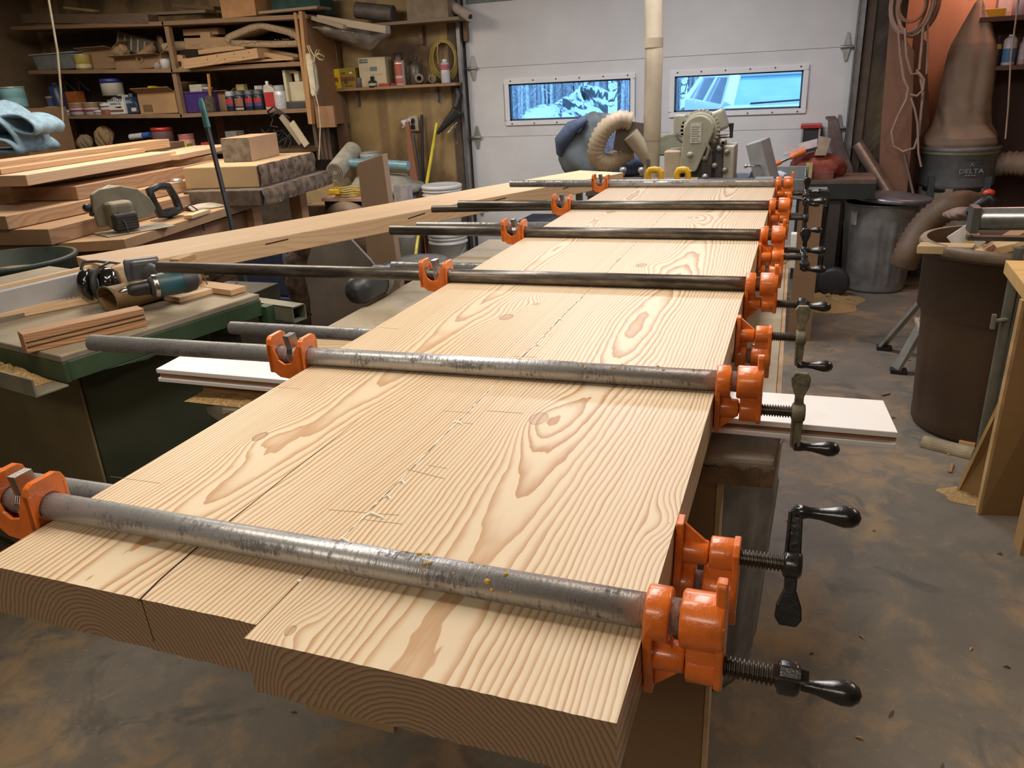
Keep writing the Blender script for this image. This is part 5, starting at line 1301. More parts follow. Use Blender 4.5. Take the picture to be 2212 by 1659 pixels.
# carpet roll
o = thing('carpet_roll', 'folded tan carpet remnant lying on the scrap boards', 'carpet', at(582, 85, y=5.75))
CP = P((.42, .31, .20), .95, var=.15, sc=60, bump=.9)
m = MB()
def cf(u, v):
    prof = [(-.34, .0), (-.33, .03), (-.10, .085), (.0, .10), (.25, .035), (.33, -.005), (.335, -.04), (.30, -.052), (.1, -.045), (-.30, -.015)]
    s = u*(len(prof)-1); i = min(len(prof)-2, int(s)); f = s-i
    x = prof[i][0]*(1-f)+prof[i+1][0]*f; z = prof[i][1]*(1-f)+prof[i+1][1]*f
    return (x, -.10+.25*v, z+.004*sin(30*v+8*u))
m.sheet(cf, 40, 10); m.build('carpet', CP, o, solid=.045)
m = MB(); rr = random.Random(8)
for k in range(26): x = -.30+.6*k/26; m.tube([(x, -.10, .0-.02), (x+rr.uniform(-.01, .01), -.118, -.02+rr.uniform(-.012, .012))], .003, 4)
m.build('fringe', CP, o)
# --- top of the unit
def tz(s, px): return shz(s, at(px, 40, y=5.7).x)
pb('long weathered beam with two notches on top of the shelving', 57, 30, 330, 32, 5.66, .12, .075, WOOD((.16, .11, .07), (.09, .06, .04), dirt=.3), 'beam')
pb('long thin weathered board above the notched beam', 128, 38, 455, 22, 5.78, .14, .022, WOOD((.24, .18, .12), (.14, .10, .07), dirt=.2))
pb('short pale yellow strip on top of the shelving at the left', 142, 14, 208, 21, 5.70, .06, .02, WOOD((.36, .27, .12), (.25, .17, .08)))
pb('dark board lying far back on top of the shelving', 380, 8, 470, 14, 5.85, .10, .03, WOOD_DARK)
o, w, h = carton('wooden_box', 'tan plywood box on top of the shelving unit', 'box', 473, 548, -20, tz(sB, 510), 5.62, .30, P((.46, .25, .11), .7, var=.1), 0)
o, w, h = carton('tarp_bundle', 'dark green folded tarp on top of the shelving', 'tarp', 585, 690, -12, tz(sB, 640), 5.74, .2, P((.02, .07, .055), .7, var=.3), 0)
pb('pale board lying in front of the green tarp', 575, 26, 700, 14, 5.66, .20, .02, WOOD((.30, .22, .15), (.2, .14, .09)))
# --- wall shelf right of the unit
a = at(693, 192, y=5.93); b2 = at(985, 181, y=5.93); zs_w = 1.462
o = thing('wall_shelf', 'short brown board shelf on the insulated wall left of the door', 'shelf', ((a.x+b2.x)/2, 5.93, zs_w)); w = b2.x-a.x
m = MB(); m.bb((-w/2, 0, -.022), (w/2, .165, 0)); m.build('shelf_board', WOOD((.38, .22, .12), (.24, .13, .07)), o, bevel=.002)
for x in (-w*.3, w*.3):
    m = MB(); m.bb((x, .13, -.14), (x+.02, .165, -.022)); m.build('bracket', P((.2, .18, .16), .5, .5), o)
class SS: pass
ws = (Vector((-4.2, 0, zs_w)), Vector((-2.5, 0, zs_w)))
YEL = P((.75, .56, .02), .45, var=.05)
def ybox(x0, x1, yt, y, mat, label, dark):
    o, w, h = carton('coil_nail_box', label, 'box', x0, x1, yt, zs_w, y, .11, mat, .0)
    m = MB(); m.bb((-w*.46, -.0562, h*.34), (w*.42, -.0551, h*.56)); m.build('label', P(dark, .5, var=.2, sc=60), o)
    m = MB(); m.bb((-w*.25, -.0566, h*.22), (-.01, -.0552, h*.44)); m.build('printed_picture', P((.10, .05, .02), .5), o)
    m = MB(); m.prism([(w*.2, h*.68), (w*.32, h*.75), (w*.2, h*.82), (w*.08, h*.75)], -.0564, -.0552, 'xzy'); m.build('printed_star', P((.85, .75, .25), .5), o)
    m = MB(); m.bb((-w*.25, -.0562, h*.07), (w*.30, -.0551, h*.14)); m.bb((-w*.42, -.0562, h*.70), (-w*.16, -.0551, h*.80)); m.build('printed_lines', P((.14, .09, .02), .5, var=.4, sc=120), o)
ybox(694, 733, 150, 5.935, YEL, 'bright yellow printed box at the left end of the wall shelf', (.45, .08, .03))
ybox(734, 768, 147, 5.95, P((.28, .20, .03), .6, var=.15), 'faded dusty yellow box right of the bright yellow one', (.20, .07, .03))
o, w, h = carton('carton', 'cream coloured carton with a small teal label on the wall shelf', 'box', 774, 831, 124, zs_w, 5.96, .12, P((.56, .47, .31), .6, var=.06), .04)
m = MB(); m.bb((-w*.46, -.0622, h*.82), (-w*.14, -.0602, h*.95)); m.build('label', P((.06, .12, .14), .5), o)
letters('NORTON', w*.072, P((.6, .6, .55), .5), o, Matrix.Translation((-w*.30, -.063, h*.885)) @ FACE_CAM)
m = MB(); m.bb((-w*.08, -.0622, h*.54), (w*.18, -.0602, h*.68)); m.build('label', P((.13, .20, .21), .5), o)
m = MB(); m.bb((-w*.42, -.0618, h*.56), (-w*.12, -.0602, h*.66)); m.bb((-w*.05, -.0618, h*.38), (w*.35, -.0602, h*.44)); m.build('label', P((.45, .40, .30), .5), o)
can('jar', 'small grey lidded jar in front of the cream carton', 'jar', 770, 781, 168, ws, y=5.95, body=(.16, .14, .14), lid=(.25, .24, .22))
bottle('bottle', 'small black bottle with a pale label in front of the cream carton', 'bottle', 797, 813, 165, zs_w, 5.945, (.02, .022, .02), (.02, .02, .02), .4, .5, bands=((.1, .35, (.45, .45, .40)),))
carton('tin', 'flat red tin right of the black bottle on the wall shelf', 'tin', 819, 842, 180, zs_w, 5.945, .05, P((.40, .05, .04), .5), 0)
carton('tin', 'little dark red tin left of the tall spray can', 'tin', 844, 855, 180, zs_w, 5.95, .04, P((.25, .04, .035), .5), .1)
spray('tall white spray can with a dark brown cap on the wall shelf', 852, 871, 114, ws, (.66, .58, .56), (.06, .045, .04), ((.30, .66, (.45, .12, .07)), (.70, .77, (.40, .13, .07)), (.05, .22, (.5, .12, .1))), y=5.96)
bottle('bottle', 'large dusty dark bottle on the wall shelf', 'bottle', 885, 910, 122, zs_w, 6.02, (.085, .07, .05), (.09, .075, .06), .3, .68)
can('jar', 'dark squat jar left of the dusty bottle', 'jar', 876, 888, 142, ws, y=6.0, body=(.07, .06, .05), lid=(.1, .09, .08))
o = thing('tape_roll', 'grey brown tape rolls lying on the wall shelf', 'tape roll', (at(907, 175, y=5.96).x, 5.96, zs_w+.045), .3)
for k, x in enumerate((0, .10)):
    m = MB(); m.lathe([(.018, -.03), (.036-.004*k, -.03), (.036-.004*k, .03), (.018, .03)], (x, .02*k, -.008*(k)), 22, True, 'y' if k else 'y', False); m.build('roll', P((.24, .19, .14), .7), o)
bottle('bottle', 'white plastic bottle with a red label at the right end of the wall shelf', 'bottle', 952, 970, 128, zs_w, 5.97, (.55, .53, .60), (.75, .75, .75), .45, .78, bands=((.55, .78, (.50, .12, .13)),))
# yellow hose coil
o = thing('air_hose', 'coil of thin yellow air hose hanging on the insulated wall', 'hose', (at(957, 132, y=6.06).x, 6.055, at(957, 132, y=6.06).z))
YH = P((.46, .34, .08), .5)
m = MB(); rr = random.Random(2)
pts = []
for k in range(4*28):
    a = 2*pi*k/28; j = k//28; pts.append(((.125-.010*j)*sin(a)+.006*j, -.012*j+.02, (.155-.012*j)*cos(a)+.006*j))
m.tube(pts, .0062, 7); m.tube([(-.02, -.02, .145), (-.035, -.02, .05), (-.03, -.02, -.02)], .006, 7); m.build('hose_coil', YH, o)
# hose with a nozzle
o = thing('vacuum_hose', 'black hose with a flared nozzle hanging beside the door track', 'hose', at(975, 280, y=6.0))
q = [at(968, 172, y=6.04), at(983, 185, y=6.03), at(991, 205, y=6.03), at(987, 225, y=6.02), at(975, 250, y=6.0), at(968, 262, y=5.98)]
m = MB(); m.tube([p-o.location for p in q], .022, 12); m.build('hose', P((.05, .045, .045), .5), o)
m = MB(); m.tube([at(988, 238, y=5.97)-o.location, at(968, 262, y=5.97)-o.location, at(945, 288, y=5.98)-o.location], [.040, .033, .014], 16, caps=True); m.build('nozzle', P((.035, .035, .035), .35), o)
# upper wall shelf with its load
a = at(850, 46, y=5.85); b2 = at(990, 36, y=5.85)
o = thing('wall_shelf', 'high brown board shelf above the spray can near the door', 'shelf', ((a.x+b2.x)/2, 5.85, (a.z+b2.z)/2)); w = b2.x-a.x
m = MB(); m.bb((-w/2-.6, 0, -.022), (w/2, .248, 0)); m.build('shelf_board', WOOD((.24, .17, .11), (.15, .10, .065)), o); zh = (a.z+b2.z)/2
for x in (-w*.3, w*.4):
    m = MB(); m.bb((x, .2, -.16), (x+.03, .248, -.022)); m.build('bracket', WOOD_DARK, o)
carton('cardboard_box', 'large plain cardboard box on the high shelf near the door', 'box', 875, 965, -30, zh, 5.87, .2, P((.26, .20, .14), .8), 0)
o = thing('mailing_tube', 'white cardboard tube sticking out in front of the door track', 'tube', at(1016, 36, y=5.86)); d = at(975, 12, y=5.98)-o.location
m = MB(); m.tube([(0, 0, 0), d], .036, 18); m.build('tube_body', P((.46, .40, .33), .7), o)
m = MB(); m.tube([-d*.01, d*.005], .017, 12); m.build('hollow', P((.03, .025, .02), .9), o)
o = thing('duct_offcut', 'dark grey duct piece lying on the high shelf', 'duct', at(850, 30, y=5.92)); d = at(770, 22, y=5.9)-o.location
m = MB(); m.tube([(0, 0, 0), d], .06, 20); m.build('duct_body', P((.13, .11, .10), .6, .2), o)
pb('pale square strip jutting down from the top of the shelving', 690, 32, 838, 56, 5.62, .055, .05, WOOD((.40, .33, .25), (.28, .22, .16)), 'lumber_strip', y2=5.5)
pb('shorter pale board below the jutting square strip', 683, 34, 752, 54, 5.66, .10, .03, WOOD((.34, .27, .20), (.24, .18, .13)), 'lumber_strip', y2=5.56)
# sagging grey plastic sheet
o = thing('plastic_sheet', 'grey plastic sheet hanging in a sag under the jutting strips', 'sheet', at(765, 80, y=5.86))
tops = [(672, 56), (712, 46), (760, 46), (800, 52), (845, 62)]; bots = [(676, 62), (702, 78), (760, 96), (800, 108), (843, 78)]
def lerp_pts(P_, u):
    s = u*(len(P_)-1); i = min(len(P_)-2, int(s)); f = s-i; return P_[i][0]*(1-f)+P_[i+1][0]*f, P_[i][1]*(1-f)+P_[i+1][1]*f
def shf(u, v):
    a_ = lerp_pts(tops, u); b_ = lerp_pts(bots, u); q = at(a_[0]*(1-v)+b_[0]*v, a_[1]*(1-v)+b_[1]*v, y=5.80-.12*sin(pi*v)+.02*sin(20*u))
    return q-o.location
m = MB(); m.sheet(shf, 30, 8); m.build('sheet', P((.25, .235, .22), .35, var=.15, coat=.4), o, solid=.004)
# roped trowel on the post, pull cord, ropes
q = at(672, 160, y=5.56)
o = thing('float_trowel', 'long pale plastic float hanging on the shelf upright', 'trowel', q)
m = MB(); m.prism([(-.020, -.14), (-.008, -.165), (.012, -.160), (.030, -.12), (.034, .10), (.026, .145), (-.016, .15), (-.024, .12)], -.015, .015, 'xzy'); m.build('float_body', P((.60, .56, .42), .5), o, bevel=.008)
m = MB(); m.tube([(.035, .0, .13), (.048, 0, .05), (.046, 0, -.10), (.02, 0, -.155)], .012, 8); m.build('back_rib', P((.30, .27, .22), .6), o)
ROPE = P((.50, .40, .24), .8, var=.2, sc=80)
o = thing('rope', 'knotted tan cord looped over the top of the float', 'rope', at(686, 120, y=5.52))
def rp(pts, y=5.52): return [at(a_, b_, y=y)-o.location for a_, b_ in pts]
m = MB(); m.tube(rp([(667, 98), (673, 112), (680, 122), (678, 135)]), .006, 6); m.tube(rp([(680, 122), (690, 116), (700, 122), (698, 130), (690, 128), (681, 120)]), .005, 6); m.tube(rp([(680, 118), (684, 108), (689, 107), (688, 114), (680, 120)]), .004, 6); m.tube(rp([(678, 135), (672, 128), (668, 110), (663, 98)]), .005, 6)
m.build('cord', ROPE, o)
o = thing('power_cord', 'thin pale cord hanging down from the float past the shelving', 'cord', at(690, 280, y=5.5))
m = MB(); m.tube([at(a_, b_, y=5.5)-o.location for a_, b_ in ((676, 190), (682, 205), (688, 230), (692, 270), (691, 300), (689, 345))], .0055, 6); m.build('cord', P((.50, .42, .34), .6), o)
o = thing('pull_cord', 'thin pale cord hanging from the ceiling at the far left', 'cord', at(118, 0, y=4.0)); q0 = o.location.copy()
m = MB(); m.tube([Vector((0, 0, 2.52-q0.z)), at(124, 110, y=4.0)-q0, at(131, 190, y=4.0)-q0, at(134, 235, y=4.0)-q0, at(136, 262, y=4.0)-q0], .007, 6); m.build('cord', P((.30, .27, .20), .7), o)
# counter clutter
def czz(px): return CNT
paperbag('crumpled brown paper bag on the counter below the shelving, right', 225, 297, 5.72, (.085, .07, .10), 5, (.36, .24, .13), 'paper bag')
paperbag('low crumpled paper bag left of the taller one on the counter', 185, 308, 5.70, (.07, .06, .07), 9, (.30, .22, .14), 'paper bag')
o = thing('caulk_tube', 'white and blue caulk tube lying on the counter', 'caulk tube', at(282, 296, y=5.66)); d = at(325, 291, y=5.66)-o.location
m = MB(); m.tube([(0, 0, 0), d*.65], .025, 16); m.build('tube_body', P((.60, .62, .60), .4), o)
m = MB(); m.tube([d*.65, d], .0255, 16); m.build('label', P((.05, .12, .40), .4), o)
o, r, h = can('snack_jar', 'clear jar with a red lid on the counter', 'jar', 333, 368, 275, None, y=5.70, body=(.20, .12, .13), lid=(.60, .06, .04), lidh=.03, zbase=CNT, bands=((.1, .4, (.45, .40, .40)),))
can('plastic_tub', 'pink printed tub on the counter right of the red lidded jar', 'tub', 390, 416, 290, None, y=5.66, body=(.50, .17, .18), lid=(.5, .25, .25), zbase=CNT, bands=((.3, .7, (.60, .34, .28)),))
carton('plastic_case', 'yellow and blue plastic case behind the top lumber board', 'case', 352, 400, 312, CNT, 5.5, .1, P((.50, .50, .06), .5), .2)
carton('small_box', 'small red box on the counter behind the slanting dark shaft', 'box', 436, 452, 308, CNT, 5.62, .06, P((.45, .05, .04), .5), 0)
carton('grey_cup', 'grey upturned cup behind the square beam offcut', 'cup', 488, 512, 284, CNT, 5.5, .10, P((.20, .19, .18), .5), 0)
m = MB(); rr = random.Random(31); o = thing('cable_heap', 'tangle of black cables on the counter under the shelf end', 'cables', at(620, 300, y=5.6))
for k in range(9):
    p0_ = Vector((rr.uniform(-.14, .10), rr.uniform(-.05, .05), rr.uniform(-.06, .10))); pts = [p0_]
    for j in range(6): pts.append(pts[-1]+Vector((rr.uniform(-.09, .09), rr.uniform(-.04, .04), rr.uniform(-.08, .08))))
    m.tube(pts, .007, 6)
m.build('cables', BLACK, o)
pb('pale paint spattered strip leaning beside the black cables', 606, 250, 650, 310, 5.56, .05, .02, WOOD((.40, .34, .25), (.28, .22, .16)), 'lumber_strip', up=(0, -1, 0))
pb('brighter pale strip leaning right of the spattered strip', 628, 264, 662, 315, 5.50, .05, .02, WOOD((.60, .52, .38), (.42, .34, .22)), 'lumber_strip', up=(0, -1, 0))
for k, px in enumerate((676, 684, 693, 702)):
    pb(['dark reddish strip leaning under the shelf gusset, leftmost', 'dark reddish strip leaning under the shelf gusset, second', 'dark reddish strip leaning under the shelf gusset, third', 'dark reddish strip leaning under the shelf gusset, rightmost'][k], px, 262, px+12, 345, 5.75+.03*k, .03, .02, WOOD((.20, .13, .09), (.12, .08, .05)), 'lumber_strip', up=(0, -1, 0))
# --- floor corner left of the door
o = thing('trash_can', 'large beige round trash can with a domed lid in the back corner', 'trash can', (-3.06, 5.45, 0))
TC = P((.30, .28, .23), .6, var=.12, dust=.3)
m = MB(); m.lathe([(.001, 0), (.24, 0), (.285, .70), (.001, .70)], (0, 0, 0), 36); m.build('can_body', TC, o)
m = MB(); m.lathe([(.315, .70), (.325, .705), (.325, .745), (.30, .75), (.24, .765), (.20, .815), (.10, .825), (.001, .83)], (0, 0, 0), 40); m.build('lid', TC, o)
o = thing('foam_roll', 'thick grey beige foam roll leaning on the trash can lid', 'foam roll', at(724, 372, y=5.25)); d = at(762, 325, y=5.6)-o.location
m = MB(); m.tube([(0, 0, 0), d], .072, 24); m.build('roll', P((.36, .34, .27), .8), o)
m = MB(); dn = d.normalized()
for r_ in (.058, .042, .026):
    s1 = Vector((1, 0, 0)); s1 = (s1-dn*s1.dot(dn)).normalized(); s2 = dn.cross(s1)
    m.tube([(s1*cos(2*pi*k/24)+s2*sin(2*pi*k/24))*r_-dn*.001 for k in range(24)], .0028, 5, True)
m.build('spiral_edge', P((.12, .10, .08), .8), o)
o = thing('paper_roll', 'blue plastic wrapped roll lying across the trash can lid', 'roll', at(757, 352, y=5.4)); d = at(882, 358, y=5.4)-o.location
m = MB(); m.tube([(0, 0, 0), d*.5, d], [.035, .040, .034], 18); m.build('roll', P((.16, .30, .36), .4, var=.2, coat=.4), o)
can('plastic_tub', 'white printed tub standing behind the blue roll on the lid', 'tub', 779, 817, 328, None, y=5.62, body=(.50, .50, .46), lid=(.42, .42, .38), zbase=.70, bands=((.75, .9, (.25, .30, .35)),))
# plank leaning
a = at(786, 345, y=4.1); b2 = at(841, 338, y=4.1)
tpx = (a+b2)/2
m = MB(); wv_ = (b2.x-a.x); foot = 4.0
o = thing('leaning_board', 'wide brown board standing upright behind the long timber', 'board', (tpx.x, 4.05, 0))
m.prism([(-wv_/2-.01, 0), (wv_/2+.04, 0), (wv_/2-.0, b2.z+.02), (-wv_/2, a.z-.01)], -.03, .03, 'xzy'); m.build('board_body', P((.27, .18, .11), .65, var=.08, sc=3), o, bevel=.003)
# items around
o, w, h = carton('cardboard_box', 'large tan cardboard box on the floor right of the bench slabs', 'box', 637, 722, 392, .64, 5.2, .3, P((.34, .24, .12), .8, var=.08), 0); zc_ = .64
o, w, h = carton('appliance', 'white box shaped appliance under the large cardboard box', 'appliance', 636, 726, 438, 0, 5.2, .3, P((.42, .44, .44), .5, var=.05), 0, h=.637)
carton('cardboard_box', 'small brown cardboard box in front of the white appliance', 'box', 657, 712, 445, 0, 4.95, .18, CARD2, 0)
o = thing('step_box', 'black box with a pink board on it carrying cords', 'box', (at(748, 460, y=4.9).x, 5.0, 0)); w = .34; ztp = at(748, 428, y=4.9).z
m = MB(); m.bb((-w/2, -.1, 0), (w/2, .1, ztp-.02)); m.build('box_body', BLACK, o)
m = MB(); m.bb((-w/2-.01, -.12, ztp-.02), (w/2+.01, .12, ztp)); m.build('lid_board', P((.46, .27, .19), .6), o)
o = thing('extension_cord', 'coiled yellow extension cord with a yellow plug on the pink board', 'cord', (at(750, 415, y=4.95).x, 4.97, ztp+.001))
m = MB(); pts = []
for k in range(90): a_ = 2*pi*k/24; pts.append((.10*cos(a_)*(1+.1*sin(k)), .06*sin(a_), .012+.016*(k//24)+.004*sin(k*1.3)))
m.tube(pts, .006, 6); m.tube([(.16, 0, .03), (.22, 0, .05), (.24, 0, -.05), (.22, 0, -.12)], .006, 6); m.build('cord_coil', P((.40, .30, .05), .5), o)
m = MB(); m.box((-.07, -.08, .045), (.075, .035, .035)); m.build('plug', P((.80, .50, .02), .4), o, bevel=.006)
o = thing('wheel_cover', 'round brown disc standing low behind the long timber', 'disc', (at(748, 480, y=4.6).x, 4.6, at(748, 435, y=4.6).z-.20)); zdn = o.location.z
m = MB(); m.lathe([(.001, -.05), (.14, -.03), (.20, .0), (.19, .05), (.001, .05)], (0, 0, 0), 36, True, 'y'); m.build('disc_body', P((.17, .12, .07), .6, var=.2), o)
o = thing('low_stand', 'dark stand carrying the round brown disc', 'stand', (o.location.x, 4.62, 0)); m = MB(); m.bb((-.12, -.05, 0), (.12, .08, zdn-.20)); m.build('stand_body', WOOD_DARK, o)
carton('plastic_bag', 'cloudy plastic bag hanging right of the upright brown board', 'bag', 850, 880, 400, .42, 5.05, .08, P((.36, .33, .32), .35, var=.2, coat=.5), 0)
# pails
def pail(label, z0, xx, y, r, h, lidded, handle):
    o = thing('pail', label, 'pail', (xx, y, z0), 0, 'white pails by the door'); WP = P((.62, .62, .60), .4, var=.05, sc=4)
    m = MB(); m.lathe([(.001, 0), (r*.88, 0), (r*.90, .01), (r*.98, h*.78), (r*1.06, h*.79), (r*1.06, h*.82), (r*.99, h*.83), (r*.99, h*.87), (r*1.05, h*.88), (r*1.05, h*.91), (r, h*.92), (r, h*.99)]+([(r*.95, h*.99), (r*.86, .01), (.001, .01)] if not lidded else []), (0, 0, 0), 40, True, 'z', False); m.build('pail_body', WP, o)
    if lidded:
        m = MB(); m.lathe([(r*1.03, h*.93), (r*1.07, h*.94), (r*1.07, h*1.0), (r*.98, h*1.02), (r*.90, h*1.0), (.001, h*1.0)], (0, 0, 0), 40); m.build('lid', WP, o)
    if handle:
        m = MB(); m.tube([(-r*1.05, 0, h*.8)]+[(-r*1.1*cos(a), -r*1.02*sin(a)*.98-.01, h*.8-.17*sin(a)) for a in [pi*k/12 for k in range(1, 12)]]+[(r*1.05, 0, h*.8)], .0025, 6); m.build('wire_handle', P((.3, .3, .3), .3, .9), o)
        m = MB(); m.tube([(-.03+.06*k/5, -r*1.0, h*.45) for k in range(6)], .001, 4); m.tube([(.0+.025*cos(a), -r*.965, h*.42+.025*sin(a)) for a in [2*pi*k/16 for k in range(16)]], .0016, 4, True); m.build('printed_mark', P((.25, .25, .25), .6), o)
    return o
q = at(953, 500, y=5.45)
rpx = .145
pail('white pail with a wire handle on the floor, lower of the two stacked', .005, q.x+.03, 5.5, rpx, .38, True, True)
pail('white lidded pail, upper of the two stacked by the door', .395, q.x+.01, 5.5, rpx, .345, True, False)
o = thing('plastic_lid', 'grey round lid lying on the floor before the white pails', 'lid', at(905, 570, z=.30)); o.location.z = .30
m = MB(); m.lathe([(.001, 0), (.18, 0), (.20, .01), (.20, .03), (.16, .02), (.001, .02)], (0, 0, 0), 36); m.build('lid_body', P((.16, .16, .15), .5), o)
o2 = thing('crate', 'low dark crate below the grey round lid', 'crate', (o.location.x, o.location.y, 0)); m = MB(); m.bb((-.15, -.15, 0), (.15, .15, .299)); m.build('crate_body', BLACK, o2)
def stick(name, label, cat, p0, p1, r, mat, tofloor=True, n=10):
    p0 = Vector(p0); p1 = Vector(p1); d = (p1-p0).normalized()
    if tofloor and d.z < 0: p1 = p0+d*((p0.z-.004)/-d.z)
    o = thing(name, label, cat, p1); m = MB(); m.tube([p0-p1, (0, 0, 0)], r, n); m.build('shaft', mat, o); return o
stick('yellow_stick', 'bright yellow stick leaning on the insulated wall behind the pails', 'stick', at(944, 266, y=6.03), at(924, 384, y=5.93), .014, P((.72, .60, .05), .5))
stick('metal_rod', 'dark metal rod leaning on the wall below the outlet', 'rod', at(911, 248, y=6.06), at(914, 390, y=6.0), .012, P((.05, .05, .055), .4, .6))
stick('power_cord', 'blue cord running down the wall left of the dark rod', 'cord', at(894, 290, y=6.05), at(909, 385, y=6.0), .006, P((.04, .06, .14), .5))
stick('red_stick', 'thin red orange stick leaning beside the lower pail', 'stick', at(912, 480, y=5.6), at(922, 560, y=5.5), .008, P((.55, .12, .06), .5))
stick('yellow_stick', 'short yellow stick standing left of the lower pail', 'stick', at(908, 470, y=5.2), at(897, 560, y=5.0), .012, P((.62, .55, .08), .5))
a = at(886, 262, y=6.02); b2 = at(905, 430, y=5.95)
o = thing('leaning_board', 'reddish brown board leaning on the wall below the outlet', 'board', (b2.x, 5.95, 0)); m = MB()
m.prism([(-.06, 0), (.06, 0), (a.x-b2.x+.02, a.z), (a.x-b2.x-.012, a.z)], .0, .025, 'xzy'); m.build('board_body', WOOD((.34, .15, .08), (.2, .08, .05)), o)
a = at(892, 267, y=6.06); o = thing('outlet_box', 'pale wall outlet box with two plugs in the insulated wall', 'outlet', (a.x, 6.065, a.z))
m = MB(); m.bb((-.042, 0, -.06), (.042, .034, .06)); m.build('cover_plate', P((.52, .48, .36), .5), o, bevel=.004)
m = MB(); m.bb((-.018, -.025, .005), (.016, -.0005, .040)); m.bb((-.018, -.022, -.042), (.016, -.0005, -.008)); m.build('plug', BLACK, o, bevel=.004)
o = thing('rag', 'scrap of white plastic stuck beside the outlet box', 'scrap', at(877, 267, y=6.03)); m = MB(); m.sheet(lambda u, v: (-.04+.09*u, .01*sin(9*u+5*v), -.035+.06*v+.02*u), 8, 8); m.build('scrap', P((.62, .62, .62), .5), o, solid=.002)

# loose clear film over the insulation
FILM = glass('clear_film', (.97, .96, .93), .10, .16)
o = thing('plastic_film', 'loose clear plastic film wrinkled over the insulated wall around the outlet', 'film', at(900, 300, y=6.05))
fc = [at(702, 205, y=6.05), at(985, 200, y=6.05), at(990, 400, y=6.05), at(702, 400, y=6.05)]
def ff(u, v):
    p = fc[0].lerp(fc[1], u).lerp(fc[3].lerp(fc[2], u), v); w = sin((u*1.0+v*.55)*34+2*sin(v*7+u*3))*.5+.5
    return Vector((p.x, 6.062-.022*w**6*(sin(9*u-5*v)*.5+.5), p.z))-o.location
m = MB(); m.sheet(ff, 220, 60); m.build('film', FILM, o)
# ------------------------------------------------------------------ machines before the overhead door
PL = P((.33, .32, .23), .45, .05, var=.12, sc=8, dust=.45); PLD = P((.10, .09, .075), .5, .4, var=.3, dust=.5); PLC = P((.50, .47, .37), .5, var=.08, dust=.3)
# machine stand
o = thing('machine_stand', 'dark wooden stand carrying the planer and the duct foot', 'stand', (-.40, 4.75, 0))
m = MB(); m.bb((-.75, -.38, .82), (.07, .36, .86)); m.build('stand_top', P((.14, .12, .10), .7, dust=.6), o, bevel=.003)
for x, y in ((-.70, -.3), (.01, -.3), (-.7, .3), (.01, .3)):
    m = MB(); m.bb((x-.05, y-.04, 0), (x+.05, y+.04, .82)); m.build('leg', WOOD((.30, .19, .11), (.2, .12, .06)), o)
m = MB(); m.bb((-.7, -.02, .25), (.01, .02, .35)); m.build('rail', WOOD_DARK, o)
# vertical duct
o = thing('duct', 'dusty beige vertical duct with a branch, running up in front of the overhead door', 'duct', (-.84, 4.62, 0))
DU = P((.34, .28, .19), .4, var=.14, sc=5, bump=.03)
xt = at(1407, 0, y=4.62); xb = at(1407, 380, y=4.62)
lx = xb.x+.84; tx = xt.x+.84+(xt.x-xb.x)*.6
m = MB(); m.tube([(lx, 0, .862), (lx, 0, 1.02), (lx, 0, 1.1)], [.046, .046, .048], 30); m.tube([(lx, 0, 1.1), (lx+.002, 0, 1.60), (lx+.0, 0, 1.605), (tx, 0, 2.52)], [.049, .049, .0475, .0475], 30)
m.tube([(lx, 0, 1.585), (lx, 0, 1.635)], .0515, 30); m.build('vertical_pipe', DU, o)
e0 = at(1362, 290, y=4.58); e0l = e0-o.location
m = MB(); m.tube([(lx, 0, .97), (lx-.03, -.005, 1.02), e0l], [.040, .046, .047], 26); m.build('branch', DU, o)
m = MB(); m.box((e0l.x-.0, e0l.y+.05, e0l.z-.02), (.20, .012, .17), (0, .15, 0)); m.build('gate', P((.12, .095, .07), .6), o, bevel=.002)
m = MB(); m.box((lx-.01, -.052, .975), (.02, .01, .05)); m.build('clamp_screw', P((.1, .08, .06), .5), o)
# flexible hose: corrugated
def corrug(name, label, pts, r, mat, y=None, parent=None, step=.011, amp=.10, n=20, cat='hose'):
    P_ = [Vector(p) for p in pts]; dense = []
    for i in range(len(P_)-1):
        a0 = P_[max(0, i-1)]; a1 = P_[i]; a2 = P_[i+1]; a3 = P_[min(len(P_)-1, i+2)]
        for k in range(24):
            f = k/24; dense.append(.5*((2*a1)+(-a0+a2)*f+(2*a0-5*a1+4*a2-a3)*f*f+(-a0+3*a1-3*a2+a3)*f**3))
    dense.append(P_[-1]); q = [dense[0]]; acc = 0; out = [dense[0]]
    for a_, b_ in zip(dense, dense[1:]):
        L = (b_-a_).length; t = 0
        while acc+L-t >= step/2: t += step/2-acc; out.append(a_.lerp(b_, t/L)); acc = 0
        acc += L-t
    o = thing(name, label, cat, out[0]); c = out[0]
    m = MB(); m.tube([p-c for p in out], [r*(1+(amp if k % 2 else -amp*.4)) for k in range(len(out))], n); m.build('hose_body', mat, o); return o
HB = P((.37, .285, .185), .55, var=.1)
hp = [(1364, 262, 4.60), (1340, 258, 4.58), (1318, 268, 4.56), (1300, 288, 4.55), (1288, 318, 4.55), (1290, 342, 4.56), (1308, 352, 4.60), (1330, 344, 4.66), (1362, 326, 4.72)]
corrug('flexible_hose', 'beige ribbed flexible hose curving down in a loop left of the duct', [at(x, y, y=d) for x, y, d in hp], .047, HB, step=.026, amp=.15)
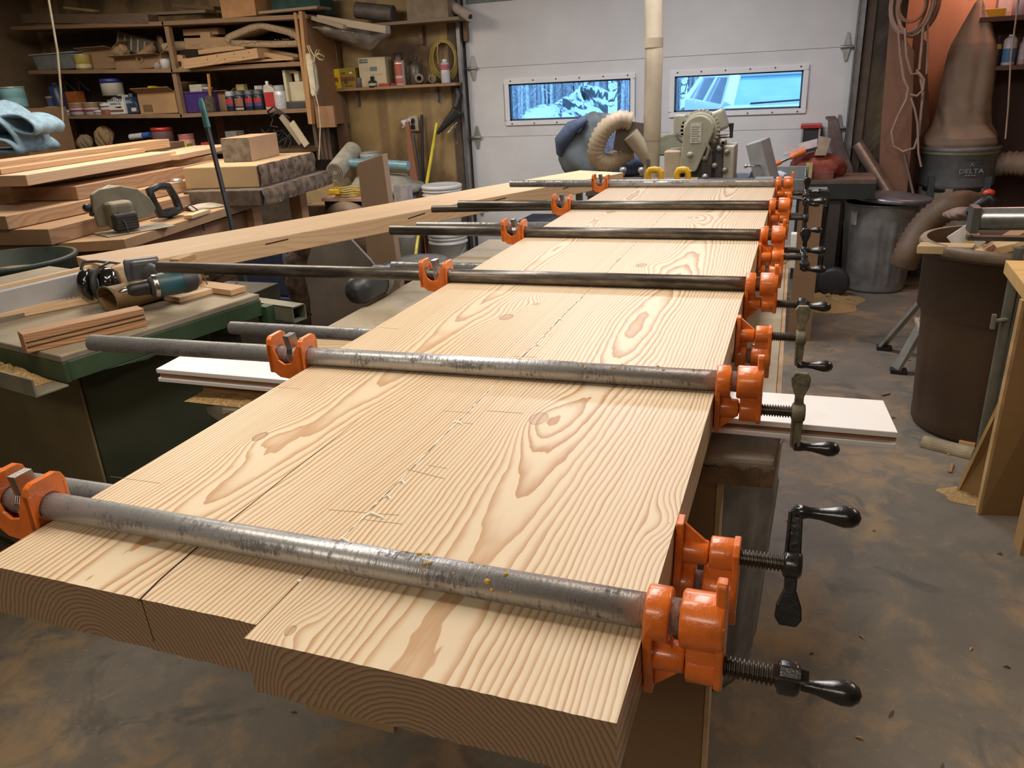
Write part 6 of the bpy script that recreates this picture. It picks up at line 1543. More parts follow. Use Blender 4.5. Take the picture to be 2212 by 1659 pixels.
# jackets behind
def lump(name, label, cat, px, py, y, s, seed, mat, nz=(.14, .10, .06), res=(44, 26)):
    p = at(px, py, y=y); rr = random.Random(seed); ph = [rr.random()*6 for _ in range(6)]; m = MB()
    def f(u, v):
        a = 2*pi*u; b_ = pi*(v-.5); k = 1+cos(b_)*(nz[0]*sin(2*a+ph[0]+2*b_)+nz[1]*sin(5*a+ph[1])*cos(2*b_+ph[4])+nz[2]*sin(9*a+ph[2]+5*b_))
        return (s[0]*cos(a)*cos(b_)*k, s[1]*sin(a)*cos(b_)*k, s[2]*sin(b_)*k)
    m.sheet(f, *res); o = thing(name, label, cat, p); m.build('fabric', mat, o); return o
o = lump('jacket', 'grey green jacket heaped behind the looped beige hose', 'jacket', 1290, 320, 5.15, (.24, .16, .22), 4, P((.12, .14, .145), .9, var=.2, sc=9, bump=.4))
m = MB(); m.tube([(-.22, -.08, -.02), (-.20, -.13, .06), (-.13, -.15, .14), (-.03, -.14, .19)], [.035, .05, .045, .02], 14); m.build('blue_lining', P((.085, .115, .19), .85, var=.2), o)
m = MB(); m.tube([(-.19, -.10, -.16), (-.10, -.16, -.20), (.0, -.17, -.235)], [.014, .018, .014], 8); m.build('hem', P((.34, .27, .19), .9), o)
lump('jeans', 'faded blue denim bundle between the hose loop and the duct', 'jeans', 1345, 318, 5.0, (.16, .10, .16), 9, P((.13, .17, .28), .9, var=.35, sc=12, bump=.5))
lump('jeans', 'dark blue denim bundle lower down left of the duct', 'jeans', 1365, 352, 4.95, (.15, .09, .075), 12, P((.06, .08, .14), .9, var=.35, sc=12, bump=.5))
q = at(1320, 375, y=5.0)
o = thing('side_table', 'table hidden behind the timber carrying the jackets', 'table', (q.x, 5.05, 0)); m = MB(); m.bb((-.32, .08, .80), (.32, .35, .83)); m.build('tabletop', PLD, o)
for x in (-.28, .28):
    m = MB(); m.bb((x-.02, .18, 0), (x+.02, .22, .80)); m.build('leg', PLD, o)
for k, px in enumerate((1313, 1346, 1386)):
    q = at(px, 372, y=4.82); m = MB(); m.lathe([(.001, 0), (.012, 0), (.010, .01), (.020, .02), (.023, .034), (.016, .048), (.001, .052)], (0, 0, 0), 16); ob = m.build('roller_knob', P((.42, .38, .34), .35, .3), None); ob.location = (q.x, 4.82, q.z-.02)
    tag(ob, ['pale round knob behind the timber below the hose loop', 'pale round knob behind the timber, middle of three', 'pale round knob behind the timber just left of the duct'][k], 'knob')
q = at(1350, 378, y=4.82); m = MB(); m.bb((-.26, -.03, 0), (.14, .03, .03)); ob = m.build('roller_bar', P((.10, .09, .08), .5, .4)); ob.location = (q.x, 4.83, q.z-.065); tag(ob, 'dark bar carrying the pale knobs behind the timber', 'bar')
m = MB(); m.bb((-.24, -.02, 0), (.12, .02, q.z-.066)); ob = m.build('bar_support', WOOD_DARK); ob.location = (q.x, 4.87, 0); tag(ob, 'dark upright panel under the bar with the pale knobs', 'panel')
# planer
Yp = 4.55
def pp(px, py, y=Yp): q = at(px, py, y=y); return (q.x, q.z)
px0 = at(1500, 380, y=Yp)
pl_ = thing('planer', 'beige drum sander like planer machine with a belt guard and a round motor on top', 'planer', (px0.x, Yp, .861))
def loc(px, py, y=Yp): q = at(px, py, y=y); return (q.x-px0.x, q.z-.861)
pl_['label'] = 'beige thickness planer with a tall belt guard and a round motor on top'
# belt guard outline
mc = loc(1512, 281); lc = loc(1487, 345); r1 = .080; pts = []
for k in range(13):
    a = -.10+pi*k/12*1.05; pts.append((mc[0]+r1*cos(a), mc[1]+r1*sin(a)))
bl_ = loc(1470, 368); br_ = loc(1507, 366)
m = MB(); m.prism(pts+[bl_, (br_[0]-.01, bl_[1]-.002), br_], -.06, 0, 'xzy'); grd_ = m.build('belt_guard', PL, pl_, bevel=.006)
lb = loc(1506, 283); m = MB(); m.bb((lb[0]-.028, -.0625, lb[1]-.058), (lb[0]+.030, -.0605, lb[1]+.045)); m.build('instruction_label', P((.50, .48, .40), .5, var=.25, sc=90), grd_)
m = MB()
for k in range(7): m.bb((lb[0]-.022, -.0632, lb[1]-.048+k*.012), (lb[0]+.024-.008*(k % 2), -.0627, lb[1]-.044+k*.012))
m.build('printed_lines', P((.22, .20, .16), .6), grd_)
q = loc(1494, 332); m = MB(); m.lathe([(.001, -.072), (.012, -.072), (.016, -.066), (.016, -.058)], (q[0], 0, q[1]), 18, True, 'y'); m.build('guard_knob', P((.30, .29, .23), .4), grd_)
m = MB(); m.cyl((mc[0], .0, mc[1]), (mc[0], .19, mc[1]), .093, n=40)
mot_ = m.build('motor', PL, pl_, bevel=.008)
m = MB()
for k in range(30):
    a = 2*pi*k/30; m.box((mc[0]+.098*cos(a), .03, mc[1]+.098*sin(a)), (.016, .05, .012), (0, -a, 0))
m.build('cooling_fins', P((.40, .37, .27), .5), mot_)
q = loc(1550, 262); m = MB(); m.M = Matrix.Translation((q[0], .07, q[1])) @ Matrix.Rotation(-.35, 4, 'Y'); m.box((0, 0, 0), (.085, .12, .11)); m.build('capacitor_box', PL, pl_, bevel=.016, seg=3)
q = loc(1466, 272); m = MB(); m.box((q[0]+.003, .05, q[1]), (.065, .09, .115)); m.build('switch_box', PL, pl_, bevel=.008)
m = MB(); a = loc(1463, 288); b_ = loc(1465, 300); c_ = loc(1475, 308); m.tube([(a[0], .0, a[1]), (b_[0], -.01, b_[1]), (c_[0], .0, c_[1]), (c_[0]+.06, .03, c_[1]-.01)], .006, 8); m.build('motor_cable', P((.10, .10, .09), .5), pl_)
# planer body
a = loc(1497, 370); b_ = loc(1556, 312); m = MB(); m.bb((a[0]-.04, .0, .0), (b_[0]-.02, .24, b_[1]+.02)); m.bb((a[0]+.04, -.03, .02), (b_[0]-.035, .0, b_[1]-.02)); m.build('planer_body', PLD, pl_, bevel=.012)
m = MB(); rr = random.Random(5)
for k in range(7):
    x = a[0]+.06+rr.random()*.13; z = .06+rr.random()*.18; m = MB(); m.lathe([(.001, -.055), (.012, -.055), (.016, -.035), (.016, -.02)], (x, 0, z), 12, True, 'y'); m.build('adjuster_knob', P((.22, .19, .15), .5, .3, dust=.5), pl_)
m = MB(); m.tube([(a[0]+.05, -.045, .26), (a[0]+.09, -.06, .20), (a[0]+.075, -.05, .14)], .010, 8); m.build('feed_lever', P((.22, .19, .15), .5, .3, dust=.5), pl_)
a = loc(1543, 372); b_ = loc(1564, 315); c_ = loc(1586, 372)
m = MB(); m.bb((b_[0], -.02, .012), (loc(1586, 340)[0], .22, b_[1])); m.build('side_cover', PLC, pl_, bevel=.006)
m = MB(); m.bb((a[0]+.005, -.03, .01), (b_[0]-.001, .2, b_[1]+.005)); m.build('side_column', P((.085, .08, .08), .5, .3), pl_, bevel=.004)
a = loc(1435, 370); b_ = loc(1472, 325); m = MB(); m.bb((a[0], -.02, .02), (b_[0], .20, b_[1])); m.build('gearbox', P((.38, .30, .20), .6, var=.12, dust=.4), pl_, bevel=.008)
m = MB(); c0 = loc(1445, 325); pts = [(c0[0]+.17*cos(t), c0[1]-.05+.13*sin(t)) for t in [pi*k/14 for k in range(15)]]; m.prism(pts, .22, .34, 'xzy'); m.build('rear_hood', P((.26, .27, .19), .5, dust=.4), pl_, bevel=.01)
m = MB(); h0 = loc(1540, 298); h1 = loc(1577, 296); h2 = loc(1576, 268); m.tube([(h0[0], .08, h0[1]), (h1[0], .08, h1[1])], .010, 10); m.build('crank_arm', STEEL, pl_)
m = MB(); m.tube([(h1[0], .07, h1[1]-.01), (h1[0], .07, h1[1]+.02), (h2[0]+.003, .07, h2[1])], [.010, .009, .014], 12); m.build('crank_handle', P((.06, .06, .065), .3, .4), pl_)
m = MB(); m.lathe([(.001, 0), (.03, 0), (.022, .06), (.03, .10), (.02, .13), (.001, .13)], (h0[0]+.0, .08, h0[1]-.13), 16); m.build('crank_post', P((.20, .19, .17), .35, .6), pl_)
kb = loc(1529, 372); m = MB(); m.ball((kb[0], -.12, .055), .017); m.cyl((kb[0], -.12, 0), (kb[0], -.12, .05), .006); m.build('ball_knob', P((.30, .29, .27), .3, .5), pl_)
# jointer bed in front and grey box
q = at(1560, 392, y=4.36)
o = thing('jointer_bed', 'low dark grey machine bed behind the farthest clamp', 'machine', (q.x, 4.42, .8605))
m = MB(); m.bb((-.20, -.06, 0), (.16, .06, .045)); m.build('bed', P((.09, .085, .08), .5, .5), o, bevel=.004)
m = MB(); m.bb((.162, -.05, 0), (.26, .06, .05)); m.build('bed_end', P((.22, .24, .235), .5, .2), o, bevel=.006)
# yellow handles
for k, (xa, xb) in enumerate(((1395, 1433), (1458, 1491))):
    a = at(xa, 392, y=3.55); b_ = at(xb, 392, y=3.55); w = b_.x-a.x; zt = at((xa+xb)/2, 366, y=3.55).z; z0 = 1.012
    o = thing('push_block', ['yellow plastic grip standing behind the farthest clamp, left one', 'yellow plastic grip standing behind the farthest clamp, right one'][k], 'push block', ((a.x+b_.x)/2, 3.55, z0))
    h = zt-z0; m = MB(); m.tube([(-w*.36, 0, 0), (-w*.40, 0, h*.6), (-w*.28, 0, h*.92), (0, 0, h*.97), (w*.25, 0, h*.92), (w*.34, 0, h*.6), (w*.36, 0, 0)], [.013, .013, .015, .015, .015, .013, .013], 10)
    m.bb((w*.25, -.010, h*.78), (w*.56, .010, h*.86)); m.bb((-w*.50, -.010, h*.62), (-w*.1, .010, h*.70)); m.build('grip', P((.85, .50, .03), .35), o)
q = at(1445, 392, y=3.55)
o = thing('tool_tray', 'low box behind the slab carrying the two yellow grips', 'box', (q.x, 3.58, 0)); m = MB(); m.bb((-.12, -.05, 0), (.12, .05, 1.011)); m.build('tray_body', WOOD_DARK, o)
# grey hinged machine part
YJ = 4.6
o = thing('machine_cabinet', 'grey metal bin of a jointer with an open grey tilting cover right of the planer', 'machine', (at(1660, 400, y=YJ).x, YJ, 0)); x0 = o.location.x
def lj(px, py, y=YJ): q = at(px, py, y=y); return (q.x-x0, q.z)
GM = P((.24, .245, .245), .45, .2, var=.1); GM2 = P((.33, .33, .32), .45, .2, var=.1)
a = lj(1618, 400); b_ = lj(1745, 400); zt = lj(1700, 372)[1]; zb = lj(1735, 422)[1]
m = MB(); t = .006
m.bb((a[0], -.15, zb), (b_[0]-.02, -.15+t, zt-.02)); m.bb((a[0], .20, zb), (b_[0], .20+t, zt+.01)); m.bb((a[0], -.15, zb), (a[0]+t, .20, zt)); m.bb((b_[0]-.02, -.15, zb), (b_[0]-.02+t, .20, zt)); m.bb((a[0], -.15, zb), (b_[0]-.02, .20, zb+t)); m.build('bin', GM, o, bevel=.003)
m = MB(); m.bb((.0-x0, -.13, 0), (.12-x0, -.06, zb)); m.build('leg', WOOD((.30, .19, .11), (.2, .12, .06)), o)
m = MB(); m.bb((a[0]+.02, .12, 0), (a[0]+.06, .16, zb)); m.build('leg', P((.12, .12, .12), .5, .4), o)
m = MB(); m.bb((.0-x0, .12, 0), (.05-x0, .18, zb)); m.build('leg', P((.12, .12, .12), .5, .4), o)
sb0 = at(1752, 440, y=4.5); sb1 = at(1792, 412, y=4.5)
m = MB(); m.bb((sb0.x-x0-.05, -.12, sb0.z), (sb1.x-x0, -.04, sb1.z)); m.build('side_box', P((.02, .024, .022), .5), o, bevel=.004)
m = MB(); m.bb((sb0.x-x0-.02, -.125, sb1.z+.0005), (sb1.x-x0-.01, -.05, sb1.z+.013)); m.build('side_box_lid', P((.16, .17, .17), .4), o, bevel=.003)
m = MB(); c0 = lj(1648, 345); m.M = Matrix.Translation((c0[0], -.05, c0[1])) @ Matrix.Rotation(-.30, 4, 'Y') @ Matrix.Rotation(-.45, 4, 'Z'); m.box((0, 0, 0), (.095, .10, .22)); m.build('tilting_cover', GM2, o, bevel=.006)
m = MB(); m.M = Matrix.Translation((c0[0]-.03, -.115, c0[1]-.02)) @ Matrix.Rotation(-.1, 4, 'Y'); m.tube([(.02, .03, 0), (.02, -.0, 0), (-.05, -.0, .004)], .006, 8); m.ball((-.05, 0, .004), .011); m.build('locking_lever', STEEL, o)
# dark trough
q = at(1620, 385, y=4.85)
o = thing('metal_trough', 'dark metal trough with two white rollers behind the grey tilting cover', 'trough', (q.x-.0, 4.95, 0)); zt = q.z+.02
m = MB(); m.bb((-.26, -.12, .8605), (.20, .10, zt-.03)); m.build('trough_body', P((.05, .05, .06), .5), o)
for x in (-.12, .16):
    m = MB(); m.cyl((x-.03, -.10, zt+.018), (x+.04, -.20, zt-.0), .018, n=16); m.build('roller', P((.55, .56, .60), .4), o)
# orange handled tool, paper, red rags on the dark bench at the right
BB = thing('steel_bench', 'black steel bench right of the slab end loaded with rags and boxes', 'bench', (.25, 5.65, 0))
zb = .762
m = MB(); m.bb((-.20, -.15, zb-.025), (.20, .23, zb)); m.build('bench_top', P((.10, .07, .055), .6, dust=.6, dustc=(.3, .18, .12)), BB)
m = MB(); m.bb((-.20, -.155, zb-.12), (.20, -.14, zb-.026)); m.build('apron', P((.022, .024, .022), .5), BB)
for x, y in ((-.15, -.10), (-.03, -.10), (-.15, .19), (-.03, .19)):
    m = MB(); m.bb((x-.035, y-.03, 0), (x+.035, y+.03, zb-.026)); m.build('leg', P((.045, .035, .03), .6), BB)
m = MB(); m.bb((-.17, -.1, .25), (-.0, .2, .28)); m.build('lower_shelf', P((.03, .03, .03), .6), BB)
o = thing('red_tool', 'orange handled tool lying on the paper right of the tilting cover', 'tool', at(1680, 352, y=5.45)); d = at(1738, 325, y=5.5)-o.location
m = MB(); m.tube([(0, 0, 0), d*.5], .012, 10); m.build('shaft', STEEL, o)
m = MB(); m.tube([d*.45, d*.55, d], [.016, .022, .024], 12); m.build('grip', P((.80, .20, .04), .4), o)
m = MB(); m.tube([-d*.1, d*.12], .017, 12); m.build('tip', P((.72, .20, .06), .4), o)
o = thing('paper_stack', 'pale folded paper leaning on the red rags', 'paper', at(1725, 325, y=5.6))
m = MB(); m.sheet(lambda u, v: (-.09+.20*u, -.05+.12*v, .02+.05*u-.045*abs(2*v-1)), 8, 8, False); m.build('sheet', P((.44, .36, .34), .7), o, solid=.004)
m = MB(); m.prism([(.10, -.03), (.17, -.03), (.19, .07), (.12, .085)], -.04, .05, 'xzy'); m.build('card', P((.36, .27, .20), .8), o)
lump('rag_heap', 'heap of dusty red shop rags on the black steel bench', 'rags', 1765, 362, 5.68, (.155, .12, .10), 3, P((.30, .075, .05), .9, var=.35, sc=14, bump=.6))
carton('cardboard_box', 'dark red dusty box under the rags on the black steel bench', 'box', 1722, 1800, 372, .7625, 5.53, .2, P((.17, .055, .04), .8, var=.3), 0)
carton('small_box', 'small pale yellow packet in front of the red rags', 'box', 1740, 1755, 352, .7625, 5.505, .02, P((.42, .34, .12), .6), 0)
a = at(1730, 270, y=5.98); b_ = at(1776, 270, y=5.98)
o = thing('red_stand', 'small black cabinet with a bright red lid before the right door edge', 'cabinet', ((a.x+b_.x)/2, 5.99, 0)); w = b_.x-a.x; zt = a.z
m = MB(); m.bb((-w*.40, -.06, 0), (w*.40, .08, zt-.02)); m.build('cabinet_body', P((.03, .03, .032), .5), o)
m = MB(); m.bb((-w*.5, -.08, zt-.02), (w*.5, .09, zt+.005)); m.build('lid', P((.45, .03, .03), .4), o, bevel=.004)
for s_ in (-1, 1):
    m = MB(); m.bb((s_*w*.40-.006, -.07, zt-.4), (s_*w*.40+.006, -.062, zt-.02)); m.build('edge_strip', P((.4, .4, .4), .4, .5), o)
# brown cord bundle
q = at(1790, 270, y=5.97)
o = thing('strap_bundle', 'bundle of brown rubber straps hanging down beside the red lid', 'straps', q); m = MB()
for k in range(7):
    x = -.03+.013*k; m.tube([(x*.6, 0, .05), (x*.6+.02, -.03, .03), (x+.04, -.05+.004*k, -.10), (x+.12, -.05, -.28), (x+.17, -.04, -.42)], .010, 7)
m.build('straps', P((.13, .09, .08), .7, var=.25), o)
a = at(1852, 310, y=6.0); b_ = at(1928, 432, y=5.93)
o = stick('metal_tube', 'thick shiny metal tube leaning toward the wall stub right of the door', 'tube', a, b_, .042, P((.34, .25, .20), .35, .6, var=.2), True, 24)
# ------------------------------------------------------------------ right side
can2 = galv_can('galvanised_bin', 'grey ribbed metal dustbin with its lid askew on the right', (.525, 5.78, 0), .232, .585, P((.27, .265, .26), .45, .45, var=.25, sc=7), 14)
m = MB(); m.M = Matrix.Translation((.06, -.02, .655)) @ Matrix.Rotation(-.02, 4, 'X') @ Matrix.Rotation(.07, 4, 'Y')
m.lathe([(.245, -.022), (.252, -.02), (.252, .004), (.235, .010), (.15, .022), (.001, .030)], (0, 0, 0), 44, True, 'z', False)
lid_ = m.build('bin_lid', P((.25, .27, .30), .35, .6, var=.15)); lid_.location = (.515, 5.78, -.035)
tag(lid_, 'round grey metal lid lying askew on the ribbed dustbin', 'lid')
m = MB(); m.M = Matrix.Rotation(-2.45, 4, 'Z'); m.box((.2275, 0, .50), (.004, .05, .09)); m.build('sticker', P((.55, .56, .58), .5), can2)
# dust collector
dc = thing('dust_collector', 'grey dust collector with a tall tan filter bag in front of the plywood wall', 'dust collector', (1.02, 6.32, 0))
DCM = P((.20, .21, .21), .5, .2, var=.15, dust=.2); BAG = P((.34, .25, .18), .9, var=.08, sc=7, bump=.1)
m = MB(); m.lathe([(.001, .62), (.235, .62), (.240, .64), (.240, .86), (.252, .865), (.252, .89), (.001, .89)], (0, 0, 0), 44); ring_ = m.build('collector_ring', DCM, dc)
m = MB(); m.lathe([(.243, .845), (.246, .85), (.246, .868), (.243, .872)], (0, 0, 0), 44, True, 'z', False); m.build('band', P((.30, .27, .14), .5), dc)
m = MB()
for xx in (-.17, .17):
    m.bb((xx-.02, -.19, 0), (xx+.02, -.15, .70)); m.bb((xx-.02, .15, 0), (xx+.02, .19, .70))
m.bb((-.22, -.2, .0), (.22, .2, .04)); m.build('stand', P((.10, .115, .13), .5, .3), dc)
m = MB()
def lowbag(a, h): return 1+.035*sin(7*a+2)+.02*sin(13*a)
m.lathe([(.001, .05), (.19, .06), (.215, .12), (.225, .35), (.230, .55), (.236, .60), (.236, .625)], (0, 0, 0), 60, True, 'z', False, lowbag); m.build('lower_bag', P((.34, .30, .23), .5, var=.1, coat=.3), dc)
m = MB(); m.lathe([(.241, .60), (.243, .605), (.243, .625), (.241, .63)], (0, 0, 0), 44, True, 'z', False); m.build('strap', BLACK, dc)
def ubag(a, h):
    k = 1+.02*sin(5*a)+.012*sin(9*a+h*20); f = max(0, min(1, (h-.95)/.9))
    k -= .22*exp(-((a-4.95)**2)/.05)*f**.5*.9
    k += (.05*sin(6*a+h*26) if h < 1.15 else 0)
    return k
prof = [(.240, .89), (.252, .91), (.246, .95), (.215, .99), (.185, 1.03), (.175, 1.09), (.172, 1.18), (.168, 1.30), (.162, 1.42), (.150, 1.50), (.140, 1.54), (.122, 1.58), (.080, 1.68), (.035, 1.78), (.012, 1.81), (.010, 1.83)]
pr2 = []
for (r0, z0), (r1_, z1) in zip(prof, prof[1:]):
    for k in range(5): pr2.append((r0+(r1_-r0)*k/5, z0+(z1-z0)*k/5))
pr2.append(prof[-1]); m = MB(); m.M = Matrix.Diagonal((.94, .86, 1, 1)); m.lathe(pr2, (-.015, 0, 0), 72, True, 'z', False, ubag); m.build('filter_bag', BAG, dc)
m = MB(); m.tube([(-.02, 0, 1.82), (-.035, 0, 1.87), (.0, 0, 2.1), (.0, 0, 2.52)], .004, 6); m.tube([(-.02, 0, 1.82), (-.04, -.0, 1.875)], .005, 6); m.build('hanger_cord', P((.3, .24, .18), .7), dc)
# printed plate
def ringp(a, r, z): return Matrix.Translation((r*sin(a), -r*cos(a), z)) @ Matrix.Rotation(a, 4, 'Z') @ FACE_CAM
m = MB(); m.sheet(lambda u, v: (sin(-.12+.62*u)*.2425, -cos(-.12+.62*u)*.2425, .70+.105*v), 10, 1); m.build('name_plate', P((.09, .10, .105), .5), ring_)
letters('DELTA', .042, P((.42, .42, .42), .5), ring_, ringp(.20, .250, .742), sx=1.25)
m = MB(); mt_ = ringp(.20, .250, .782); m.M = mt_; m.prism([(-.014, -.010), (-.009, -.010), (0, .010), (.009, -.010), (.014, -.010), (0, .018)], 0, .001, 'xyz'); m.build('logo', P((.42, .42, .42), .5), ring_)
m = MB(); m.M = ringp(.20, .249, .716); 
for k in range(4): m.bb((-.035+.018*k, -.006, 0), (-.022+.018*k, .004, .001))
m.build('small_print', P((.30, .31, .32), .5), ring_)
c1 = Vector((1.02, 6.32, 0))
corrug('flexible_hose', 'tan ribbed hose leaving the dust collector to the right', [c1+Vector((.22, -.02, .76)), c1+Vector((.34, -.06, .77)), c1+Vector((.55, -.16, .74)), c1+Vector((.9, -.3, .68))], .075, P((.24, .17, .11), .6), step=.034, amp=.12)
m = MB(); m.cyl((.18, 0, .76), (.27, -.03, .765), .082, n=28); m.build('inlet', DCM, dc)
# big hose to the floor
hp = [(1962, 545, 4.9), (1985, 505, 4.95), (2015, 470, 5.0), (2050, 448, 5.0), (2082, 442, 5.05), (2110, 452, 5.2), (2140, 470, 5.5)]
corrug('flexible_hose', 'dark tan ribbed hose rising behind the brown bin', [at(x, y, y=d) for x, y, d in [(1950, 575, 4.9)]+hp], .074, P((.13, .08, .045), .6), step=.030, amp=.09)
# shop vac and conduit behind the brown bin
o = thing('shop_vacuum', 'round grey shop vacuum with dark lettering behind the brown bin', 'vacuum', (1.15, 4.75, 0))
m = MB(); m.lathe([(.001, .05), (.20, .05), (.215, .45), (.235, .46), (.235, .52), (.21, .56), (.16, .60), (.001, .62)], (0, 0, 0), 40); m.build('tank', P((.15, .15, .135), .6, var=.15, dust=.7, dustc=(.30, .25, .17)), o)
m = MB(); m.sheet(lambda u, v: (sin(-.95+.9*u)*.213, -cos(-.95+.9*u)*.213, .28+.12*v), 10, 1); m.build('label', P((.12, .11, .09), .6), o)
letters('SHEL', .075, P((.02, .02, .02), .6), o, Matrix.Translation((sin(-.5)*.222, -cos(.5)*.222, .34)) @ Matrix.Rotation(-.5, 4, 'Z') @ FACE_CAM)
lump('rag_heap', 'pinkish grey rag lying on the shop vacuum', 'rag', 2085, 462, 4.70, (.10, .07, .035), 5, P((.27, .18, .15), .9, var=.2))
o = thing('hot_glue_gun', 'small black and red trigger tool lying behind the roller tube', 'tool', at(2118, 440, y=4.6))
m = MB(); m.tube([(-.06, 0, -.05), (-.02, 0, -.01), (.03, 0, .03), (.06, 0, .0), (.07, 0, -.05)], [.012, .022, .034, .03, .02], 12); m.build('tool_body', BLACK, o)
m = MB(); m.ball((.03, -.0, .055), (.028, .02, .018)); m.build('red_button', P((.7, .06, .03), .4), o)
# roller tube stand
a = at(2115, 473, y=3.2); b_ = at(2240, 468, y=3.05)
o = thing('roller_stand', 'shiny grey roller tube on a thin post at the right edge', 'roller stand', (b_.x+.0, (a.y+b_.y)/2, 0)); ax = a-o.location; bx = b_-o.location
m = MB(); m.tube([ax, bx+Vector((.25, 0, 0))], .040, 28); m.build('roller', P((.26, .27, .25), .25, .6, var=.25), o)
m = MB(); m.tube([ax+Vector((-.006, 0, 0)), ax+Vector((.0, 0, 0))], .018, 12); m.bb((ax.x-.03, ax.y-.045, ax.z-.045), (ax.x-.004, ax.y+.045, ax.z+.045)); m.build('bracket', P((.10, .10, .09), .5, .4), o)
m = MB(); m.bb((ax.x-.03, ax.y-.02, ax.z-.075), (bx.x+.25, ax.y+.02, ax.z-.06)); m.bb((bx.x+.02, ax.y-.02, 0), (bx.x+.06, ax.y+.02, ax.z-.075)); m.build('frame', P((.12, .12, .10), .5, .4), o)
# brown bin
o = thing('brown_bin', 'large dark brown plastic bin full of wood scraps', 'bin', (.775, 3.47, 0))
BR = P((.066, .038, .020), .5, var=.15, sc=4, bump=.05)
n_ = 96
def wob(a, h): return 1-(.018 if (.06 < h < .48 and (math.degrees(a) % 60) > 22) else 0)
prof = [(.001, .004), (.235, .004), (.243, .02)]+[(.243+.030*k/20, .02+.66*k/20) for k in range(1, 15)]+[(.268, .50), (.282, .515), (.285, .74), (.300, .742), (.305, .75), (.305, .782), (.298, .79), (.280, .79), (.275, .74), (.225, .03), (.001, .03)]
m = MB(); m.lathe(prof, (0, 0, 0), n_, True, 'z', False, wob); m.build('bin_body', BR, o)
m = MB(); m.lathe([(.301, .752), (.3065, .755), (.3065, .780), (.298, .7912), (.281, .7912)], (0, 0, 0), 96, True, 'z', False); m.build('rim_band', P((.14, .095, .06), .6, var=.3, dust=.6), o)
m = MB(); m.M = Matrix.Rotation(-.35, 4, 'Z'); m.bb((.27, -.07, .56), (.33, .07, .57)); m.bb((.27, -.07, .57), (.30, -.06, .68)); m.bb((.27, .06, .57), (.30, .07, .68)); m.build('side_handle', BR, o, bevel=.003)
# scraps
def scrap(label, p0, p1, y0, y1, w, t, mat, up=(0, 0, 1)):
    ob = board('wood_scrap', label, 'scrap', at(*p0, y=y0), at(*p1, y=y1), w, t, mat, up=up); ob['group'] = 'wood scraps in the brown bin'; return ob
SCW = WOOD((.56, .42, .22), (.38, .26, .12)); SCD = WOOD((.38, .22, .11), (.24, .13, .06))
scrap('long pale scrap board lying across the front rim of the brown bin', (1985, 527), (2105, 530), 3.35, 3.30, .08, .030, SCW)
scrap('white painted triangular scrap standing in the brown bin', (2045, 512), (2095, 480), 3.50, 3.48, .015, .10, P((.62, .62, .60), .5), up=(0, 0, 1))
scrap('upright thin pale scrap beside the white triangle', (2098, 480), (2094, 540), 3.46, 3.46, .03, .015, SCW, up=(0, -1, 0))
scrap('scrap board slanting down to the right behind the front one', (2100, 540), (2212, 515), 3.42, 3.5, .07, .03, SCW)
scrap('reddish scrap board high at the right of the bin', (2120, 545), (2230, 480), 3.60, 3.7, .07, .04, SCD)
scrap('short upright brown scrap in the middle of the bin', (2118, 548), (2116, 590), 3.34, 3.34, .07, .02, SCD, up=(0, -1, 0))
scrap('flat scrap at the right rim of the bin', (2125, 585), (2170, 578), 3.34, 3.36, .06, .02, SCW)
scrap('dark slanting scrap left inside the bin', (2010, 553), (2058, 572), 3.50, 3.45, .04, .018, SCD)
scrap('short pale scrap lying low in the middle', (2050, 572), (2076, 566), 3.42, 3.44, .05, .02, SCW)
rr = random.Random(77)
for k in range(10):
    a_ = rr.random()*6.28; r_ = rr.random()*.2; c_ = Vector((.775+cos(a_)*r_, 3.47+sin(a_)*r_, .735+rr.random()*.03)); d = Vector((rr.uniform(-1, 1), rr.uniform(-1, 1), rr.uniform(-.1, .25))).normalized()*.07
    ob = board('wood_scrap', 'small mixed wood scrap filling the brown bin', 'scrap', c_-d, c_+d, .05, .02, SCD if k % 2 else SCW); ob['group'] = 'small filler scraps in the brown bin'
m = MB(); m.lathe([(.001, .0), (.262, .0), (.001, .02)], (0, 0, 0), 30); ob = m.build('shavings', SAWDUST); ob.location = (.775, 3.47, .70); tag(ob, 'shavings filling the brown bin below the scraps', 'shavings', kind='stuff')
# step stool
o = thing('step_stool', 'small folding metal step stool half hidden behind the brown bin', 'step stool', (.62, 4.15, 0)); AL = P((.33, .33, .30), .4, .5, var=.15)
f1 = Vector((.487, 4.402, 0))-o.location; f2 = Vector((.525, 4.046, 0))-o.location
m = MB(); m.beam(f1+Vector((0, 0, .02)), (.10, .03, .52), .05, .016); m.beam(f2+Vector((0, 0, .02)), (.10, -.03, .52), .06, .016); m.beam(f1+Vector((.38, 0, .02)), (.30, .03, .52), .05, .016); m.beam(f2+Vector((.38, 0, .02)), (.30, -.03, .52), .06, .016); m.build('frame', AL, o)
m = MB(); m.bb((-.03, -.16, .235), (.33, .02, .258)); m.build('step', P((.36, .32, .24), .6, dust=.5), o, bevel=.004)
m = MB(); m.bb((.08, -.08, .52), (.33, .09, .545)); m.build('step', P((.36, .32, .24), .6, dust=.5), o, bevel=.004)
for f in (f1, f2):
    m = MB(); m.box((f.x+.01, f.y, .011), (.075, .05, .022)); m.build('rubber_foot', BLACK, o, bevel=.003)
m = MB(); m.tube([f2+Vector((.05, .06, .05)), (.03, -.08, .25)], .004, 6); m.build('brace', P((.6, .6, .58), .3, .8), o)
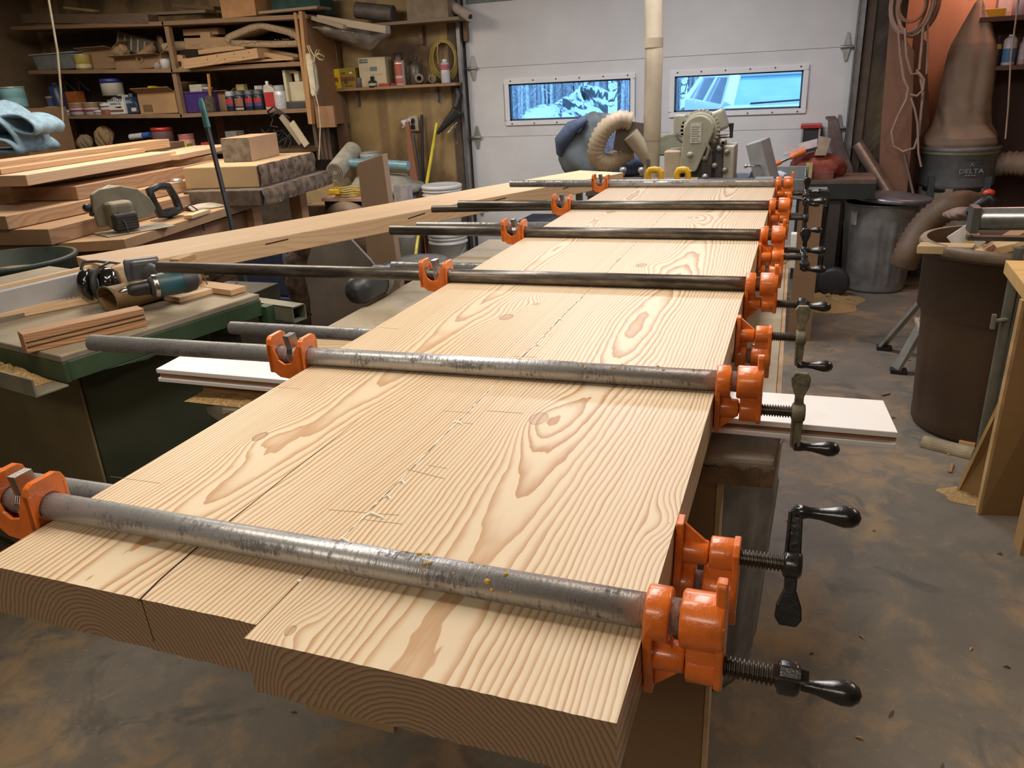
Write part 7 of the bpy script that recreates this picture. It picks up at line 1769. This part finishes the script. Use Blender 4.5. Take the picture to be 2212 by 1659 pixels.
# right bench corner and leaning boards
q = at(2172, 562, z=.90); OY = P((.62, .44, .16), .5, var=.08)
o = thing('wooden_bench', 'varnished wooden bench corner at the right edge of the picture', 'bench', (q.x, q.y, 0))
dv = at(2212, 620, z=.90)-q
m = MB(); m.prism([(0, 0), (dv.x, dv.y-.15), (1.3, dv.y-.15), (1.3, .02)], .862, .90, 'xyz'); m.build('benchtop', WOOD((.62, .40, .15), (.45, .26, .09)), o, bevel=.002)
m = MB(); m.bb((.16, -.12, 0), (.24, -.04, .862)); m.build('leg', WOOD((.45, .27, .10), (.3, .16, .06)), o)
a = at(2190, 600, y=2.95); b2 = at(2170, 700, y=2.95)
o = thing('support_post', 'thin grey adjustable post with a wing knob under the bench corner', 'post', (b2.x, 2.95, 0))
m = MB(); m.tube([(0, 0, .86), (0, 0, .0)], .016, 14); m.build('tube', P((.16, .16, .13), .4, .4), o)
q = at(2172, 688, y=2.95); m = MB(); m.tube([(.0, -.01, q.z), (-.04, -.04, q.z)], .008, 8); m.box((-.045, -.045, q.z), (.012, .016, .05)); m.build('wing_knob', P((.22, .21, .17), .4, .4), o)
LB = WOOD((.30, .175, .065), (.22, .12, .04), contrast=.4); EG = P((.55, .36, .16), .6)
def panel(label, pts, y0, y1, t, mat):
    """sheet standing on the floor: corner pixels, bottom ones at z=0"""
    c = at(*pts[0], z=0) if True else None
    o = thing('leaning_panel', label, 'panel', c, 0, 'brown panels leaning at the right'); V = []
    for (x, y, mode) in [(p[0], p[1], p[2]) for p in pts[1:]]: V.append((at(x, y, z=0) if mode == 0 else at(x, y, y=mode))-c)
    V = [Vector((0, 0, 0))]+V; m = MB(); nrm = (V[1]-V[0]).cross(V[-1]-V[0]).normalized()*t
    if nrm.y < 0: nrm = -nrm
    A = [m.pt(p) for p in V]; B = [m.pt(p+nrm) for p in V]; m.face(A); m.face(B[::-1]); n = len(V)
    for k in range(n): m.face((A[k], A[(k+1) % n], B[(k+1) % n], B[k]))
    m.build('panel_sheet', mat, o); 
    m = MB(); m.beam(V[0]+nrm*.5+Vector((-.004, 0, .002)), V[-1]+nrm*.5+Vector((-.004, 0, .0)), .010, t*1.05, up=nrm); m.build('pale_edge', EG, o)
    return o
panel('front brown panel leaning at the right edge with a pale sawn edge', [(2118, 1112), (2260, 1118, 0), (2330, 700, 2.62), (2216, 650, 2.62)], 0, 0, .02, LB)
panel('rear brown panel leaning steeper behind the front panel at the right', [(2070, 1062), (2125, 1085, 0), (2240, 830, 2.72), (2172, 850, 2.72)], 0, 0, .018, LB)
# things on the floor
a = at(1995, 945, z=.03); b2 = at(2105, 972, z=.03)
o = thing('half_round_offcut', 'grey half round log piece lying in front of the brown bin', 'offcut', (a.x, a.y, .0)); d = b2-a; d.z = 0
m = MB(); m.M = Matrix.Rotation(math.atan2(d.y, d.x), 4, 'Z'); L_ = d.length; m.prism([(.036*cos(t), .036*sin(t)+.001) for t in [pi*k/10 for k in range(11)]], 0, L_, 'yzx'); m.build('offcut_body', P((.27, .225, .14), .8, var=.2, sc=16), o, bevel=.002)
for k, (x0, y0, x1, y1, l) in enumerate(((2075, 945, 2110, 952, 'pale flat offcut lying right of the half round piece'), (2058, 1000, 2052, 1018, 'thin sliver standing out on the floor before the half round piece'), (1905, 852, 1922, 848, 'small splinter on the floor left of the brown bin'), (1862, 610, 1800, 618, 'pale board end on the floor left of the ribbed dustbin'), (1880, 570, 1800, 590, 'second pale board on the floor left of the ribbed dustbin'))):
    big = k in (3, 4, 0)
    board('floor_offcut', l, 'offcut', at(x0, y0, z=.02 if big else .008), at(x1, y1, z=.02 if big else .008), (.07 if big else .012), (.018 if big else .006), PINE if k == 0 else WOOD_MID)
rr = random.Random(21); SHA = P((.55, .36, .18), .8, var=.3)
for k in range(60):
    r_ = rr.random()
    if r_ < .5: x, y = rr.uniform(-1.4, .3), rr.uniform(.75, 1.9); x = x if x < -.75 else rr.uniform(.02, .8)
    else: x, y = rr.uniform(.05, .8), rr.uniform(1.2, 5.2)
    if (x-.775)**2+(y-3.47)**2 < .1 or (x < .2 and 4.2 < y < 5.4): continue
    m = MB(); a_ = rr.random()*6.28; L_ = .008+rr.random()*.03; m.tube([(0, 0, .002), (cos(a_)*L_*.5, sin(a_)*L_*.5, .006), (cos(a_)*L_, sin(a_)*L_, .002)], [.0015, .003, .001], 5)
    ob = m.build('wood_chip', SHA if k % 3 else P((.12, .08, .05), .8)); ob.location = (x, y, .0); tag(ob, 'small curled wood chip lying on the concrete floor', 'wood chip', 'wood chips scattered on the floor')
m = MB(); rr = random.Random(14)
def heap(cx, cy, rx, ry, h):
    m.sheet(lambda u, v: (cx+rx*v*cos(2*pi*u)*(1+.15*sin(5*u*2*pi)), cy+ry*v*sin(2*pi*u), max(.0012, h*(1-v*v)*(.6+.6*rr.random()))), 40, 10)
heap(.22, 5.35, .22, .30, .03)
ob = m.build('sawdust_drift', SAWDUST); tag(ob, 'drift of sawdust on the floor left of the ribbed dustbin', 'sawdust', kind='stuff')
m = MB(); heap(.66, 2.80, .10, .07, .012); ob = m.build('sawdust_drift', SAWDUST); tag(ob, 'drift of sawdust at the foot of the leaning brown panels', 'sawdust', kind='stuff')
o = thing('ball_weights', 'pair of dark round weights on the floor left of the ribbed dustbin', 'weights', (at(1772, 520, y=5.6).x, 5.52, .0))
for k, x in enumerate((0, .13)):
    m = MB(); m.lathe([(.001, -.03), (.08, -.03), (.10, -.02), (.10, .02), (.08, .03), (.001, .03)], (x*.8, -.05*k, .101), 30, True, 'y'); m.build('disc', P((.045, .045, .05), .5, .3), o, )
# ropes and leaning boards on the wall stub
ROPC = P((.38, .26, .19), .7, var=.15)
o = thing('hose_coil', 'thick coil of pale hoses and cords hanging high on the right wall board', 'coil', at(1965, 30, y=6.0)); m = MB(); rr = random.Random(17)
c_ = o.location
for k in range(8):
    w = .13+.012*rr.random()-.006*k; h = .17+.03*rr.random(); cx = rr.uniform(-.02, .03); pts = []
    for j in range(30): a_ = 2*pi*j/30; pts.append((cx+w*sin(a_), -.012*k+.01*sin(3*a_), .06+h*cos(a_)+rr.uniform(-.002, .002)))
    m.tube(pts, .0085, 7, True)
m.build('coil', ROPC, o)
m = MB(); pts = [(.0+.075*sin(2*pi*j/20), -.10, .04+.09*cos(2*pi*j/20)) for j in range(20)]; m.tube(pts, .010, 7, True); m.build('orange_hose', P((.36, .15, .10), .5), o)
def L3(pts, y): return [at(a_, b_, y=y)-c_ for a_, b_ in pts]
m = MB()
m.tube(L3([(1940, 60), (1945, 120), (1952, 170), (1962, 190), (1958, 215), (1940, 250), (1926, 285), (1930, 315), (1950, 328), (1975, 320), (1985, 290), (1990, 240), (1994, 200), (1988, 165), (1980, 150)], 5.92), .0085, 8)
m.tube(L3([(1955, 60), (1958, 120), (1968, 160), (1985, 158), (1996, 172), (1994, 195), (1980, 208), (1966, 204)], 5.88), .0085, 8)
m.tube(L3([(1995, 55), (1990, 110), (1986, 150)], 5.90), .0085, 8); m.tube(L3([(2004, 40), (2004, 100), (2001, 160)], 5.93), .006, 6)
m.tube(L3([(1968, 212), (1976, 235), (1982, 265), (1984, 330), (1990, 360)], 5.90), .007, 6)
m.build('hanging_loop', ROPC, o)
# leaning boards behind the ropes
def wallpanel(label, pts, y, t, mat, name='leaning_board', cat='board'):
    q = [at(a_, b_, y=y) for a_, b_ in pts]; zb_ = min(p.z for p in q); c = Vector((q[0].x, y, 0)); m = MB()
    m.prism([(p.x-c.x, max(.001, p.z)) for p in q], 0, t, 'xzy'); o = thing(name, label, cat, c); m.build('board_body', mat, o, bevel=.002); return o
wallpanel('tall reddish board leaning between the wall stub and the plywood', [(1922, 40), (1975, 110), (1968, 330), (1935, 640), (1880, 640), (1905, 250)], 6.02, .03, WOOD((.28, .14, .085), (.18, .08, .045), dirt=.2))
wallpanel('darker grey brown board leaning behind the hanging cords', [(1975, 60), (2002, 90), (2008, 640), (1938, 640), (1955, 330)], 6.40, .03, WOOD((.24, .12, .08), (.14, .07, .04), dirt=.3))
m = MB(); ob = stick('metal_rod', 'thin grey rod leaning in the corner left of the dust collector', 'rod', at(1952, 330, y=6.0), at(1985, 470, y=5.95), .009, P((.28, .22, .18), .4, .5))
# shelves on the plywood wall at the right
for k, (pxa, pya, l) in enumerate(((2118, 38, 'upper dark shelf at the top right corner'), (2140, 143, 'lower dark shelf at the right edge under the bottles'))):
    a = at(pxa, pya, y=6.25); o = thing('wall_shelf', l, 'shelf', (a.x, 6.25, a.z)); m = MB(); m.bb((0, 0, -.028), (1.3, .46, 0)); m.build('shelf_board', WOOD((.16, .08, .055), (.09, .045, .03), dirt=.2), o)
    m = MB(); m.bb((.02, .40, -.12), (.06, .458, -.028)); m.build('bracket', WOOD_DARK, o)
    if k == 0: zu = a.z
    else: zl = a.z
a = at(2118, 60, y=6.3)
o = thing('shelf_side', 'dark wooden side boards below the right shelves', 'panel', (a.x+.14, 6.60, 0)); m = MB(); m.bb((0, 0, 0), (1.2, .03, zl-.03)); m.build('panel_body', WOOD((.085, .042, .03), (.05, .025, .02)), o)
m = MB(); m.bb((0, .06, zl+.002), (1.2, .08, zu-.03)); m.build('back_board', WOOD((.14, .07, .05), (.08, .04, .03)), o)
carton('level_box', 'bright yellow long box on the upper right shelf', 'box', 2121, 2172, 19, zu, 6.28, .08, P((.72, .40, .02), .5), .0)
carton('carton', 'white carton standing behind the yellow box at the top right', 'box', 2157, 2185, -10, zu, 6.40, .08, P((.66, .60, .60), .5), 0)
bottle('bottle', 'white bottle at the right end of the upper shelf', 'bottle', 2190, 2225, -20, zu, 6.34, (.45, .38, .42), (.6, .6, .6), .4, .8)
bottle('bottle', 'dark bottle with a yellow label, leftmost on the lower right shelf', 'bottle', 2150, 2166, 76, zl, 6.30, (.04, .03, .035), (.06, .04, .03), .35, .7, bands=((.55, .70, (.55, .35, .05)),))
bottle('bottle', 'white bottle with a blue label, middle of the lower right shelf', 'bottle', 2169, 2199, 75, zl, 6.30, (.60, .56, .55), (.7, .68, .66), .4, .82, bands=((.10, .55, (.08, .22, .38)),))
bottle('bottle', 'pinkish bottle at the right end of the lower shelf', 'bottle', 2202, 2226, 80, zl, 6.32, (.5, .38, .36), (.6, .3, .3), .45, .75, bands=((.2, .6, (.6, .5, .5)),))
o = thing('pull_cord', 'thin pale cord hanging down in front of the right shelves', 'cord', at(2188, 0, y=5.6)); c_ = o.location.copy()
m = MB(); m.tube([Vector((.0, 0, 2.52-c_.z)), at(2184, 120, y=5.6)-c_, at(2178, 230, y=5.6)-c_, at(2172, 300, y=5.6)-c_], .005, 6); m.build('cord', P((.40, .29, .22), .7), o)
# white tag on the table
board('plastic_tile', 'little white block on the grey table beside the far clamps', 'tile', at(1709, 503, y=2.30), at(1722, 503, y=2.30), .03, at(1715, 503, y=2.30).z-.921, WHITE)
